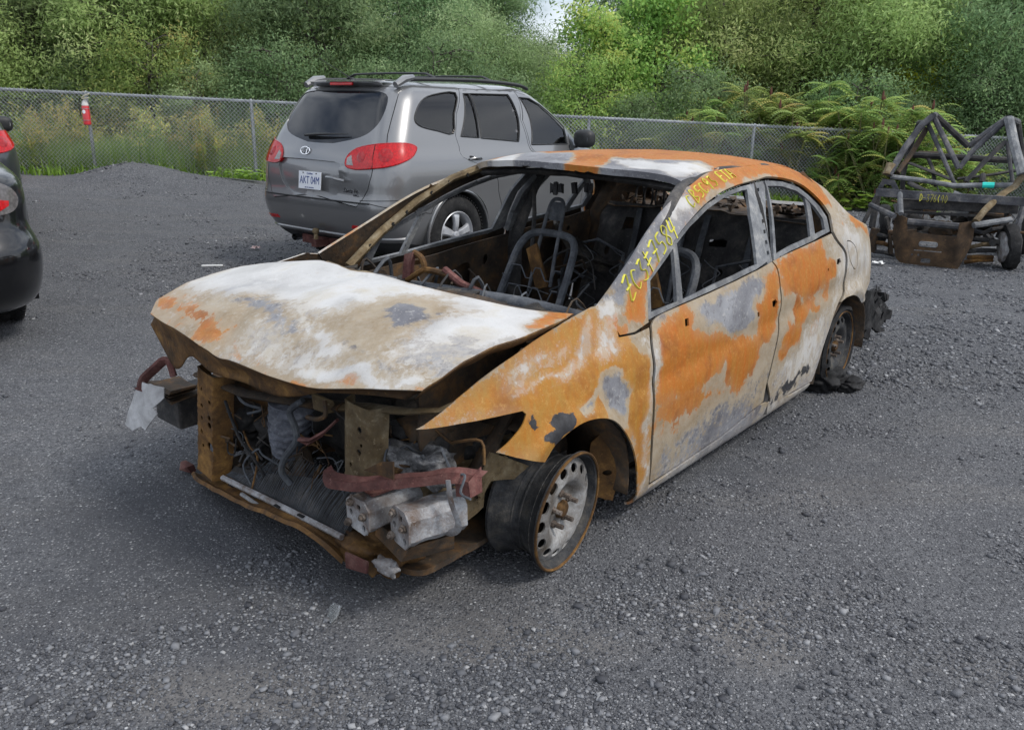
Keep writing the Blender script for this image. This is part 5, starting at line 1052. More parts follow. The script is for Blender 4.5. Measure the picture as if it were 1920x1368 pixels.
def make_suv():
    r = empty('suv', SUVF, 'grey hatchback SUV with red tail lights parked beside the chain-link fence', 'suv')
    mirr = lambda L: [(SR.mir(a), b) for a, b in L]
    st = SR.st
    g_q = crv(SP(c6([(925, 340), (930, 290), (960, 232), (1020, 198), (1145, 187), (1140, 300), (1135, 408), (1050, 395), (960, 372)])), 3, True)
    g_r = SP(c6([(1187, 192), (1215, 192), (1275, 432), (1175, 425)])); g_r2 = SP(c6([(1222, 192), (1430, 197), (1490, 453), (1285, 434)]))
    g_f = SP(c6([(1492, 212), (1545, 218), (1600, 250), (1670, 310), (1735, 375), (1755, 466), (1562, 470)]))
    dr = SP(c6([(1160, 162), (1150, 300), (1145, 420), (1165, 480), (1190, 540)]))+[st(.50, .86), st(.52, .74), st(.58, .60), st(.62, .42), st(.85, .40), st(1.12, .40), st(1.13, .70)]+SP(c6([(1553, 488), (1500, 330), (1452, 178)]))
    df = SP(c6([(1462, 180), (1510, 335), (1562, 490)]))+[st(1.145, .70), st(1.135, .40), st(1.6, .40), st(2.02, .42), st(2.06, .70), st(2.06, .92), st(2.02, 1.03)]+SP(c6([(1775, 470), (1745, 375), (1680, 300), (1600, 238), (1545, 203)]))
    tg_r = SP(c6([(846, 158), (825, 240), (800, 330), (778, 415), (774, 465), (700, 590), (690, 640), (668, 720), (640, 770), (604, 813)]))
    tg = tg_r+[SR.rear(0, .735)]+mirr(tg_r)[::-1]+[(SR.rear(.35, 1.672)), SR.rear(0, 1.68), SR.rear(-.35, 1.672)]
    rw = crv(SP(c6([(640, 172), (730, 180), (778, 210), (752, 310), (704, 380), (625, 430), (480, 462)])), 3); cen = SR.rear(0, 0)[0]
    rw = [q for q in rw if q[0] < cen]; rwf = [(cen, SS.px(c6([(470, 169)])[0])[1])]+rw+[(cen, SS.px(c6([(470, 463)])[0])[1])]+mirr(rw)[::-1]
    ws = [(-SR.LC-.02, SR.t_of_z(1.12)), (-SR.LC-.02, SR.t_of_z(1.62)), (-SR.LC-SR.LR+.02, SR.t_of_z(1.62)), (-SR.LC-SR.LR+.02, SR.t_of_z(1.12))]; ws = [(a+SR.S, b) for a, b in ws]
    arch = lambda cx, rr, left=False: [st(cx+rr*math.cos(a), max(.2, .36+rr*math.sin(a)), left) for a in np.linspace(-.5, math.pi+.5, 30)]
    holes = [g_q, dr, df, tg, mirr(g_q), mirr(dr), mirr(df), ws, arch(0, .415), arch(0, .415, True), arch(2.7, .415), arch(2.7, .415, True)]
    outl = [(0.0, .002), (SR.S, .002), (SR.S, SR.T*.985), (0.0, SR.T*.985)]
    OUTC = None
    body = panel('body', outl, SR, M_GREYPAINT, r, holes, .04, .02, None, None, M_CABINGREY)
    # make faces look outwards
    def fix(o):
        me = o.data; c = np.zeros(len(me.polygons)*3); n = c.copy(); me.polygons.foreach_get('center', c); me.polygons.foreach_get('normal', n)
        c = c.reshape(-1, 3)-np.array([1.3, 0, .8]); n = n.reshape(-1, 3)
        if (c*n).sum() < 0: me.flip_normals()
        return o
    fix(body)
    for left in (False, True):
        M_ = mirr if left else (lambda L: L)
        d1 = fix(panel('door', inset(M_(dr), .008), SR, M_GREYPAINT, r, [M_(g_r), M_(g_r2)], .03, .025, None, None, M_CABINGREY))
        d2 = fix(panel('door', inset(M_(df), .008), SR, M_GREYPAINT, r, [M_(g_f)], .03, .025, None, None, M_CABINGREY))
        fix(panel('window', M_(g_q), offs(SR, -.008), M_PRIVACY, r, [], .03, .004))
        fix(panel('window', M_(g_r), offs(SR, -.008), M_PRIVACY, d1, [], .03, .004)); fix(panel('window', M_(g_r2), offs(SR, -.008), M_PRIVACY, d1, [], .03, .004))
        fix(panel('window', M_(g_f), offs(SR, -.008), M_CLEAR, d2, [], .03, .004))
        # black trim round the door glass
        for g, p_ in ((g_r, d1), (g_r2, d1), (g_f, d2), (g_q, r)):
            MB().tube([tuple(q) for q in offs(SR, .002)(*np.array(M_(dens(g, .05))).T)], .006, 5, closed=True).build('window_trim', M_PLASTIC, p_)
        for d_, px in ((d1, (1255, 548)), (d2, None)):
            a = SS.px(c6([px])[0]) if px else st(1.34, .95); a = M_([a])[0]; q = [tuple(offs(SR, .03)(np.array([a[0]+k]), np.array([a[1]+.004]))[0]) for k in (-.10, -.05, 0, .05, .10)]
            q[0] = tuple(offs(SR, .0)(np.array([a[0]-.10]), np.array([a[1]]))[0]); q[-1] = tuple(offs(SR, .0)(np.array([a[0]+.10]), np.array([a[1]]))[0])
            MB().tube(q, .016, 8, flat=.7).build('door_handle', M_GREYPAINT, d_, True)
            panel('handle_cup', ell(a[0], a[1]+.012, .05, .022, 16), offs(SR, .0015), M_SEAM, d_, [], .02)
    # chrome strip on the rear door divider
    # tailgate
    rec = SP(c6([(186, 545), (250, 540), (430, 556), (516, 574), (512, 640), (500, 742), (400, 748), (310, 738), (225, 702), (190, 630)])); rec = crv(rec, 2, True)
    def tgbump(u, v):
        y = (u-cen)/SR.LR*2*.68; z = np.interp(v, SR.tt, SR.cols[0]); return .022*np.exp(-((z-.965)/.03)**2)*np.clip((.42-np.abs(y+.02))/.05, 0, 1)
    gate = fix(panel('tailgate', inset(tg, .008), offs(SR, tgbump), M_GREYPAINT, r, [rwf, rec], .025, .025, None, None, M_CABIN))
    fix(panel('plate_recess', rec, offs(SR, -.022), M_GREYPAINT, gate, [], .04, .004))
    e_ = offs(SR, -.0)(*np.array(dens(rec, .05)).T); e2 = offs(SR, -.024)(*np.array(dens(rec, .05)).T); MB().strip(list(e_)+[e_[0]], list(e2)+[e2[0]]).build('recess_wall', M_GREYPAINT, gate, True)
    fix(panel('rear_window', rwf, offs(SR, -.006), M_TINT, gate, [], .03, .005))
    for left in (False, True):
        M_ = mirr if left else (lambda L: L)
        lp = crv(SP(c6([(550, 585), (558, 535), (610, 492), (700, 472), (780, 465), (870, 464), (920, 476), (932, 492), (915, 530), (850, 570), (780, 590), (700, 600), (600, 604)])), 3, True)
        div = SS.px(c6([(703, 540)])[0])[0]
        M_ = (lambda L: [(a+.10, b) for a, b in mirr(L)]) if left else M_
        lmp = fix(panel('tail_lamp', M_(lp), offs(SR, .010), M_REDLENS, r, [], .018, .03))
        MB().tube([tuple(q) for q in offs(SR, .006)(*np.array(M_(dens(lp, .03))).T)], .006, 5, closed=True).build('lamp_rim', M_REDLENS2, lmp)
        for px, rr in (((635, 537), .05), ((765, 530), .062)):
            a = M_([SS.px(c6([px])[0])])[0]; fix(panel('lamp_reflector', ell(a[0], a[1], rr, rr*.95, 20), offs(SR, lambda u, v, a=a, rr=rr: .011+.006*np.clip(1-((u-a[0])**2+(v-a[1])**2)/rr**2, 0, 1)), M_REDLENS2, lmp, [], .012, .003))
        rv = SP(c6([(555, 580), (560, 545), (583, 528), (588, 570), (592, 585)])); fix(panel('reverse_lamp', M_(rv), offs(SR, .012), M_CLEARLENS, lmp, [], .012, .003))
        dv = M_(SP(c6([(712, 473), (702, 520), (694, 602)]))); MB().tube([tuple(q) for q in offs(SR, .011)(*np.array(dens(dv, .03)[:-3] if False else dv).T)], .0035, 5).build('lamp_seam', M_SEAM, lmp)
        rf = [SR.rear(-.66, .47), SR.rear(-.62, .50), SR.rear(-.40, .505), SR.rear(-.38, .48)]; rf = M_([(a-.10, b) for a, b in rf]); fix(panel('reflector', rf, offs(SR, .006), M_REDLENS, r, [], .02, .01))
        # seam round the lamp / bumper joint
        sm = M_([SR.rear(-.62, .728), (SR.LS+SR.LC*.6, SR.t_of_z(.735)), (SR.LS-.05, SR.t_of_z(.74)), st(-.32, .74), st(-.42, .60)])
        MB().tube([tuple(q) for q in offs(SR, .0005)(*np.array(dens(sm, .04)[:-2]).T)], .003, 4).build('bumper_seam', M_SEAM, r)
    # bumper lip lines and black valance
    lo = SR.t_of_z(.36); va = [(SR.LS-.25, .004), (SR.mir(SR.LS-.25), .004), (SR.mir(SR.LS-.20), SR.t_of_z(.30)), (SR.mir(SR.LS+.15), lo), (cen, lo), (SR.LS+.15, lo), (SR.LS-.20, SR.t_of_z(.30))]
    fix(panel('bumper_valance', va, offs(SR, .004), M_PLASTIC, r, [], .04, .02))
    q = [tuple(p) for p in offs(SR, .004)(np.linspace(SR.LS+.08, SR.mir(SR.LS+.08), 24), np.full(24, SR.t_of_z(.40)))]; MB().tube(q, .014, 6).build('bumper_lip', M_GREYPAINT, r, True)
    q = [tuple(p) for p in offs(SR, .001)(np.linspace(SR.LS+.35, SR.mir(SR.LS+.35), 20), np.full(20, SR.t_of_z(.705)))]; MB().tube(q, .008, 5).build('bumper_step', M_PLASTIC, r, True)
    # plate
    pc = SUVF.plane((580.5, 338), 'x', -.945); n_ = Matrix(((0, 0, -1, pc[0]), (-1, 0, 0, pc[1]), (0, 1, 0, pc[2]), (0, 0, 0, 1)))
    tilt = n_ @ Matrix.Rotation(R(-6), 4, 'X')
    b = MB(); V = [tilt @ Vector(v) for v in [(-.152, -.077, -.004), (.152, -.077, -.004), (.152, .077, -.004), (-.152, .077, -.004), (-.152, -.077, 0), (.152, -.077, 0), (.152, .077, 0), (-.152, .077, 0)]]
    b.add(V, [(0, 3, 2, 1), (4, 5, 6, 7), (0, 1, 5, 4), (1, 2, 6, 5), (2, 3, 7, 6), (3, 0, 4, 7)]); pl = b.build('licence_plate', M_WHITEPLATE, gate)
    text_mesh('AKT 04M', .094, tilt @ Matrix.Translation((0, -.002, .0012)), M_BLUEINK, pl, 'plate_number', sx=.72)
    text_mesh('Québec', .026, tilt @ Matrix.Translation((.0, .058, .0012)), M_BLUEINK, pl, 'plate_province'); text_mesh('Je me souviens', .020, tilt @ Matrix.Translation((0, -.062, .0012)), M_BLUEINK, pl, 'plate_motto')
    for dx in (-.09, .09): b = MB(); q = tilt @ Vector((dx, .062, .002)); b.lathe([(-.003, 0), (-.003, .006), (.003, .006), (.003, 0)], 8, 'x', tuple(q)); b.build('plate_screw', M_SEAM, pl)
    # gate handle, emblem, badges, wiper
    h0 = [tuple(SUVF.plane(p, 'x', x)) for p, x in (((613, 332), -.945), ((622, 333), -.965), ((636, 337), -.965), ((645, 339), -.94))]; MB().tube(h0, .019, 8, flat=.7).build('gate_handle', M_GREYPAINT, gate, True)
    em = SS.px((574, 283)); ec = offs(SR, .010)(np.array([em[0]]), np.array([em[1]]))[0]; er = Vector((0, -1, 0)); eu = Vector((.22, 0, .975)).normalized(); V3 = Vector(ec)
    emb = MB().tube([V3+er*.062*math.cos(a)+eu*.034*math.sin(a) for a in np.linspace(0, 2*math.pi, 24, endpoint=False)], .005, 6, closed=True).build('emblem', M_CHROME, gate, True)
    for sx in (-1, 1): MB().tube([V3+er*(sx*.020-.006)+eu*-.028, V3+er*(sx*.018)+eu*0, V3+er*(sx*.022+.008)+eu*.028], .006, 6, flat=.5).build('emblem_stroke', M_CHROME, emb, True)
    MB().tube([V3+er*-.018+eu*-.006, V3+er*.0+eu*.0, V3+er*.018+eu*.006], .005, 6, flat=.5).build('emblem_stroke', M_CHROME, emb, True)
    def badge(px, body, size, shear):
        a = SS.px(px); p0 = offs(SR, .004)(np.array([a[0]]), np.array([a[1]]))[0]; pu = offs(SR, .004)(np.array([a[0]-.02]), np.array([a[1]]))[0]; rt_ = Vector(pu-p0); rt_.normalize(); 
        if rt_.y > 0: rt_ = -rt_
        up_ = Vector((0, 0, 1)); up_ = (up_-rt_*up_.dot(rt_)).normalized(); nn = rt_.cross(up_)
        Mx = Matrix((rt_, up_, nn)).transposed().to_4x4(); Mx.translation = Vector(p0); return text_mesh(body, size, Mx, M_CHROME, gate, 'badge', shear, .002)
    badge((658, 358), 'Santa Fe', .052, .25); badge((668, 367), '4WD', .03, 0)
    w0 = np.array(SS.px((576, 255))); w1 = np.array(SS.px((655, 254))); q = [tuple(offs(SR, .02+.012*math.sin(f*3))(np.array([w0[0]*(1-f)+w1[0]*f]), np.array([w0[1]*(1-f)+w1[1]*f-.0]))[0]) for f in np.linspace(0, 1, 8)]
    MB().tube(q, [.018, .020, .018, .015, .012, .009, .007, .004], 7, flat=.7).build('rear_wiper', M_PLASTIC, gate, True)
    # spoiler with brake light
    q = [SR.rear(y, 1.672) for y in np.linspace(-.46, .46, 13)]; pts_ = [offs(SR, .02)(np.array([a]), np.array([b]))[0] for a, b in q]
    b = MB(); up0 = [(p[0]+.10, p[1], p[2]+.030) for p in pts_]; up1 = [(p[0]-.05-.02*(1-(p[1]/.5)**2), p[1], p[2]+.012) for p in pts_]; up2 = [(p[0]-.02, p[1], p[2]-.018) for p in pts_]
    b.strip(up0, up1); b.strip(up1, up2); b.build('spoiler', M_GREYPAINT, r, True, thick=.012)
    c_ = up2[6]; b = MB(); b.box((c_[0]-.040, 0, c_[2]+.012), (.02, .30, .026)); b.build('brake_light', M_REDLENS, r, bevel=.006)
    # roof rails, cross bars, antenna
    for sg in (-1, 1):
        q = crv([(-.44, sg*.60, 1.685), (-.36, sg*.60, 1.715), (-.20, sg*.595, 1.730), (.6, sg*.60, 1.745), (1.25, sg*.585, 1.725), (1.45, sg*.57, 1.69)], 5)
        MB().tube(q, .022, 8, flat=.8).build('roof_rail', M_PLASTIC, r, True)
        b = MB(); b.tube([(-.46, sg*.60, 1.675), (-.36, sg*.60, 1.725), (-.24, sg*.597, 1.745)], [.03, .036, .024], 8); b.build('rail_end', M_GREYPAINT, r, True)
    for x in (.05, .85):
        MB().tube([(x, y, 1.785+.010*(1-(y/.6)**2)-.04*(abs(y) > .55)) for y in np.linspace(-.60, .60, 11)], .022, 8, flat=.45).build('cross_bar', M_PLASTIC, r, True)
    MB().tube([(-.25, .18, 1.73), (-.40, .19, 1.80), (-.62, .20, 1.90)], [.006, .004, .002], 6).build('antenna', M_PLASTIC, r, True)
    b = MB(); b.lathe([(0, .03), (.012, .026), (.02, .008), (.02, 0)], 12, 'z', (-.25, .18, 1.727)); b.build('antenna_base', M_PLASTIC, r, True)
    # mirrors
    for sg in (-1, 1):
        mo = lump('mirror', (1.92, sg*1.005, 1.20), (.085, .115, .095), M_PLASTIC, 10, .03); mo.parent = r
        MB().tube([(1.96, sg*.86, 1.10), (1.95, sg*.94, 1.15)], .03, 7, flat=.5).build('mirror_arm', M_PLASTIC, mo, True)
        panel('mirror_glass', ell(0, 0, .085, .065, 18), lambda u, v, sg=sg: np.stack([1.848+0*u, sg*1.005+u, 1.20+v], 1), M_CHROME, mo, [], .03, .006, (-1, 0, 0))
    # cabin seen through the glass, floor, wheels, exhaust, hitch
    b = MB(); b.box((1.3, 0, .42), (3.9, 1.60, .06)); b.build('floor', M_CABIN, r)
    b = MB(); b.box((1.92, 0, .96), (.4, 1.4, .2)); b.build('dashboard', M_CABINGREY, r, bevel=.06)
    for sg in (-1, 1):
        for xx in (1.22, .40):
            b = MB(); b.tube([(xx-.12, sg*.36, .60), (xx-.20, sg*.36, .90), (xx-.28, sg*.36, 1.22)], [.22, .22, .16], 10, flat=.4); b.tube([(xx-.28, sg*.36, 1.24), (xx-.30, sg*.36, 1.42)], [.11, .10], 10, flat=.5); b.tube([(xx-.1, sg*.36, .58), (xx+.4, sg*.36, .62)], [.23, .22], 10, flat=.4); b.build('seat', M_CABINGREY, r, True); 
    MB().tube([(1.62, .36+.18*math.cos(a), 1.03+.16*math.sin(a)) for a in np.linspace(0, 2*math.pi, 20, endpoint=False)], .014, 6, closed=True).build('steering_wheel', M_CABIN, r, True)
    fix(panel('windscreen', ws, offs(SR, -.004), M_CLEAR, r, [], .06, .004)) 
    for x in (0, 2.7):
        for sg in (-1, 1):
            alloy_wheel(r, (x, sg*.80, .365), sg)
            b = MB(); arcs = [[(x+.42*math.cos(t), sg*yy, .36+.42*math.sin(t)) for t in np.linspace(-.35, math.pi+.35, 20)] for yy in (.925, .62)]
            b.strip(*arcs); b.build('wheel_well', M_PLASTIC, r, True, thick=.01)
            MB().tube([(x+.418*math.cos(t), sg*(.938-.01), .36+.418*math.sin(t)) for t in np.linspace(-.3, math.pi+.3, 24)], .016, 6, flat=.8).build('arch_lip', M_GREYPAINT, r, True)
    b = MB(); b.box((1.3, 0, .33), (3.6, 1.2, .14)); b.build('underbody', M_PLASTIC, r)
    MB().tube([(-.35, .46, .30), (-.80, .47, .29)], .045, 10, flat=.7, cap=False).build('exhaust_tip', M_CHROME, r, True)
    b = MB(); b.box((-.55, 0, .30), (.5, .7, .08)); b.box((-.86, 0, .30), (.18, .07, .07)); hb = b.build('tow_hitch', M_REDRUST, r, rough=.006); hb['kind'] = 'stuff'
    b = MB(); b.lathe([(.0, .0), (0, .02), (.05, .018), (.055, .026), (.075, .033), (.095, .026), (.104, 0)], 14, 'z', (-.92, 0, .335)); b.build('tow_ball', M_OCHRESTEEL, r, True)
    return r
suv = make_suv()
# a second, darker SUV of the same shape parked at the end of the row
def copy_tree(o, parent=None, swap=None):
    c = o.copy(); C.objects.link(c); c.parent = parent
    if c.type == 'MESH' and swap and any(m_ in swap for m_ in c.data.materials):
        c.data = c.data.copy()
        for i, m_ in enumerate(c.data.materials):
            if m_ in swap: c.data.materials[i] = swap[m_]
    for ch in o.children: copy_tree(ch, c, swap)
    return c
M_LENSDIM = M_REDLENS
s2 = copy_tree(suv, None, {M_GREYPAINT: M_DARKPAINT})
def place_corner(o, px, zc, corner, yaw):
    """turn o to yaw and put its local corner where the photo pixel looks at height zc"""
    p = WORLD.plane(px, 'z', zc); c, s = math.cos(yaw), math.sin(yaw)
    o.location = (p[0]-(c*corner[0]-s*corner[1]), p[1]-(s*corner[0]+c*corner[1]), 0); o.rotation_euler = (0, 0, yaw)
place_corner(s2, (38, 408), .36, (-.70, -.85), R(125))
s2['label'] = 'dark grey SUV standing behind the black car, only its rear corner showing'
for ch in [c for c in s2.children_recursive if c.name.split('.')[0] in ('plate_number', 'plate_province', 'plate_motto', 'badge', 'emblem', 'emblem_stroke', 'licence_plate', 'plate_screw', 'tow_hitch', 'tow_ball', 'roof_rail', 'rail_end', 'cross_bar')]: bpy.data.objects.remove(ch)
# ------------------------------------------------------------------ black sedan at the edge of the yard
BF = Frame(-4.0, 7.0, R(118))
blk_rows = [(.18, .74, -.66, 3.30, .22), (.23, .80, -.80, 3.40, .24), (.32, .845, -.90, 3.48, .27), (.44, .872, -.955, 3.52, .30), (.54, .88, -.965, 3.52, .31), (.60, .872, -.95, 3.50, .30), (.64, .85, -.915, 3.48, .28), (.68, .828, -.87, 3.44, .25), (.76, .832, -.855, 3.36, .24), (.84, .836, -.845, 3.2, .24), (.92, .822, -.84, 2.9, .24), (.98, .79, -.82, 2.55, .24), (1.00, .77, -.70, 2.35, .24), (1.03, .75, -.22, 2.2, .24), (1.10, .72, -.05, 2.05, .22), (1.22, .665, .22, 1.75, .22), (1.34, .60, .55, 1.42, .20), (1.40, .53, .72, 1.2, .18), (1.43, .40, .85, 1.05, .1), (1.435, .02, .94, .96, .01)]
def make_sedan():
    BR = Ring([((z if z < .3 else .3+(z-.3)*1.13),)+tuple(q) for z, *q in blk_rows], .06); r = empty('black_car', BF, 'glossy black car cut off by the frame edge, rounded rear bumper showing', 'car'); mirr = lambda L: [(BR.mir(a), b) for a, b in L]; st = BR.st
    def fix(o):
        me = o.data; c = np.zeros(len(me.polygons)*3); n = c.copy(); me.polygons.foreach_get('center', c); me.polygons.foreach_get('normal', n)
        if ((c.reshape(-1, 3)-np.array([1.3, 0, .7]))*n.reshape(-1, 3)).sum() < 0: me.flip_normals()
        return o
    g1 = [st(.25, 1.06), st(.55, 1.30), st(1.0, 1.34), st(.95, 1.06)]; g2 = [st(1.05, 1.06), st(1.1, 1.34), st(1.3, 1.33), st(1.75, 1.06)]
    d1 = [st(.20, 1.04), st(.50, 1.36), st(1.0, 1.37), st(1.0, .25), st(.45, .25), st(.38, .60)]; d2 = [st(1.02, .25), st(1.02, 1.37), st(1.33, 1.36), st(1.85, 1.04), st(2.0, .9), st(2.0, .25)]
    c0 = BR.rear(0, .8)[0]; rw = [BR.rear(-.42, 1.06), BR.rear(.42, 1.06), BR.rear(.36, 1.36), BR.rear(-.36, 1.36)]
    tr = [BR.rear(-.60, .67), BR.rear(.60, .67), BR.rear(.62, .96), BR.rear(-.62, .96)]
    ws = [(a+BR.S, BR.t_of_z(b)) for a, b in ((-.44, 1.06), (-.44, 1.38), (-1.76, 1.38), (-1.76, 1.06))]
    arch = lambda cx, left=False: [st(cx+.35*math.cos(a), max(.17, .30+.35*math.sin(a)), left) for a in np.linspace(-.5, math.pi+.5, 26)]
    fix(panel('body', [(0, .002), (BR.S, .002), (BR.S, BR.T*.99), (0, BR.T*.99)], BR, M_BLACKPAINT, r, [g1, g2, mirr(g1), mirr(g2), rw, ws, tr, arch(0), arch(0, True), arch(2.6), arch(2.6, True)], .04, .02, None, None, M_CABIN))
    fix(panel('trunk_lid', inset(tr, .006), BR, M_BLACKPAINT, r, [], .04, .02, None, None, M_CABIN))
    for L in (g1, g2, mirr(g1), mirr(g2)): fix(panel('window', L, offs(BR, -.005), M_TINT, r, [], .05, .004))
    fix(panel('rear_window', rw, offs(BR, -.005), M_TINT, r, [], .05, .004)); fix(panel('windscreen', ws, offs(BR, -.005), M_TINT, r, [], .05, .004))
    for left in (False, True):
        M_ = mirr if left else (lambda L: L); sc = BR.LS+BR.LC*.5
        L = [(sc+.0, BR.t_of_z(.93)), (sc+.06, BR.t_of_z(1.0)), (sc+.2, BR.t_of_z(1.04)), (sc+.42, BR.t_of_z(1.02)), (sc+.42, BR.t_of_z(.88)), (sc+.30, BR.t_of_z(.83)), (sc+.12, BR.t_of_z(.83)), (sc+.03, BR.t_of_z(.86))]
        lm = fix(panel('tail_lamp', M_(crv(L, 3, True)), offs(BR, .008), M_SMOKELENS, r, [], .025, .02))
        L2 = [(sc+.08, BR.t_of_z(.91)), (sc+.32, BR.t_of_z(.93)), (sc+.30, BR.t_of_z(.86)), (sc+.14, BR.t_of_z(.855))]; fix(panel('lamp_strip', M_(crv(L2, 2, True)), offs(BR, .012), M_REDLENS, lm, [], .025, .004))
        for L in (d1, d2): MB().tube([tuple(q) for q in offs(BR, .0005)(*np.array(M_(dens(L, .05))).T)], .003, 4, closed=True).build('door_seam', M_SEAM, r)
    for x in (0, 2.6):
        for sg in (-1, 1):
            alloy_wheel(r, (x, sg*.66, .305), sg, .305, .19)
            b = MB(); arcs = [[(x+.355*math.cos(t), sg*yy, .30+.355*math.sin(t)) for t in np.linspace(-.3, math.pi+.3, 18)] for yy in (.84, .55)]; b.strip(*arcs); b.build('wheel_well', M_PLASTIC, r, True, thick=.01)
    b = MB(); b.box((1.3, 0, .26), (3.4, 1.1, .12)); b.build('underbody', M_PLASTIC, r)
    b = MB(); b.box((1.3, 0, .40), (3.6, 1.3, .05)); b.build('floor', M_CABIN, r)
    place_corner(r, (75, 574), .22, (-.72, -.78), R(129)); return r
black = make_sedan()
# ------------------------------------------------------------------ burnt side-by-side frame
UF = Frame(4.55, 8.35, R(-117))
utv = empty('burnt_buggy_frame', UF, 'burnt-out off-road buggy stripped to its tube frame and steel front plate', 'buggy')
def c5(x, y): return (1580+x/3.8, 180+y/3.8)
def UX(x, y, d): return tuple(UF.plane(c5(x, y), 'x', d))
M_UTV = rusty('buggy_tube', (.035, .036, .042), (.085, .088, .10), (.20, .19, .18), 8); M_UTV2 = rusty('buggy_plate', (.03, .022, .016), (.085, .055, .033), (.17, .10, .05), 6)
def ub(name, P3, r, m=M_UTV, flat=1, sm=True, n=8, rough=.008): return MB().tube([UX(*p) for p in P3], r, n, flat=flat).build(name, m, utv, sm, rough=rough)
# front plate, bent back at both wings
fpo = [(370, 840), (455, 870), (458, 960), (640, 985), (812, 1002), (835, 905), (945, 895), (932, 1020), (905, 1100), (865, 1170), (820, 1240), (780, 1232), (600, 1215), (400, 1190), (372, 1160), (345, 1010)]
P0 = [UX(x, y, 0.) for x, y in fpo]; yl, yr = UX(470, 1000, 0)[1], UX(830, 1000, 0)[1]
def plateF(u, v): return np.stack([.02-.9*np.clip(yl-u, 0, 1)-.9*np.clip(u-yr, 0, 1)-.25*np.clip(.30-v, 0, 1)**1.3+.010*fbm(u*9, v*9, 3), u, v], 1)
lo_ = UX(610, 1055, 0); slot = rrect(lo_[1]-.075, lo_[1]+.075, lo_[2]-.016, lo_[2]+.016, .015)
s2_ = UX(605, 1105, 0); slots = [rrect(s2_[1]-.13, s2_[1]+.13, s2_[2]-.006, s2_[2]+.006, .005), ell(s2_[1]-.14, s2_[2]-.05, .012, .012, 8), ell(s2_[1]-.08, s2_[2]-.05, .012, .012, 8), rrect(s2_[1]-.05, s2_[1]+.04, s2_[2]-.13, s2_[2]-.08, .01)]
fp = panel('front_plate', [(p[1], p[2]) for p in P0], plateF, M_UTV2, utv, [slot]+slots, .03, .008, (1, 0, 0))
MB().tube([tuple(plateF(np.array([a]), np.array([b]))[0]+np.array([.01, 0, 0])) for a, b in rrect(lo_[1]-.082, lo_[1]+.082, lo_[2]-.022, lo_[2]+.022, .018)], .007, 6, closed=True).build('fairlead', M_FRAME_GREY, fp, True)
ub('bumper_tube', [(460, 895, -.02), (835, 930, -.02)], .035, M_UTV); ub('bumper_tube', [(195, 775, -.25), (370, 858, -.02)], .030); ub('bumper_tube', [(935, 922, -.02), (1195, 882, -.25)], .030, M_FRAME_GREY)
def bar(name, a, b_, h, m, d=.03):
    p, q = np.array(UX(*a)), np.array(UX(*b_)); c = (p+q)/2; L = np.linalg.norm(q-p); rot = Vector(q-p).to_track_quat('Y', 'Z').to_matrix()
    return MB().box(tuple(c), (d, L, h), rot, .003).build(name, m, utv, bevel=.005)
bm_ = bar('front_beam', (235, 688, -.30), (1300, 752, -.30), .085, M_UTV)
bar('front_beam', (420, 765, -.36), (1250, 805, -.40), .10, M_CHAR); bar('cross_bar', (430, 826, -.40), (1010, 856, -.40), .03, M_CHAR)
a_, z_ = np.array(UX(545, 722, -.30)), np.array(UX(750, 735, -.30))
handwriting('D-376(90', [(a_[1], a_[2]), (z_[1], z_[2])], .075 if z_[1] > a_[1] else -.075, lambda u, v: np.stack([np.full(len(u), -.281), u, v], 1), M_YELLOW, utv, r=.004)
# roll cage: two hoops folded into a W
for d, k in ((-.75, 0), (-1.35, 1)):
    pass
ub('cage_tube', [(330, 560, -.45), (450, 360, -.62), (560, 210, -.75), (640, 145, -.78)], .034, M_UTV); ub('cage_tube', [(390, 545, -.55), (500, 400, -.75), (600, 230, -.88)], .030, M_CHAR_RUST)
ub('cage_tube', [(650, 160, -.80), (740, 340, -.74), (830, 518, -.70)], .030, M_UTV); ub('cage_tube', [(832, 515, -.70), (930, 390, -.74), (1060, 270, -.78), (1180, 160, -.80)], .030, M_UTV)
ub('cage_tube', [(660, 140, -1.4), (790, 260, -1.38), (895, 362, -1.35)], .036, M_CHAR); ub('cage_tube', [(900, 360, -1.35), (1040, 250, -1.38), (1175, 155, -1.4)], .034, M_UTV)
ub('cage_tube', [(610, 200, -.85), (690, 380, -.72), (800, 632, -.55)], .022, M_UTV); ub('cage_tube', [(1182, 158, -.80), (1220, 350, -.62), (1280, 560, -.45)], .048, M_FRAME_GREY); ub('cage_tube', [(1172, 330, -.9), (1192, 480, -.75), (1212, 642, -.55)], .020, M_UTV); ub('cage_tube', [(1245, 180, -1.4), (1265, 330, -1.4), (1290, 470, -1.4)], .030, M_CHAR)
ub('cage_tube', [(640, 145, -.78), (660, 140, -1.4)], .034); ub('cage_tube', [(1180, 158, -.80), (1245, 185, -1.4)], .034); ub('cage_tube', [(600, 190, -.8), (545, 190, -1.1), (470, 380, -1.4), (430, 560, -1.4), (420, 760, -1.4)], .028, M_CHAR)
ub('cross_bar', [(340, 572, -.50), (560, 600, -.52), (795, 640, -.52), (1000, 636, -.52), (1222, 640, -.52)], .026, M_FRAME_GREY)
p = UX(1038, 635, -.50); q = UX(995, 635, -.5); q2 = UX(1080, 636, -.5); MB().tube([(p[0]+.012, q[1], q[2]), (p[0]+.012, p[1], p[2]), (p[0]+.012, q2[1], q2[2])], .031, 8).build('cyan_tape', mat('cyan_tape', (.02, .62, .52), .5)[0], utv, True)
ub('diagonal_brace', [(480, 480, -1.3), (620, 535, -1.2), (770, 595, -1.1)], .05, M_CHAR, .3); ub('diagonal_brace', [(1160, 320, -1.3), (1000, 480, -1.2), (875, 612, -1.1)], .05, M_CHAR, .3)
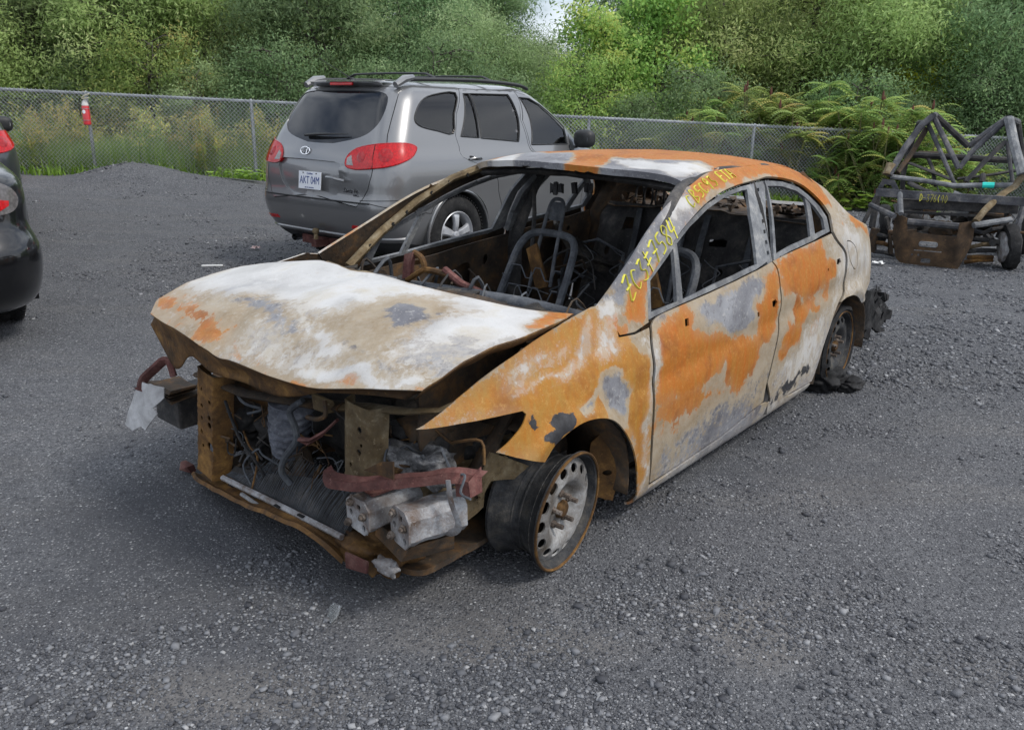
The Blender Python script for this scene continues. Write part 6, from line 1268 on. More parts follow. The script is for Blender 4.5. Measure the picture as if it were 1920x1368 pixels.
ub('rear_cross_bar', [(500, 418, -1.45), (860, 440, -1.45), (1230, 462, -1.45)], .035, M_CHAR); ub('rear_cross_bar', [(540, 405, -1.7), (690, 410, -1.7)], .05, M_CHAR_RUST, .5); ub('rear_cross_bar', [(820, 590, -1.3), (1060, 560, -1.3), (1250, 530, -1.3)], .04, M_CHAR, .4)
ub('seat_strut', [(600, 420, -1.5), (640, 520, -1.3), (660, 640, -1.1)], .02, M_CHAR); ub('seat_strut', [(480, 620, -.9), (560, 660, -.8), (640, 690, -.7)], .05, M_CHAR, .3); ub('seat_strut', [(1000, 560, -1.0), (990, 620, -.9)], .03, M_CHAR)
fo = [UX(*k, -.36) for k in ((285, 590), (370, 600), (405, 672), (238, 672))]; fh = [UX(*k, -.36) for k in ((300, 630), (345, 635), (355, 660), (285, 655))]
panel('foot_plate', [(k[1], k[2]) for k in fo], lambda u, v: np.stack([np.full(len(u), -.36), u, v], 1), M_UTV, utv, [[(k[1], k[2]) for k in fh]], .03, .01, (1, 0, 0))
ub('gusset', [(345, 485, -.5), (318, 560, -.46)], .05, M_OCHRESTEEL); ub('front_strut', [(410, 680, -.32), (412, 760, -.2), (415, 840, -.06)], .028, M_FRAME_GREY); ub('front_strut', [(950, 895, -.05), (1020, 810, -.2), (1088, 740, -.32)], .032, M_OCHRESTEEL); ub('front_strut', [(1088, 740, -.32), (1150, 690, -.4), (1225, 645, -.45), (1285, 560, -.45)], .045, M_OCHRESTEEL, .5)
ub('lower_leg', [(245, 700, -.5), (190, 820, -.4), (150, 905, -.35)], .024, M_CHAR); ub('lower_leg', [(250, 710, -.6), (225, 830, -.55), (205, 940, -.5)], .034, M_CHAR); ub('lower_leg', [(310, 860, -.5), (330, 950, -.5)], .04, M_CHAR, .5); ub('lower_leg', [(1285, 790, -.6), (1255, 900, -.5), (1210, 1030, -.4)], .030, M_UTV); ub('lower_leg', [(1200, 760, -.6), (1150, 900, -.6), (1110, 1010, -.6)], .03, M_CHAR)
for i, (x0, y0, x1, y1, m_) in enumerate([(210, 980, 360, 1020, M_CHAR), (220, 1040, 360, 1075, M_BROWNRUST), (220, 1105, 370, 1135, M_CHAR), (900, 1080, 1095, 1055, M_OCHRESTEEL), (890, 1110, 1090, 1100, M_CHAR), (890, 1150, 1070, 1150, M_BROWNRUST), (870, 1185, 1065, 1170, M_BROWNRUST), (1000, 980, 1130, 940, M_CHAR)]):
    ub('suspension_arm', [(x0, y0, -.35), ((x0+x1)/2, (y0+y1)/2-8, -.3), (x1, y1, -.4)], .022, m_)
ub('shock_absorber', [(235, 940, -.35), (210, 1060, -.35), (205, 1110, -.35)], .05, M_CHAR_RUST)
# engine and floor clutter behind the beam
for k in range(34):
    x, y, d = random.uniform(430, 1200), random.uniform(780, 1000), random.uniform(-1.3, -.45); a = np.array(UX(x, y, d)); e = a+np.array([random.uniform(-.2, .2), random.uniform(-.35, .35), random.uniform(-.12, .12)])
    a[2] = max(a[2], .2); e[2] = max(e[2], .2)
    MB().tube([tuple(a), tuple((a+e)/2+np.array([0, 0, .02])), tuple(e)], random.uniform(.010, .030), 6, flat=random.choice([1, 1, .4])).build('burnt_part', random.choice([M_CHAR, M_CHAR, M_UTV, M_BROWNRUST, M_CHAR_RUST]), utv, True, rough=.015)
for k in range(9):
    a = UX(random.uniform(480, 1150), random.uniform(830, 1050), random.uniform(-1.2, -.5)); a = (a[0], a[1], max(a[2], .22)); o = lump('engine_part', a, (.10, .12, .08), random.choice([M_CHAR, M_DEBRIS, M_CHAR_RUST]), 6, .4); o.parent = utv
def up(L): return [(k[0], k[1], max(k[2], .18)) for k in L]
for y in (-.42, .28):
    MB().tube([(-.3, y, .26), (-1.2, y, .24), (-2.0, y, .30)], .035, 8).build('floor_rail', M_CHAR, utv, True, rough=.01)
for x in (-.5, -1.1, -1.7): MB().tube([(x, -.42, .26), (x, .28, .26)], .03, 8).build('floor_cross_rail', M_CHAR, utv, True, rough=.01)
for x, y in ((-1.5, -.75), (-1.5, .55)):
    MB().tube([(-1.5, y*.4, .3), (x, y, .28)], .03, 7).build('suspension_arm', M_CHAR, utv, True)
def buggy_wheel(c, lean):
    r = bpy.data.objects.new('wheel', None); C.objects.link(r); r.parent = utv; r.location = c; r.rotation_euler = (lean, 0, R(12))
    b = MB(); b.lathe([(-.05, .13), (-.06, .19), (-.05, .225), (0, .235), (.05, .225), (.06, .19), (.05, .13)], 28, 'y'); b.build('tyre', M_BLACK, r, True, rough=.02, rs=10)
    b = MB(); b.lathe([(-.09, .0), (-.09, .13), (-.08, .16), (.07, .16), (.075, .12), (.05, .10), (.05, 0)], 24, 'y'); b.build('rim', M_ALU, r, True, rough=.012)
wr = UX(1165, 1150, -.25); buggy_wheel((-.35, wr[1]+.02, .228), R(6)); wl = UX(190, 1060, -.5)
buggy_wheel((-1.55, .62, .228), 0); buggy_wheel((-1.55, -.86, .228), 0)
MB().tube([(-.35, wr[1]-.06, .26), (-.40, wr[1]-.30, .28)], .03, 7).build('axle', M_CHAR, utv, True)
MB().tube([(-.35, -.66, .05), (-.35, -.70, .28), (-.4, -.45, .30)], .035, 7).build('knuckle', M_CHAR_RUST, utv, True, rough=.02)

for k in range(12):   # torn sheet metal and hanging wires in the frame
    a = np.array(UX(random.uniform(430, 1180), random.uniform(760, 960), random.uniform(-1.1, -.42))); s_ = random.uniform(.05, .13); a[2] = max(a[2], .28); b = MB(); rot = Matrix.Rotation(random.uniform(0, 3), 3, 'X') @ Matrix.Rotation(random.uniform(-1, 1), 3, 'Z')
    b.strip([tuple(Vector(a)+rot @ Vector((x*.2, -s_, x))) for x in (-s_, 0, s_)], [tuple(Vector(a)+rot @ Vector((x*.5+.03, s_*.8, x*.8))) for x in (-s_, 0, s_)]).build('torn_sheet', random.choice([M_CHAR, M_UTV2, M_CHAR_RUST, M_FRAME_GREY]), utv, thick=.004, rough=.02, rs=9)
for k in range(18):
    a = np.array(UX(random.uniform(420, 1200), random.uniform(560, 860), random.uniform(-1.0, -.4))); d_ = [a]
    for j in range(3): d_.append(d_[-1]+np.array([random.uniform(-.05, .05), random.uniform(-.10, .10), random.uniform(-.12, .0)]))
    d_ = [(q[0], q[1], max(q[2], .12)) for q in d_]; MB().tube(crv(d_, 4), random.uniform(.003, .007), 5).build('hanging_wire', random.choice([M_CHAR, M_TUBE, M_BROWNRUST]), utv, True)
# ------------------------------------------------------------------ chain-link fence
_f0 = np.array([-4.70, 15.15]); _f1 = np.array([6.30, 16.15]); FA = math.atan2(*( (_f1-_f0)[::-1])); FF = Frame(_f0[0], _f0[1], FA)
gz = lambda x, y: float(bumpz(np.array([x]), np.array([y]))[0])
M_GALV = rusty('galvanised_steel', (.22, .24, .25), (.32, .34, .355), (.42, .44, .45), 8, .4, .5); M_WIRE = mat('fence_wire', (.46, .48, .49), .5, .3)[0]
FH = 1.38; FX0, FX1 = -11.5, 19.0
def fz(x): p = FF.world([[x, 0, 0]])[0]; return -.03*np.clip(p[0], -14, 14)
fence = bpy.data.objects.new('chain_link_fence', None); C.objects.link(fence); fence.location = (FF.x, FF.y, 0); fence.rotation_euler = (0, 0, FA); tag(fence, 'galvanised chain-link fence with a top rail running along the trees', 'fence')
MB().tube([(x, 0, fz(x)+FH) for x in np.linspace(FX0, FX1, 22)], .026, 10).build('top_rail', M_GALV, fence, True)
postx = [FF.plane((px, 260), 'y', 0)[0] for px in (-470, -150, 172, 476, 790, 1103, 1412, 1700, 1960, 2210, 2440)]
for x in postx:
    b = MB(); b.tube([(x, .0, fz(x)-.25), (x, 0, fz(x)+FH+.015)], .029, 10); p_ = b.build('post', M_GALV, fence, True)
    b = MB(); b.lathe([(0, .032), (.012, .03), (.02, .016), (.03, .012), (.035, 0)], 10, 'z', (x, 0, fz(x)+FH+.01)); b.build('post_cap', M_GALV, p_, True)
    for k in (.25, .55, .85):
        b = MB(); b.lathe([(-.006, .031), (-.006, .034), (.006, .034), (.006, .031)], 10, 'z', (x, 0, fz(x)+FH*k)); b.build('tension_band', M_GALV, p_, True)
b = MB(); sp = .070
nd = int((FX1-FX0+2)/sp)
for sg in (-1, 1):
    yo = .030+.0022*sg
    for k in range(nd):
        x = FX0-1.4+k*sp if sg > 0 else FX0+k*sp
        xe = x+sg*(FH+.06)*1.0
        a0, a1 = x, xe
        # clip to the fence ends
        f0, f1 = 0., 1.
        lo, hi = min(a0, a1), max(a0, a1)
        if hi < FX0 or lo > FX1: continue
        ts = sorted([(FX0-a0)/(a1-a0), (FX1-a0)/(a1-a0)]); f0, f1 = max(0, ts[0]), min(1, ts[1])
        if f1 <= f0: continue
        q = []
        for f in (f0, (f0+f1)/2, f1):
            xx = a0+(a1-a0)*f; q.append((xx, -yo, fz(xx)-.02+f*(FH+.06)))
        b.tube(q, .0034, 3, cap=False)
o = b.build('wire_mesh', M_WIRE, fence); o['kind'] = 'stuff'
# ------------------------------------------------------------------ fire extinguisher strapped to a post
xp = postx[2]; ep = FF.world([[xp, -.10, 0]])[0]; ez = FF.plane((167, 212), 'y', -.10)[2]
fe = empty('fire_extinguisher', Frame(ep[0], ep[1], FA), 'red fire extinguisher with white handle strapped to a fence post', 'extinguisher')
M_RED = mat('red_enamel', (.50, .012, .02), .3, 0, .6)[0]; M_CREAM = mat('cream_plastic', (.62, .58, .42), .5)[0]; M_CLEARBAG = mat('pale_plastic', (.50, .49, .47), .35)[0]
b = MB(); b.lathe([(ez-.20, 0), (ez-.20, .05), (ez-.19, .062), (ez+.10, .062), (ez+.13, .05)], 20, 'z'); cyl = b.build('cylinder', M_RED, fe, True)
b = MB(); b.lathe([(ez+.12, .057), (ez+.16, .05), (ez+.20, .03), (ez+.22, .02), (ez+.25, .02), (ez+.25, 0)], 16, 'z'); b.build('shoulder', M_CLEARBAG, fe, True)
MB().tube([(-.03, -.02, ez+.25), (.03, -.03, ez+.29), (.10, -.04, ez+.31)], .016, 7, flat=.5).build('handle', M_CREAM, fe, True); MB().tube([(-.03, -.02, ez+.23), (.04, -.04, ez+.24), (.09, -.05, ez+.25)], .014, 7, flat=.5).build('lever', M_CREAM, fe, True)
MB().tube(crv([(-.03, 0, ez+.24), (-.08, -.01, ez+.22), (-.09, -.02, ez+.10), (-.08, -.02, ez-.05)], 4), .010, 6).build('hose', M_PLASTIC, fe, True)
panel('label_disc', ell(0, 0, .028, .032, 16), lambda u, v: np.stack([u-.01, -np.sqrt(np.maximum(.064**2-u**2, 1e-5))-.001, ez+.02+v], 1), M_WHITEPLATE, cyl, [], .015)
for zz in (-.12, .07): MB().tube([(.066*math.cos(a), .066*math.sin(a), ez+zz) for a in np.linspace(0, 2*math.pi, 20, endpoint=False)], .004, 5, closed=True).build('strap', M_GALV, fe)
b = MB(); b.box((0, .068, ez), (.05, .02, .34)); b.build('bracket', M_GALV, fe)
# ------------------------------------------------------------------ orange traffic drum behind the dark SUV
bq = WORLD.plane((-14, 345), 'z', .2); DF = Frame(bq[0], bq[1], 0); dz = gz(bq[0], bq[1])
dr = empty('traffic_drum', DF, 'orange plastic traffic drum with white band behind the dark grey SUV', 'traffic drum'); M_ORANGE = mat('orange_plastic', (.80, .13, .01), .4)[0]
top = DF.plane((-14, 214), 'y', 0)[2]; H = top-dz; prof = []
for k, (f0, f1, r_) in enumerate(((0, .22, .30), (.22, .42, .285), (.42, .62, .27), (.62, .82, .255), (.82, 1, .24))): prof += [(dz+H*f0+.005, r_), (dz+H*f1-.03, r_-.004), (dz+H*f1-.008, r_-.012)]
b = MB(); b.lathe([(dz, 0)]+prof+[(top, .20), (top, 0)], 32, 'z'); b.build('drum_body', M_ORANGE, dr, True)
for f0, f1, r_ in ((.24, .39, .288), (.64, .79, .258)):
    b = MB(); b.lathe([(dz+H*f0, r_), (dz+H*f1, r_-.003)], 32, 'z'); b.build('reflective_band', M_WHITEPLATE, dr, True, thick=.003)
MB().tube([(-.08, 0, top), (-.06, 0, top+.07), (.06, 0, top+.07), (.08, 0, top)], .016, 8).build('drum_handle', M_ORANGE, dr, True)
# ------------------------------------------------------------------ vegetation
def leaf_mat(name, a, b_, c, trans=.54, soft=True, gain=2.7):
    a, b_, c = [tuple(min(.8, q*gain) for q in v) for v in (a, b_, c)]
    mm = bpy.data.materials.new(name); mm.use_nodes = True; t = mm.node_tree; b = t.nodes['Principled BSDF']
    at = N(t, 'ShaderNodeAttribute', attribute_name='tint'); oi = N(t, 'ShaderNodeObjectInfo')
    col = ramp(t, at.outputs['Fac'], (.0, a), (.5, b_), (1., c)); hs = N(t, 'ShaderNodeHueSaturation'); t.links.new(col, hs.inputs['Color'])
    t.links.new(mth(t, 'MULTIPLY_ADD', oi.outputs['Random'], .035, .482), hs.inputs['Hue']); t.links.new(mth(t, 'MULTIPLY_ADD', oi.outputs['Random'], .35, .82), hs.inputs['Value'])
    t.links.new(hs.outputs['Color'], b.inputs['Base Color']); b.inputs['Roughness'].default_value = .55; b.inputs['Specular IOR Level'].default_value = .3
    if soft:
        ca = N(t, 'ShaderNodeAttribute', attribute_name='clump_normal'); vt = N(t, 'ShaderNodeVectorTransform', vector_type='NORMAL', convert_from='OBJECT', convert_to='WORLD'); t.links.new(ca.outputs['Vector'], vt.inputs[0]); ge = N(t, 'ShaderNodeNewGeometry'); vm = N(t, 'ShaderNodeMix', data_type='VECTOR'); vm.inputs[0].default_value = .72; t.links.new(ge.outputs['Normal'], vm.inputs[4]); t.links.new(vt.outputs[0], vm.inputs[5]); vn = N(t, 'ShaderNodeVectorMath', operation='NORMALIZE'); t.links.new(vm.outputs[1], vn.inputs[0]); t.links.new(vn.outputs[0], b.inputs['Normal'])
    tr = N(t, 'ShaderNodeBsdfTranslucent'); t.links.new(hs.outputs['Color'], tr.inputs['Color']); mx = N(t, 'ShaderNodeMixShader'); mx.inputs[0].default_value = trans
    t.links.new(b.outputs[0], mx.inputs[1]); t.links.new(tr.outputs[0], mx.inputs[2]); t.links.new(mx.outputs[0], t.nodes['Material Output'].inputs['Surface']); return mm
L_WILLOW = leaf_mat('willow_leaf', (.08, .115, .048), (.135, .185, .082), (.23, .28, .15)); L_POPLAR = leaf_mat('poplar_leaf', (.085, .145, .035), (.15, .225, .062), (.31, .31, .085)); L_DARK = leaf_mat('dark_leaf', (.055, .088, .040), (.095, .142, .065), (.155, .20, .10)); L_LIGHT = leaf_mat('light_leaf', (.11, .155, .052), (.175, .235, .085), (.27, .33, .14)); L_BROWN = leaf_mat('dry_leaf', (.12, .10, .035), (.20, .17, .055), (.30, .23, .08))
L_SUMAC = leaf_mat('sumac_leaf', (.10, .16, .045), (.17, .23, .062), (.30, .26, .08), .40, False, 1.8); L_GRASS = leaf_mat('grass_blade', (.085, .14, .035), (.145, .20, .052), (.25, .26, .09), .40, False, 1.8); L_WEED = leaf_mat('weed_leaf', (.07, .11, .03), (.13, .17, .05), (.27, .22, .08)); L_BROAD = leaf_mat('broad_leaf', (.10, .20, .025), (.17, .30, .04), (.25, .38, .07), .40, False, 1.15)
M_BARK = rusty('bark', (.05, .043, .036), (.10, .088, .075), (.18, .165, .145), 10); M_SUMACCONE = mat('sumac_cone', (.10, .035, .025), .9)[0]; M_STEM = mat('stem', (.16, .15, .07), .8)[0]
def leaves_mesh(name, P, size, asp, seed, up=.35, bend=.25, tintz=None, cn=None):
    """one small folded leaf per point"""
    g = np.random.default_rng(seed); n = len(P); d = g.normal(size=(n, 3)); d[:, 2] -= .25; d /= np.linalg.norm(d, axis=1)[:, None]
    s = g.normal(size=(n, 3)); s[:, 2] *= .35; s -= d*(s*d).sum(1)[:, None]; s /= np.linalg.norm(s, axis=1)[:, None]; nn = np.cross(d, s)
    L = size*g.uniform(.6, 1.35, n)[:, None]; W = L*asp
    V = np.stack([P, P+d*L*.45+s*W*.5+nn*L*bend*.3, P+d*L, P+d*L*.45-s*W*.5+nn*L*bend*.3], 1).reshape(-1, 3)
    i = np.arange(n)*4; F = np.stack([i, i+1, i+2, i, i+2, i+3], 1).reshape(-1, 3)
    me = bpy.data.meshes.new(name); me.vertices.add(len(V)); me.vertices.foreach_set('co', V.ravel()); me.loops.add(len(F)*3); me.loops.foreach_set('vertex_index', F.ravel().astype(np.int32))
    me.polygons.add(len(F)); me.polygons.foreach_set('loop_start', (np.arange(len(F))*3).astype(np.int32)); me.update(calc_edges=True)
    ti = np.clip((tintz if tintz is not None else 0)+g.normal(.45, .15, n), 0, 1); a = me.attributes.new('tint', 'FLOAT', 'POINT'); a.data.foreach_set('value', np.repeat(ti, 4).astype(np.float32))
    if cn is None: cn = np.tile(np.array([[0, 0, 1.]]), (n, 1))
    c_ = me.attributes.new('clump_normal', 'FLOAT_VECTOR', 'POINT'); c_.data.foreach_set('vector', np.repeat(cn, 4, 0).astype(np.float32).ravel()); return me
def make_tree(seed, h, rad, nleaf, size, asp, base=.25, nclump=90, weep=0.):
    """trunk and limbs (tubes) plus leaf clumps at the limb ends"""
    g = np.random.default_rng(seed); b = MB(); cl = []; cs = []
    ntr = g.integers(2, 4)
    for k in range(ntr):
        a = g.uniform(0, 6.28); lean = g.uniform(.05, .28); q = [(0.12*math.cos(a)*k, .12*math.sin(a)*k, 0.)]
        for j in range(1, 7):
            f = j/6; q.append((lean*h*f*math.cos(a)*f+g.normal(0, .06), lean*h*f*math.sin(a)*f+g.normal(0, .06), h*f*.93))
        b.tube(q, [.065*(1-.85*j/6)*h/5 for j in range(7)], 6)
        for j in range(nclump//ntr):
            f = g.uniform(base*.5, 1.0); i0 = min(int(f*6), 5); p0 = np.array(q[i0])*(1-(f*6-i0))+np.array(q[i0+1])*(f*6-i0)
            prof = math.sin(min(1, (f+.15))*math.pi*.80)**.7; aa = g.uniform(0, 6.28); rr = rad*prof*g.uniform(.35, 1.0)
            p1 = p0+np.array([rr*math.cos(aa), rr*math.sin(aa), g.uniform(-.1, .5)*rr*.8-weep*rr]); p1[2] = max(p1[2], .15)
            if j % 2 == 0: b.tube([tuple(p0), tuple((p0+p1)/2+np.array([0, 0, .10])), tuple(p1)], [.018, .012, .005], 4, cap=False)
            cl.append(p1); cs.append(g.uniform(.28, .58)*rad/1.8)
    cl = np.array(cl); cs = np.array(cs); w_ = cs**1.6; idx = g.choice(len(cl), nleaf, p=w_/w_.sum())
    o3 = g.normal(size=(nleaf, 3)); o3[:, 2] *= .75; P_ = cl[idx]+o3*cs[idx][:, None]*.62; P_[:, 2] = np.abs(P_[:, 2])
    tz = (g.normal(0, .16, len(cl)))[idx]; cn = o3+(cl[idx]*np.array([1, 1, 0]))/rad*.8+np.array([0, 0, .35]); cn /= np.linalg.norm(cn, axis=1)[:, None]
    tr = MB(); tr.V, tr.F = b.V, b.F
    me_t = bpy.data.meshes.new('trunk'); me_t.from_pydata(b.V, [], b.F); me_t.update(); me_t.polygons.foreach_set('use_smooth', [True]*len(me_t.polygons)); me_t.materials.append(M_BARK)
    return me_t, leaves_mesh('crown', P_, size, asp, seed+1, tintz=tz, cn=cn)
KINDS = {'willow': [make_tree(11, 5.2, 2.0, 42000, .115, .30, .1, 130, .1), make_tree(12, 6.2, 2.2, 46000, .115, .30, .1, 150, .1)],
         'poplar': [make_tree(21, 5.0, 1.5, 19000, .105, .66, .1, 90, .15), make_tree(22, 6.2, 1.7, 22000, .105, .66, .1, 100, .15)],
         'bush': [make_tree(31, 2.5, 1.25, 15000, .075, .42, .0, 70), make_tree(32, 3.1, 1.5, 17000, .08, .40, .0, 80)]}
TREE_LABEL = {('willow', L_WILLOW): 'grey-green willow behind the fence', ('willow', L_LIGHT): 'pale green willow behind the fence', ('willow', L_DARK): 'dark green willow behind the fence', ('poplar', L_POPLAR): 'broad-leaved poplar with yellowing leaves', ('poplar', L_BROWN): 'dry brownish tree'}
ntree = 0
def tree(kind, var, lm, px, dep, sc, rot, label, name=None, group=None):
    """px: photo column where the trunk stands; dep: metres beyond the camera"""
    global ntree
    me_t, me_c = KINDS[kind][var]; x = (px-960)/FPX*dep/_cp*1.0; y = dep; z = gz(x, y)-.05
    nm = name or {'willow': 'willow_tree', 'poplar': 'poplar_tree', 'bush': 'bush'}[kind]
    e = bpy.data.objects.new(nm, None); C.objects.link(e); e.location = (x, y, z); e.rotation_euler = (0, 0, rot); e.scale = (sc, sc, sc*1.0); tag(e, label, 'tree' if kind != 'bush' else 'bush', group)
    a = bpy.data.objects.new('trunk', me_t); C.objects.link(a); a.parent = e
    if not me_c.materials: me_c.materials.append(lm)
    c = bpy.data.objects.new('crown', me_c); C.objects.link(c); c.parent = e; c.material_slots[0].link = 'OBJECT'; c.material_slots[0].material = lm; ntree += 1; return e
_mc = {}
GB = 'trees beyond the fence'
lab = {}
for spec in [
    ('willow', 0, L_WILLOW, -60, 19.0, 1.0, .3), ('willow', 1, L_WILLOW, 130, 20.5, 1.0, 1.7), ('willow', 0, L_LIGHT, 300, 19.5, .95, 2.9), ('willow', 1, L_WILLOW, 440, 21.5, 1.05, 4.0), ('willow', 1, L_LIGHT, 30, 23.5, 1.1, 5.0),
    ('willow', 0, L_DARK, 650, 20.0, .95, .9), ('willow', 1, L_DARK, 780, 21.0, .80, 2.2), ('willow', 0, L_WILLOW, 865, 19.0, .66, 3.3), ('willow', 1, L_LIGHT, 600, 24.5, .95, 1.2), 
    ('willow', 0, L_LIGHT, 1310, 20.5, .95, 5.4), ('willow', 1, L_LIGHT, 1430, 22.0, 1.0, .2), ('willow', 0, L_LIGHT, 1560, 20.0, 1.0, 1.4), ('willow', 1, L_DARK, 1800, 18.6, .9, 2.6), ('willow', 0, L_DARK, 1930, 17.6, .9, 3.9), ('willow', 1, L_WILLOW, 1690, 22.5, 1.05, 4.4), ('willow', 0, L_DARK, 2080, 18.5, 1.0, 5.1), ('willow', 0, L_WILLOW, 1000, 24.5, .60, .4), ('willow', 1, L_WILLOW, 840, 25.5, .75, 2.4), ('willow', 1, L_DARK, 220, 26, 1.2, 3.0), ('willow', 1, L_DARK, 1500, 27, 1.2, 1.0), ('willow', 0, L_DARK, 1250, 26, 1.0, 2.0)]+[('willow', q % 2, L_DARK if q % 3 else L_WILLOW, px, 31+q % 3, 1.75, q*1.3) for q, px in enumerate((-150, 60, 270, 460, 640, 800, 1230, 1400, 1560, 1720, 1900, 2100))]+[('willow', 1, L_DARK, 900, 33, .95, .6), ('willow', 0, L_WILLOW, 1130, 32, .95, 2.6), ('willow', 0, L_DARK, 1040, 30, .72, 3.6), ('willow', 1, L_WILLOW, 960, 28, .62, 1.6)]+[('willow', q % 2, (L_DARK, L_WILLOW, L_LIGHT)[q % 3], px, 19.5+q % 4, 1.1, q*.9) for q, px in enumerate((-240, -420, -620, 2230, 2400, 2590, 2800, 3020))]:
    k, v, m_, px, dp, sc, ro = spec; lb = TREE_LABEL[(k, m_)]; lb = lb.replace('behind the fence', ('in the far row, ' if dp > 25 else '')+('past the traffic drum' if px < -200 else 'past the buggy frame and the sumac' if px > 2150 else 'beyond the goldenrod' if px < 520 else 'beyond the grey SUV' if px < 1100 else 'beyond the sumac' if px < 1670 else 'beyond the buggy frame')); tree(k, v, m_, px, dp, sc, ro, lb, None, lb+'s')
for px, dp, sc, ro, v in ((1120, 19.0, .74, .5, 0), (1200, 19.8, .80, 2.1, 1), (1125, 21.5, .54, 4.4, 1)):
    tree('poplar', v, L_POPLAR, px, dp, sc, ro, 'broad-leaved poplar with yellowing leaves behind the grey SUV', None, 'poplars behind the SUV')
tree('poplar', 1, L_BROWN, 520, 26, 1.0, 1.0, 'dry brownish tree rising behind the willows', 'dry_tree')
tree('poplar', 0, leaf_mat('yellow_leaf', (.20, .22, .02), (.36, .34, .03), (.50, .44, .05)), 1648, 19.5, .62, 3.0, 'slender yellow-leaved sapling above the sumac', 'yellow_sapling')
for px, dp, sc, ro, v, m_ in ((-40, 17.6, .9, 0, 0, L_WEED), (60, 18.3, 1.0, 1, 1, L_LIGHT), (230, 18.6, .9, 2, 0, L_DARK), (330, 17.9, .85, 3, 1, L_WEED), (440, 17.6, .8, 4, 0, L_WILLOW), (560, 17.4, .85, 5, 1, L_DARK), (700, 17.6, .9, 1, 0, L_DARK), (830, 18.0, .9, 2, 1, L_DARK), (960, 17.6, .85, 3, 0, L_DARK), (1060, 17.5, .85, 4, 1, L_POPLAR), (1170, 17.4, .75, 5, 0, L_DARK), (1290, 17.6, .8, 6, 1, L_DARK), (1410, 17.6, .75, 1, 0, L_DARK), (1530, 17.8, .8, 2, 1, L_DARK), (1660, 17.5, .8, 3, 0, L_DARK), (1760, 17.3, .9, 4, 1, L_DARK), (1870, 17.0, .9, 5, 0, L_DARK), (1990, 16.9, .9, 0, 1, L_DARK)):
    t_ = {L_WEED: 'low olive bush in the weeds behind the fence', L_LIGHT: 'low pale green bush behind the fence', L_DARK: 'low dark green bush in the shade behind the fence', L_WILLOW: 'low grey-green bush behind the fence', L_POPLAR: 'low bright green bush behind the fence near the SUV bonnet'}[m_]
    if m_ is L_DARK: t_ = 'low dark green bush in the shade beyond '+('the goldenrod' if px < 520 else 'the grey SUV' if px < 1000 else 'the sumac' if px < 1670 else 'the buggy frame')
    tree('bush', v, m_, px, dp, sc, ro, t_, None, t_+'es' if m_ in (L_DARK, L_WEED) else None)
# staghorn sumac leaning over the fence
def sumac_mesh(seed):
    g = np.random.default_rng(seed); stems = MB(); V = []; F = []; T = []; cones = []
    for k in range(30):
        a = g.uniform(0, 6.28); rr = 1.2*math.sqrt(g.uniform(.01, 1.0)); h = g.uniform(.35, 1.75)-rr*.25; tip = np.array([rr*math.cos(a), rr*math.sin(a)*.7, h]); stems.tube([(tip[0]*.15, tip[1]*.15, 0), (tip[0]*.6, tip[1]*.6, h*.55), tuple(tip)], [.022, .017, .011], 5)
        if g.random() < .18: cones.append(tip)
        for j in range(g.integers(9, 14)):
            b_ = g.uniform(0, 6.28); L = g.uniform(.36, .58); el = g.uniform(-.25, .95); dirx = np.array([math.cos(b_), math.sin(b_), 0]); sd = np.array([-math.sin(b_), math.cos(b_), 0]); tint = np.clip(g.normal(.42, .25), 0, 1)
            npair = 11; g_d = g.uniform(.35, .95)
            for i in range(npair):
                f = (i+1)/npair; p = tip+dirx*L*f*math.cos(el*.6)+np.array([0, 0, L*(math.sin(el)*f-g_d*f*f)])-np.array([0, 0, g.uniform(0, .0)])
                ll = .105*math.sin(math.pi*(.22+.72*f))+.015
                for s_ in (-1, 1):
                    d = (sd*s_*.92+dirx*.35+np.array([0, 0, -.28])); d /= np.linalg.norm(d); wv = dirx*.020; c = len(V)
                    V += [p, p+d*ll*.5+wv, p+d*ll, p+d*ll*.5-wv]; F += [(c, c+1, c+2), (c, c+2, c+3)]; T += [tint]*4
    me = bpy.data.meshes.new('fronds'); me.from_pydata([tuple(v) for v in V], [], F); me.update(); at = me.attributes.new('tint', 'FLOAT', 'POINT'); at.data.foreach_set('value', np.array(T, np.float32)); me.materials.append(L_SUMAC)
    ms = bpy.data.meshes.new('stems'); ms.from_pydata(stems.V, [], stems.F); ms.update(); ms.materials.append(M_STEM)
    cb = [MB().lathe([(0, .006), (.03, .022), (.08, .024), (.14, .012), (.17, 0)], 7, 'z', tuple(c)) for c in cones]; mcn = []
    for q in cb:
        mm_ = bpy.data.meshes.new('seed_cone'); mm_.from_pydata(q.V, [], q.F); mm_.update(); mm_.materials.append(M_SUMACCONE); mcn.append(mm_)
    return me, ms, mcn
SUM = [sumac_mesh(s_) for s_ in (5, 6, 7)]
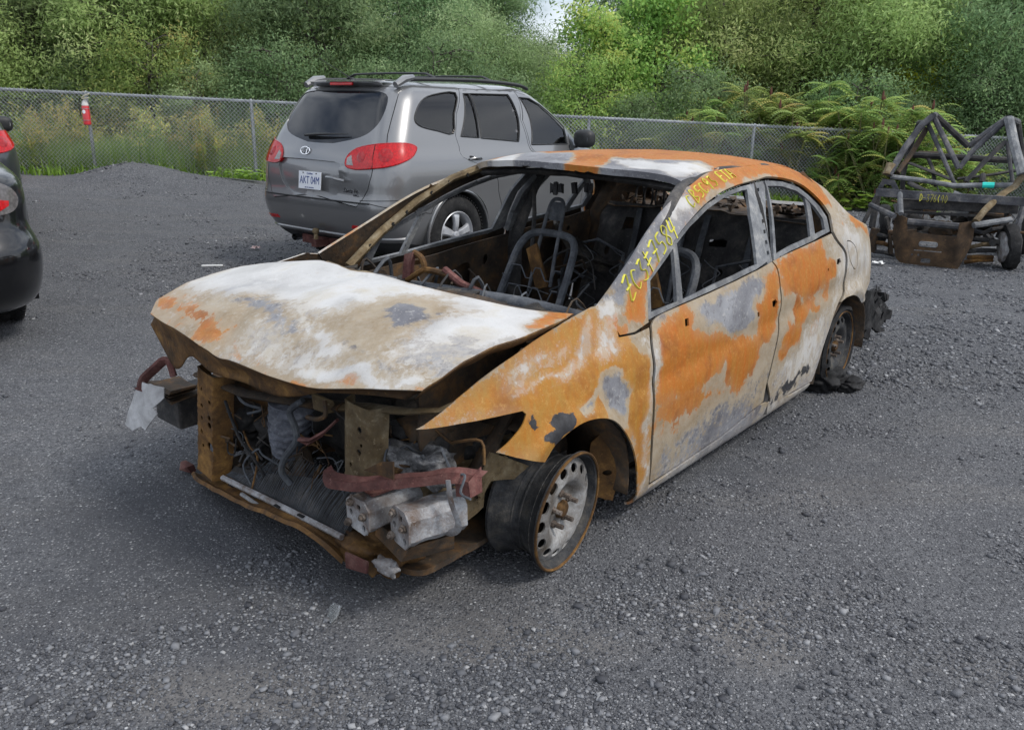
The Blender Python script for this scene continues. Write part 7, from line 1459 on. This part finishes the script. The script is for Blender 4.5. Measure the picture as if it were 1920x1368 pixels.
for i, (px, dp, sc, ro, dz_) in enumerate(((1225, 16.6, .80, 0, 0), (1300, 16.8, .95, 1, .1), (1370, 17.0, 1.08, 2, .1), (1440, 16.7, 1.1, 3, .1), (1500, 17.0, 1.18, 4, .1), (1560, 16.5, 1.05, 5, 0), (1610, 16.3, 1.05, .5, 0), (1655, 15.6, .95, 1.5, -.05), (1600, 15.5, .80, 2.5, -.1), (1690, 16.2, .9, 3.4, 0), (1540, 15.9, .7, 4.6, -.05))):
    x = (px-960)/FPX*dp/_cp; e = bpy.data.objects.new('sumac_shrub', None); C.objects.link(e); e.location = (x, dp, gz(x, dp)-.02+dz_*.5); e.rotation_euler = (0, 0, ro); e.scale = (sc, sc, sc*1.12)
    lb = 'staghorn sumac shrub with feathery fronds growing over the fence' if dp < 16 else 'staghorn sumac shrub with feathery fronds and red cones behind the fence'
    tag(e, lb, 'shrub', 'sumac over the fence' if dp < 16 else 'sumac thicket')
    me, ms, mcn = SUM[i % 3]
    for nm, m_ in [('fronds', me), ('stems', ms)]+[('seed_cone', q) for q in mcn]: o = bpy.data.objects.new(nm, m_); C.objects.link(o); o.parent = e
# tall grass and weeds along the fence
def blades(name, n, xr, off_, h0, h1, m, seed, w_=.012, lean=.5, dens_=None):
    g = np.random.default_rng(seed); xs = g.uniform(xr[0], xr[1], n*2); ys = g.uniform(off_[0], off_[1], n*2)
    if dens_ is not None: k = dens_(xs, ys) > g.random(n*2); xs, ys = xs[k][:n], ys[k][:n]
    else: xs, ys = xs[:n], ys[:n]
    n = len(xs); Wd = FF.world(np.stack([xs, ys, 0*xs], 1)); Z = bumpz(Wd[:, 0], Wd[:, 1]); B0 = np.stack([Wd[:, 0], Wd[:, 1], Z-.02], 1)
    h = g.uniform(h0, h1, n)*(.75+.5*vnoise(xs*1.3+seed, ys*1.3)*2*.5+.25); a = g.uniform(0, 6.28, n); d = np.stack([np.cos(a), np.sin(a), 0*a], 1); s_ = np.stack([-np.sin(a), np.cos(a), 0*a], 1)*w_*.5*g.uniform(.6, 1.4, n)[:, None]; le = g.uniform(.1, lean, n)[:, None]; up_ = np.array([0, 0, 1.])
    M1 = B0+up_*h[:, None]*.55+d*h[:, None]*le*.3; T1 = B0+up_*h[:, None]*(1-.3*le)+d*h[:, None]*le
    V = np.stack([B0-s_, B0+s_, M1+s_*.8, M1-s_*.8, T1], 1).reshape(-1, 3); i = np.arange(n)*5; F = np.stack([i, i+1, i+2, i, i+2, i+3, i+3, i+2, i+4], 1).reshape(-1, 3)
    me = bpy.data.meshes.new(name); me.vertices.add(len(V)); me.vertices.foreach_set('co', V.ravel()); me.loops.add(len(F)*3); me.loops.foreach_set('vertex_index', F.ravel().astype(np.int32)); me.polygons.add(len(F)); me.polygons.foreach_set('loop_start', (np.arange(len(F))*3).astype(np.int32)); me.update(calc_edges=True)
    at = me.attributes.new('tint', 'FLOAT', 'POINT'); at.data.foreach_set('value', np.repeat(np.clip(g.normal(.42, .22, n)+.5*vnoise(xs*.7, ys*.7), 0, 1), 5).astype(np.float32)); me.materials.append(m)
    o = bpy.data.objects.new(name, me); C.objects.link(o); return o
tag(blades('tall_grass', 19000, (-11.5, 3.0), (-.05, 2.2), .35, .85, L_GRASS, 3, .014, .6), 'tall yellow-green grass growing along the fence', 'grass', kind='stuff')
tag(blades('low_weeds', 7000, (-7.2, 13.5), (-.45, .5), .08, .30, L_BROAD, 4, .03, .9, lambda x, y: .5+.9*vnoise(x*1.1, y*2)), 'low green weeds along the foot of the fence', 'weeds', kind='stuff')
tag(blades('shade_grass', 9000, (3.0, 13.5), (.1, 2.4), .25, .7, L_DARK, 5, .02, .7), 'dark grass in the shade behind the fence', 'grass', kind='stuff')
# feathery brown-topped goldenrod clumps
def weed_mesh(seed):
    g = np.random.default_rng(seed); st = MB(); P_ = []; tz = []
    for k in range(16):
        a = g.uniform(0, 6.28); r_ = g.uniform(0, .38); h = g.uniform(.65, 1.25); b0 = np.array([r_*math.cos(a), r_*math.sin(a), 0]); tp = b0*1.5+np.array([0, 0, h]); st.tube([tuple(b0), tuple(tp)], [.006, .003], 4, cap=False)
        for j in range(110): f = g.uniform(.1, 1.0)**.7; P_.append(b0*(1-f)+tp*f+g.normal(0, .028+.02*(f > .75), 3)); tz.append(.30 if f > .78 else -.1)
    me = leaves_mesh('foliage', np.array(P_), .075, .28, seed, tintz=np.array(tz)); me.materials.append(L_WEED); ms = bpy.data.meshes.new('stems'); ms.from_pydata(st.V, [], st.F); ms.update(); ms.materials.append(M_STEM); return me, ms
WD = [weed_mesh(41), weed_mesh(42), weed_mesh(43)]
for i in range(26):
    lx = random.uniform(-7, 3.2); ly = random.uniform(.25, 1.6); p = FF.world([[lx, ly, 0]])[0]; e = bpy.data.objects.new('goldenrod_clump', None); C.objects.link(e); e.location = (p[0], p[1], gz(p[0], p[1])-.02); e.rotation_euler = (0, 0, random.uniform(0, 6)); s_ = random.uniform(.75, 1.12); e.scale = (s_, s_, s_)
    tag(e, 'tall goldenrod clump with browning tips behind the fence', 'weed', 'goldenrod behind the fence')
    for nm, m_ in zip(('foliage', 'stems'), WD[i % 3]): o = bpy.data.objects.new(nm, m_); C.objects.link(o); o.parent = e
# broad-leaved weeds at the foot of the fence
def broadleaf(px, s_, seed, label):
    g = np.random.default_rng(seed); p = WORLD.plane(px, 'z', -.15 if px[0] > 960 else .12); V = []; F = []; T = []
    for k in range(34):
        a = g.uniform(0, 6.28); r_ = abs(g.normal(0, .28)); c = np.array([r_*math.cos(a)*1.5, r_*math.sin(a)*.6, g.uniform(.06, .34)]); L = g.uniform(.10, .19); n = 9; b_ = g.uniform(0, 6.28); d = np.array([math.cos(b_), math.sin(b_), g.uniform(-.5, .1)]); d /= np.linalg.norm(d); s0 = np.cross(d, [0, 0, 1.]); s0 /= np.linalg.norm(s0); up_ = np.cross(s0, d); k0 = len(V); V.append(c); t0_ = np.clip(g.normal(.5, .2), 0, 1); T.append(t0_)
        for j in range(n): q = 2*math.pi*j/n; V.append(c+d*L*.5*(1+math.cos(q))+s0*L*.42*math.sin(q)*(1+.12*math.sin(5*q))+up_*L*(-.12*abs(math.sin(q))+.08*math.cos(q))); T.append(t0_)
        F += [(k0, k0+1+j, k0+1+(j+1) % n) for j in range(n)]
    e = bpy.data.objects.new('broadleaf_weed', None); C.objects.link(e); fo_ = mesh_obj('leaves', V, F, L_BROAD, e, False); fo_['kind'] = 'stuff'; at = fo_.data.attributes.new('tint', 'FLOAT', 'POINT'); at.data.foreach_set('value', np.array(T, np.float32)); e.location = (p[0], p[1], gz(p[0], p[1])); e.scale = (s_, s_, s_); tag(e, label, 'weed')
broadleaf((1612, 392), 1.1, 1, 'bright green broad-leaved weed by the buggy frame'); broadleaf((1670, 388), .8, 2, 'small broad-leaved weed half hidden behind the buggy frame'); broadleaf((468, 352), .7, 3, 'low broad-leaved weed beside the SUV rear bumper'); broadleaf((430, 350), .5, 4, 'tiny leafy weed at the foot of the fence by the gravel heap')
# ------------------------------------------------------------------ loose stones on the yard
def stones(name, n, seed, r0, r1, lab_, y0=1.45, yr=8.0, pw=1.9):
    g = np.random.default_rng(seed); y = y0+(g.random(n*3)**pw)*yr; half = (y+.6)*.80; x = g.uniform(-1, 1, n*3)*half
    den = .22+1.7*fbm(x*.6+3, y*.6+7, 3)+1.5*fbm(x*2.6, y*2.6, 3)+.26*np.clip(x-.1, -1.2, 2)-.5*np.exp(-(((x+1)/1.2)**2+((y-2.75)/.9)**2))
    k = den > g.random(n*3)*.95; x, y = x[k][:n], y[k][:n]; n = len(x)
    r = np.clip(np.exp(g.normal(math.log(r0), .42, n)), r0*.5, r1)
    base = np.array([(sx, sy, sz) for sx in (-1, 1) for sy in (-1, 1) for sz in (-1, 1)], float)*.72
    Vv = base[None]*g.uniform(.55, 1.25, (n, 8, 3)); Vv[:, :, 2] *= g.uniform(.45, .85, n)[:, None]; Vv[:, :, 0] *= g.uniform(.8, 1.5, n)[:, None]
    a = g.uniform(0, 6.28, n); ca, sa = np.cos(a)[:, None], np.sin(a)[:, None]; tx = g.normal(0, .35, n)[:, None]
    X0, Y0, Z0 = Vv[:, :, 0], Vv[:, :, 1], Vv[:, :, 2]+tx*Vv[:, :, 0]*.5
    W_ = np.stack([ca*X0-sa*Y0, sa*X0+ca*Y0, Z0], 2)*r[:, None, None]; W_[:, :, 0] += x[:, None]; W_[:, :, 1] += y[:, None]; W_[:, :, 2] += (bumpz(x, y)+r*.22)[:, None]
    T_ = np.array([(0, 1, 3), (0, 3, 2), (4, 6, 7), (4, 7, 5), (0, 4, 5), (0, 5, 1), (2, 3, 7), (2, 7, 6), (0, 2, 6), (0, 6, 4), (1, 5, 7), (1, 7, 3)]); F = (np.arange(n)[:, None, None]*8+T_[None]).reshape(-1, 3)
    me = bpy.data.meshes.new(name); me.vertices.add(n*8); me.vertices.foreach_set('co', W_.reshape(-1)); me.loops.add(len(F)*3); me.loops.foreach_set('vertex_index', F.ravel().astype(np.int32)); me.polygons.add(len(F)); me.polygons.foreach_set('loop_start', (np.arange(len(F))*3).astype(np.int32)); me.update(calc_edges=True)
    at = me.attributes.new('tint', 'FLOAT', 'POINT'); at.data.foreach_set('value', np.repeat(g.random(n), 8).astype(np.float32)); me.materials.append(M_STONE); o = bpy.data.objects.new(name, me); C.objects.link(o); tag(o, lab_, 'gravel', kind='stuff')
def stone_mat():
    mm, t, b = mat('crushed_stone', rough=.85); at = N(t, 'ShaderNodeAttribute', attribute_name='tint'); nz_ = noisen(t, 90, 3, .7)
    col = ramp(t, at.outputs['Fac'], (0., (.045, .047, .055)), (.45, (.12, .124, .136)), (.80, (.20, .206, .22)), (.96, (.31, .315, .325)), (1., (.42, .42, .42))); col = mixc(t, mth(t, 'MULTIPLY', nz_, .5), col, (.075, .078, .085)); t.links.new(col, b.inputs['Base Color']); b.inputs['Specular IOR Level'].default_value = .25; return mm
M_STONE = stone_mat()
stones('fine_gravel', 92000, 1, .0032, .0085, 'fine grey crushed stone strewn over the yard'); stones('coarse_gravel', 9000, 2, .0062, .017, 'coarser pale crushed stones lying on the yard'); stones('rough_gravel', 34000, 3, .0075, .020, 'rough gravel on the farther part of the yard and the heap', 4.5, 11.0, 1.0)
# ------------------------------------------------------------------ litter
def glass_shard():
    p = WORLD.plane((622, 1149), 'z', .01); o = bpy.data.objects.new('t', None); mm = bpy.data.materials.new('shard_glass'); mm.use_nodes = True; b = mm.node_tree.nodes['Principled BSDF']; b.inputs['Transmission Weight'].default_value = .9; b.inputs['Roughness'].default_value = .12; b.inputs['Base Color'].default_value = (.85, .88, .88, 1)
    bpy.data.objects.remove(o); L = [WORLD.plane(q, 'z', .012)[:2] for q in ((612, 1150), (618, 1134), (626, 1132), (640, 1146), (631, 1160), (620, 1162))]; c = np.mean(L, 0)
    e = panel('glass_shard', [tuple(q-c) for q in L], lambda u, v: np.stack([u, v, .012+.25*(v)+.06*u+.02*np.sin(u*40)], 1), mm, None, [], .01, .004, (0, 0, 1)); e.location = (c[0], c[1], gz(*c)+.006); tag(e, 'clear curved shard of broken glass lying on the gravel', 'shard')
    P_ = [tuple(v) for v in np.stack([np.array(q-c) for q in L])]; MB().tube([(a, b_, .012+.25*b_+.06*a+.02*math.sin(a*40)) for a, b_ in P_], .0012, 5, closed=True).build('broken_edge', M_FRAME_GREY, e, True)
glass_shard()
def rubber(px, d, label, name='tyre_scrap', z=.0):
    p = WORLD.plane(px, 'z', z); o = lump(name, (0, 0, d[2]*.8), d, M_BLACK, 10, .45); o.parent = None; o.location = (p[0], p[1], gz(p[0], p[1])); o.rotation_euler = (0, 0, R(50)); return tag(o, label, 'rubber scrap')
rubber((1545, 722), (.15, .10, .055), 'charred roll of tyre rubber lying under the rear wheel'); rubber((1592, 727), (.10, .06, .03), 'small charred tyre scrap on the gravel behind the rear wheel')
def paper(px, s_, m, label, name, z=.0):
    p = WORLD.plane(px, 'z', z); g = np.random.default_rng(int(px[0])); n = 7; V = [(s_*(i/(n-1)-.5)+g.normal(0, s_*.05), s_*.7*(j/(n-1)-.5)+g.normal(0, s_*.05), .02+abs(g.normal(0, s_*.16))) for i in range(n) for j in range(n)]
    o = mesh_obj(name, V, [(i*n+j, (i+1)*n+j, (i+1)*n+j+1, i*n+j+1) for i in range(n-1) for j in range(n-1)], m, None, False); o.location = (p[0], p[1], gz(p[0], p[1])); md = o.modifiers.new('thickness', 'SOLIDIFY'); md.thickness = .002; tag(o, label, 'litter')
M_PAPER = mat('white_paper', (.72, .72, .70), .8)[0]; M_PINK = mat('pink_paper', (.60, .45, .42), .8)[0]
paper((1646, 497), .11, M_PAPER, 'crumpled white paper on the gravel beside the buggy frame', 'paper_scrap'); paper((480, 469), .09, M_PINK, 'pale pink paper scrap on the gravel behind the SUV', 'paper_scrap'); paper((1580, 625), .03, M_PAPER, 'tiny white crumb of paper near the sedan rear wheel', 'paper_scrap')
p = WORLD.plane((398, 500), 'z', .0); b = MB(); b.box((0, 0, .012), (.19, .03, .012), Matrix.Rotation(R(5), 3, 'Z'), .003); o = b.build('white_strip', M_PAPER); o.location = (p[0], p[1], gz(p[0], p[1])); tag(o, 'flat pale strip of trim lying on the gravel behind the hood', 'litter')
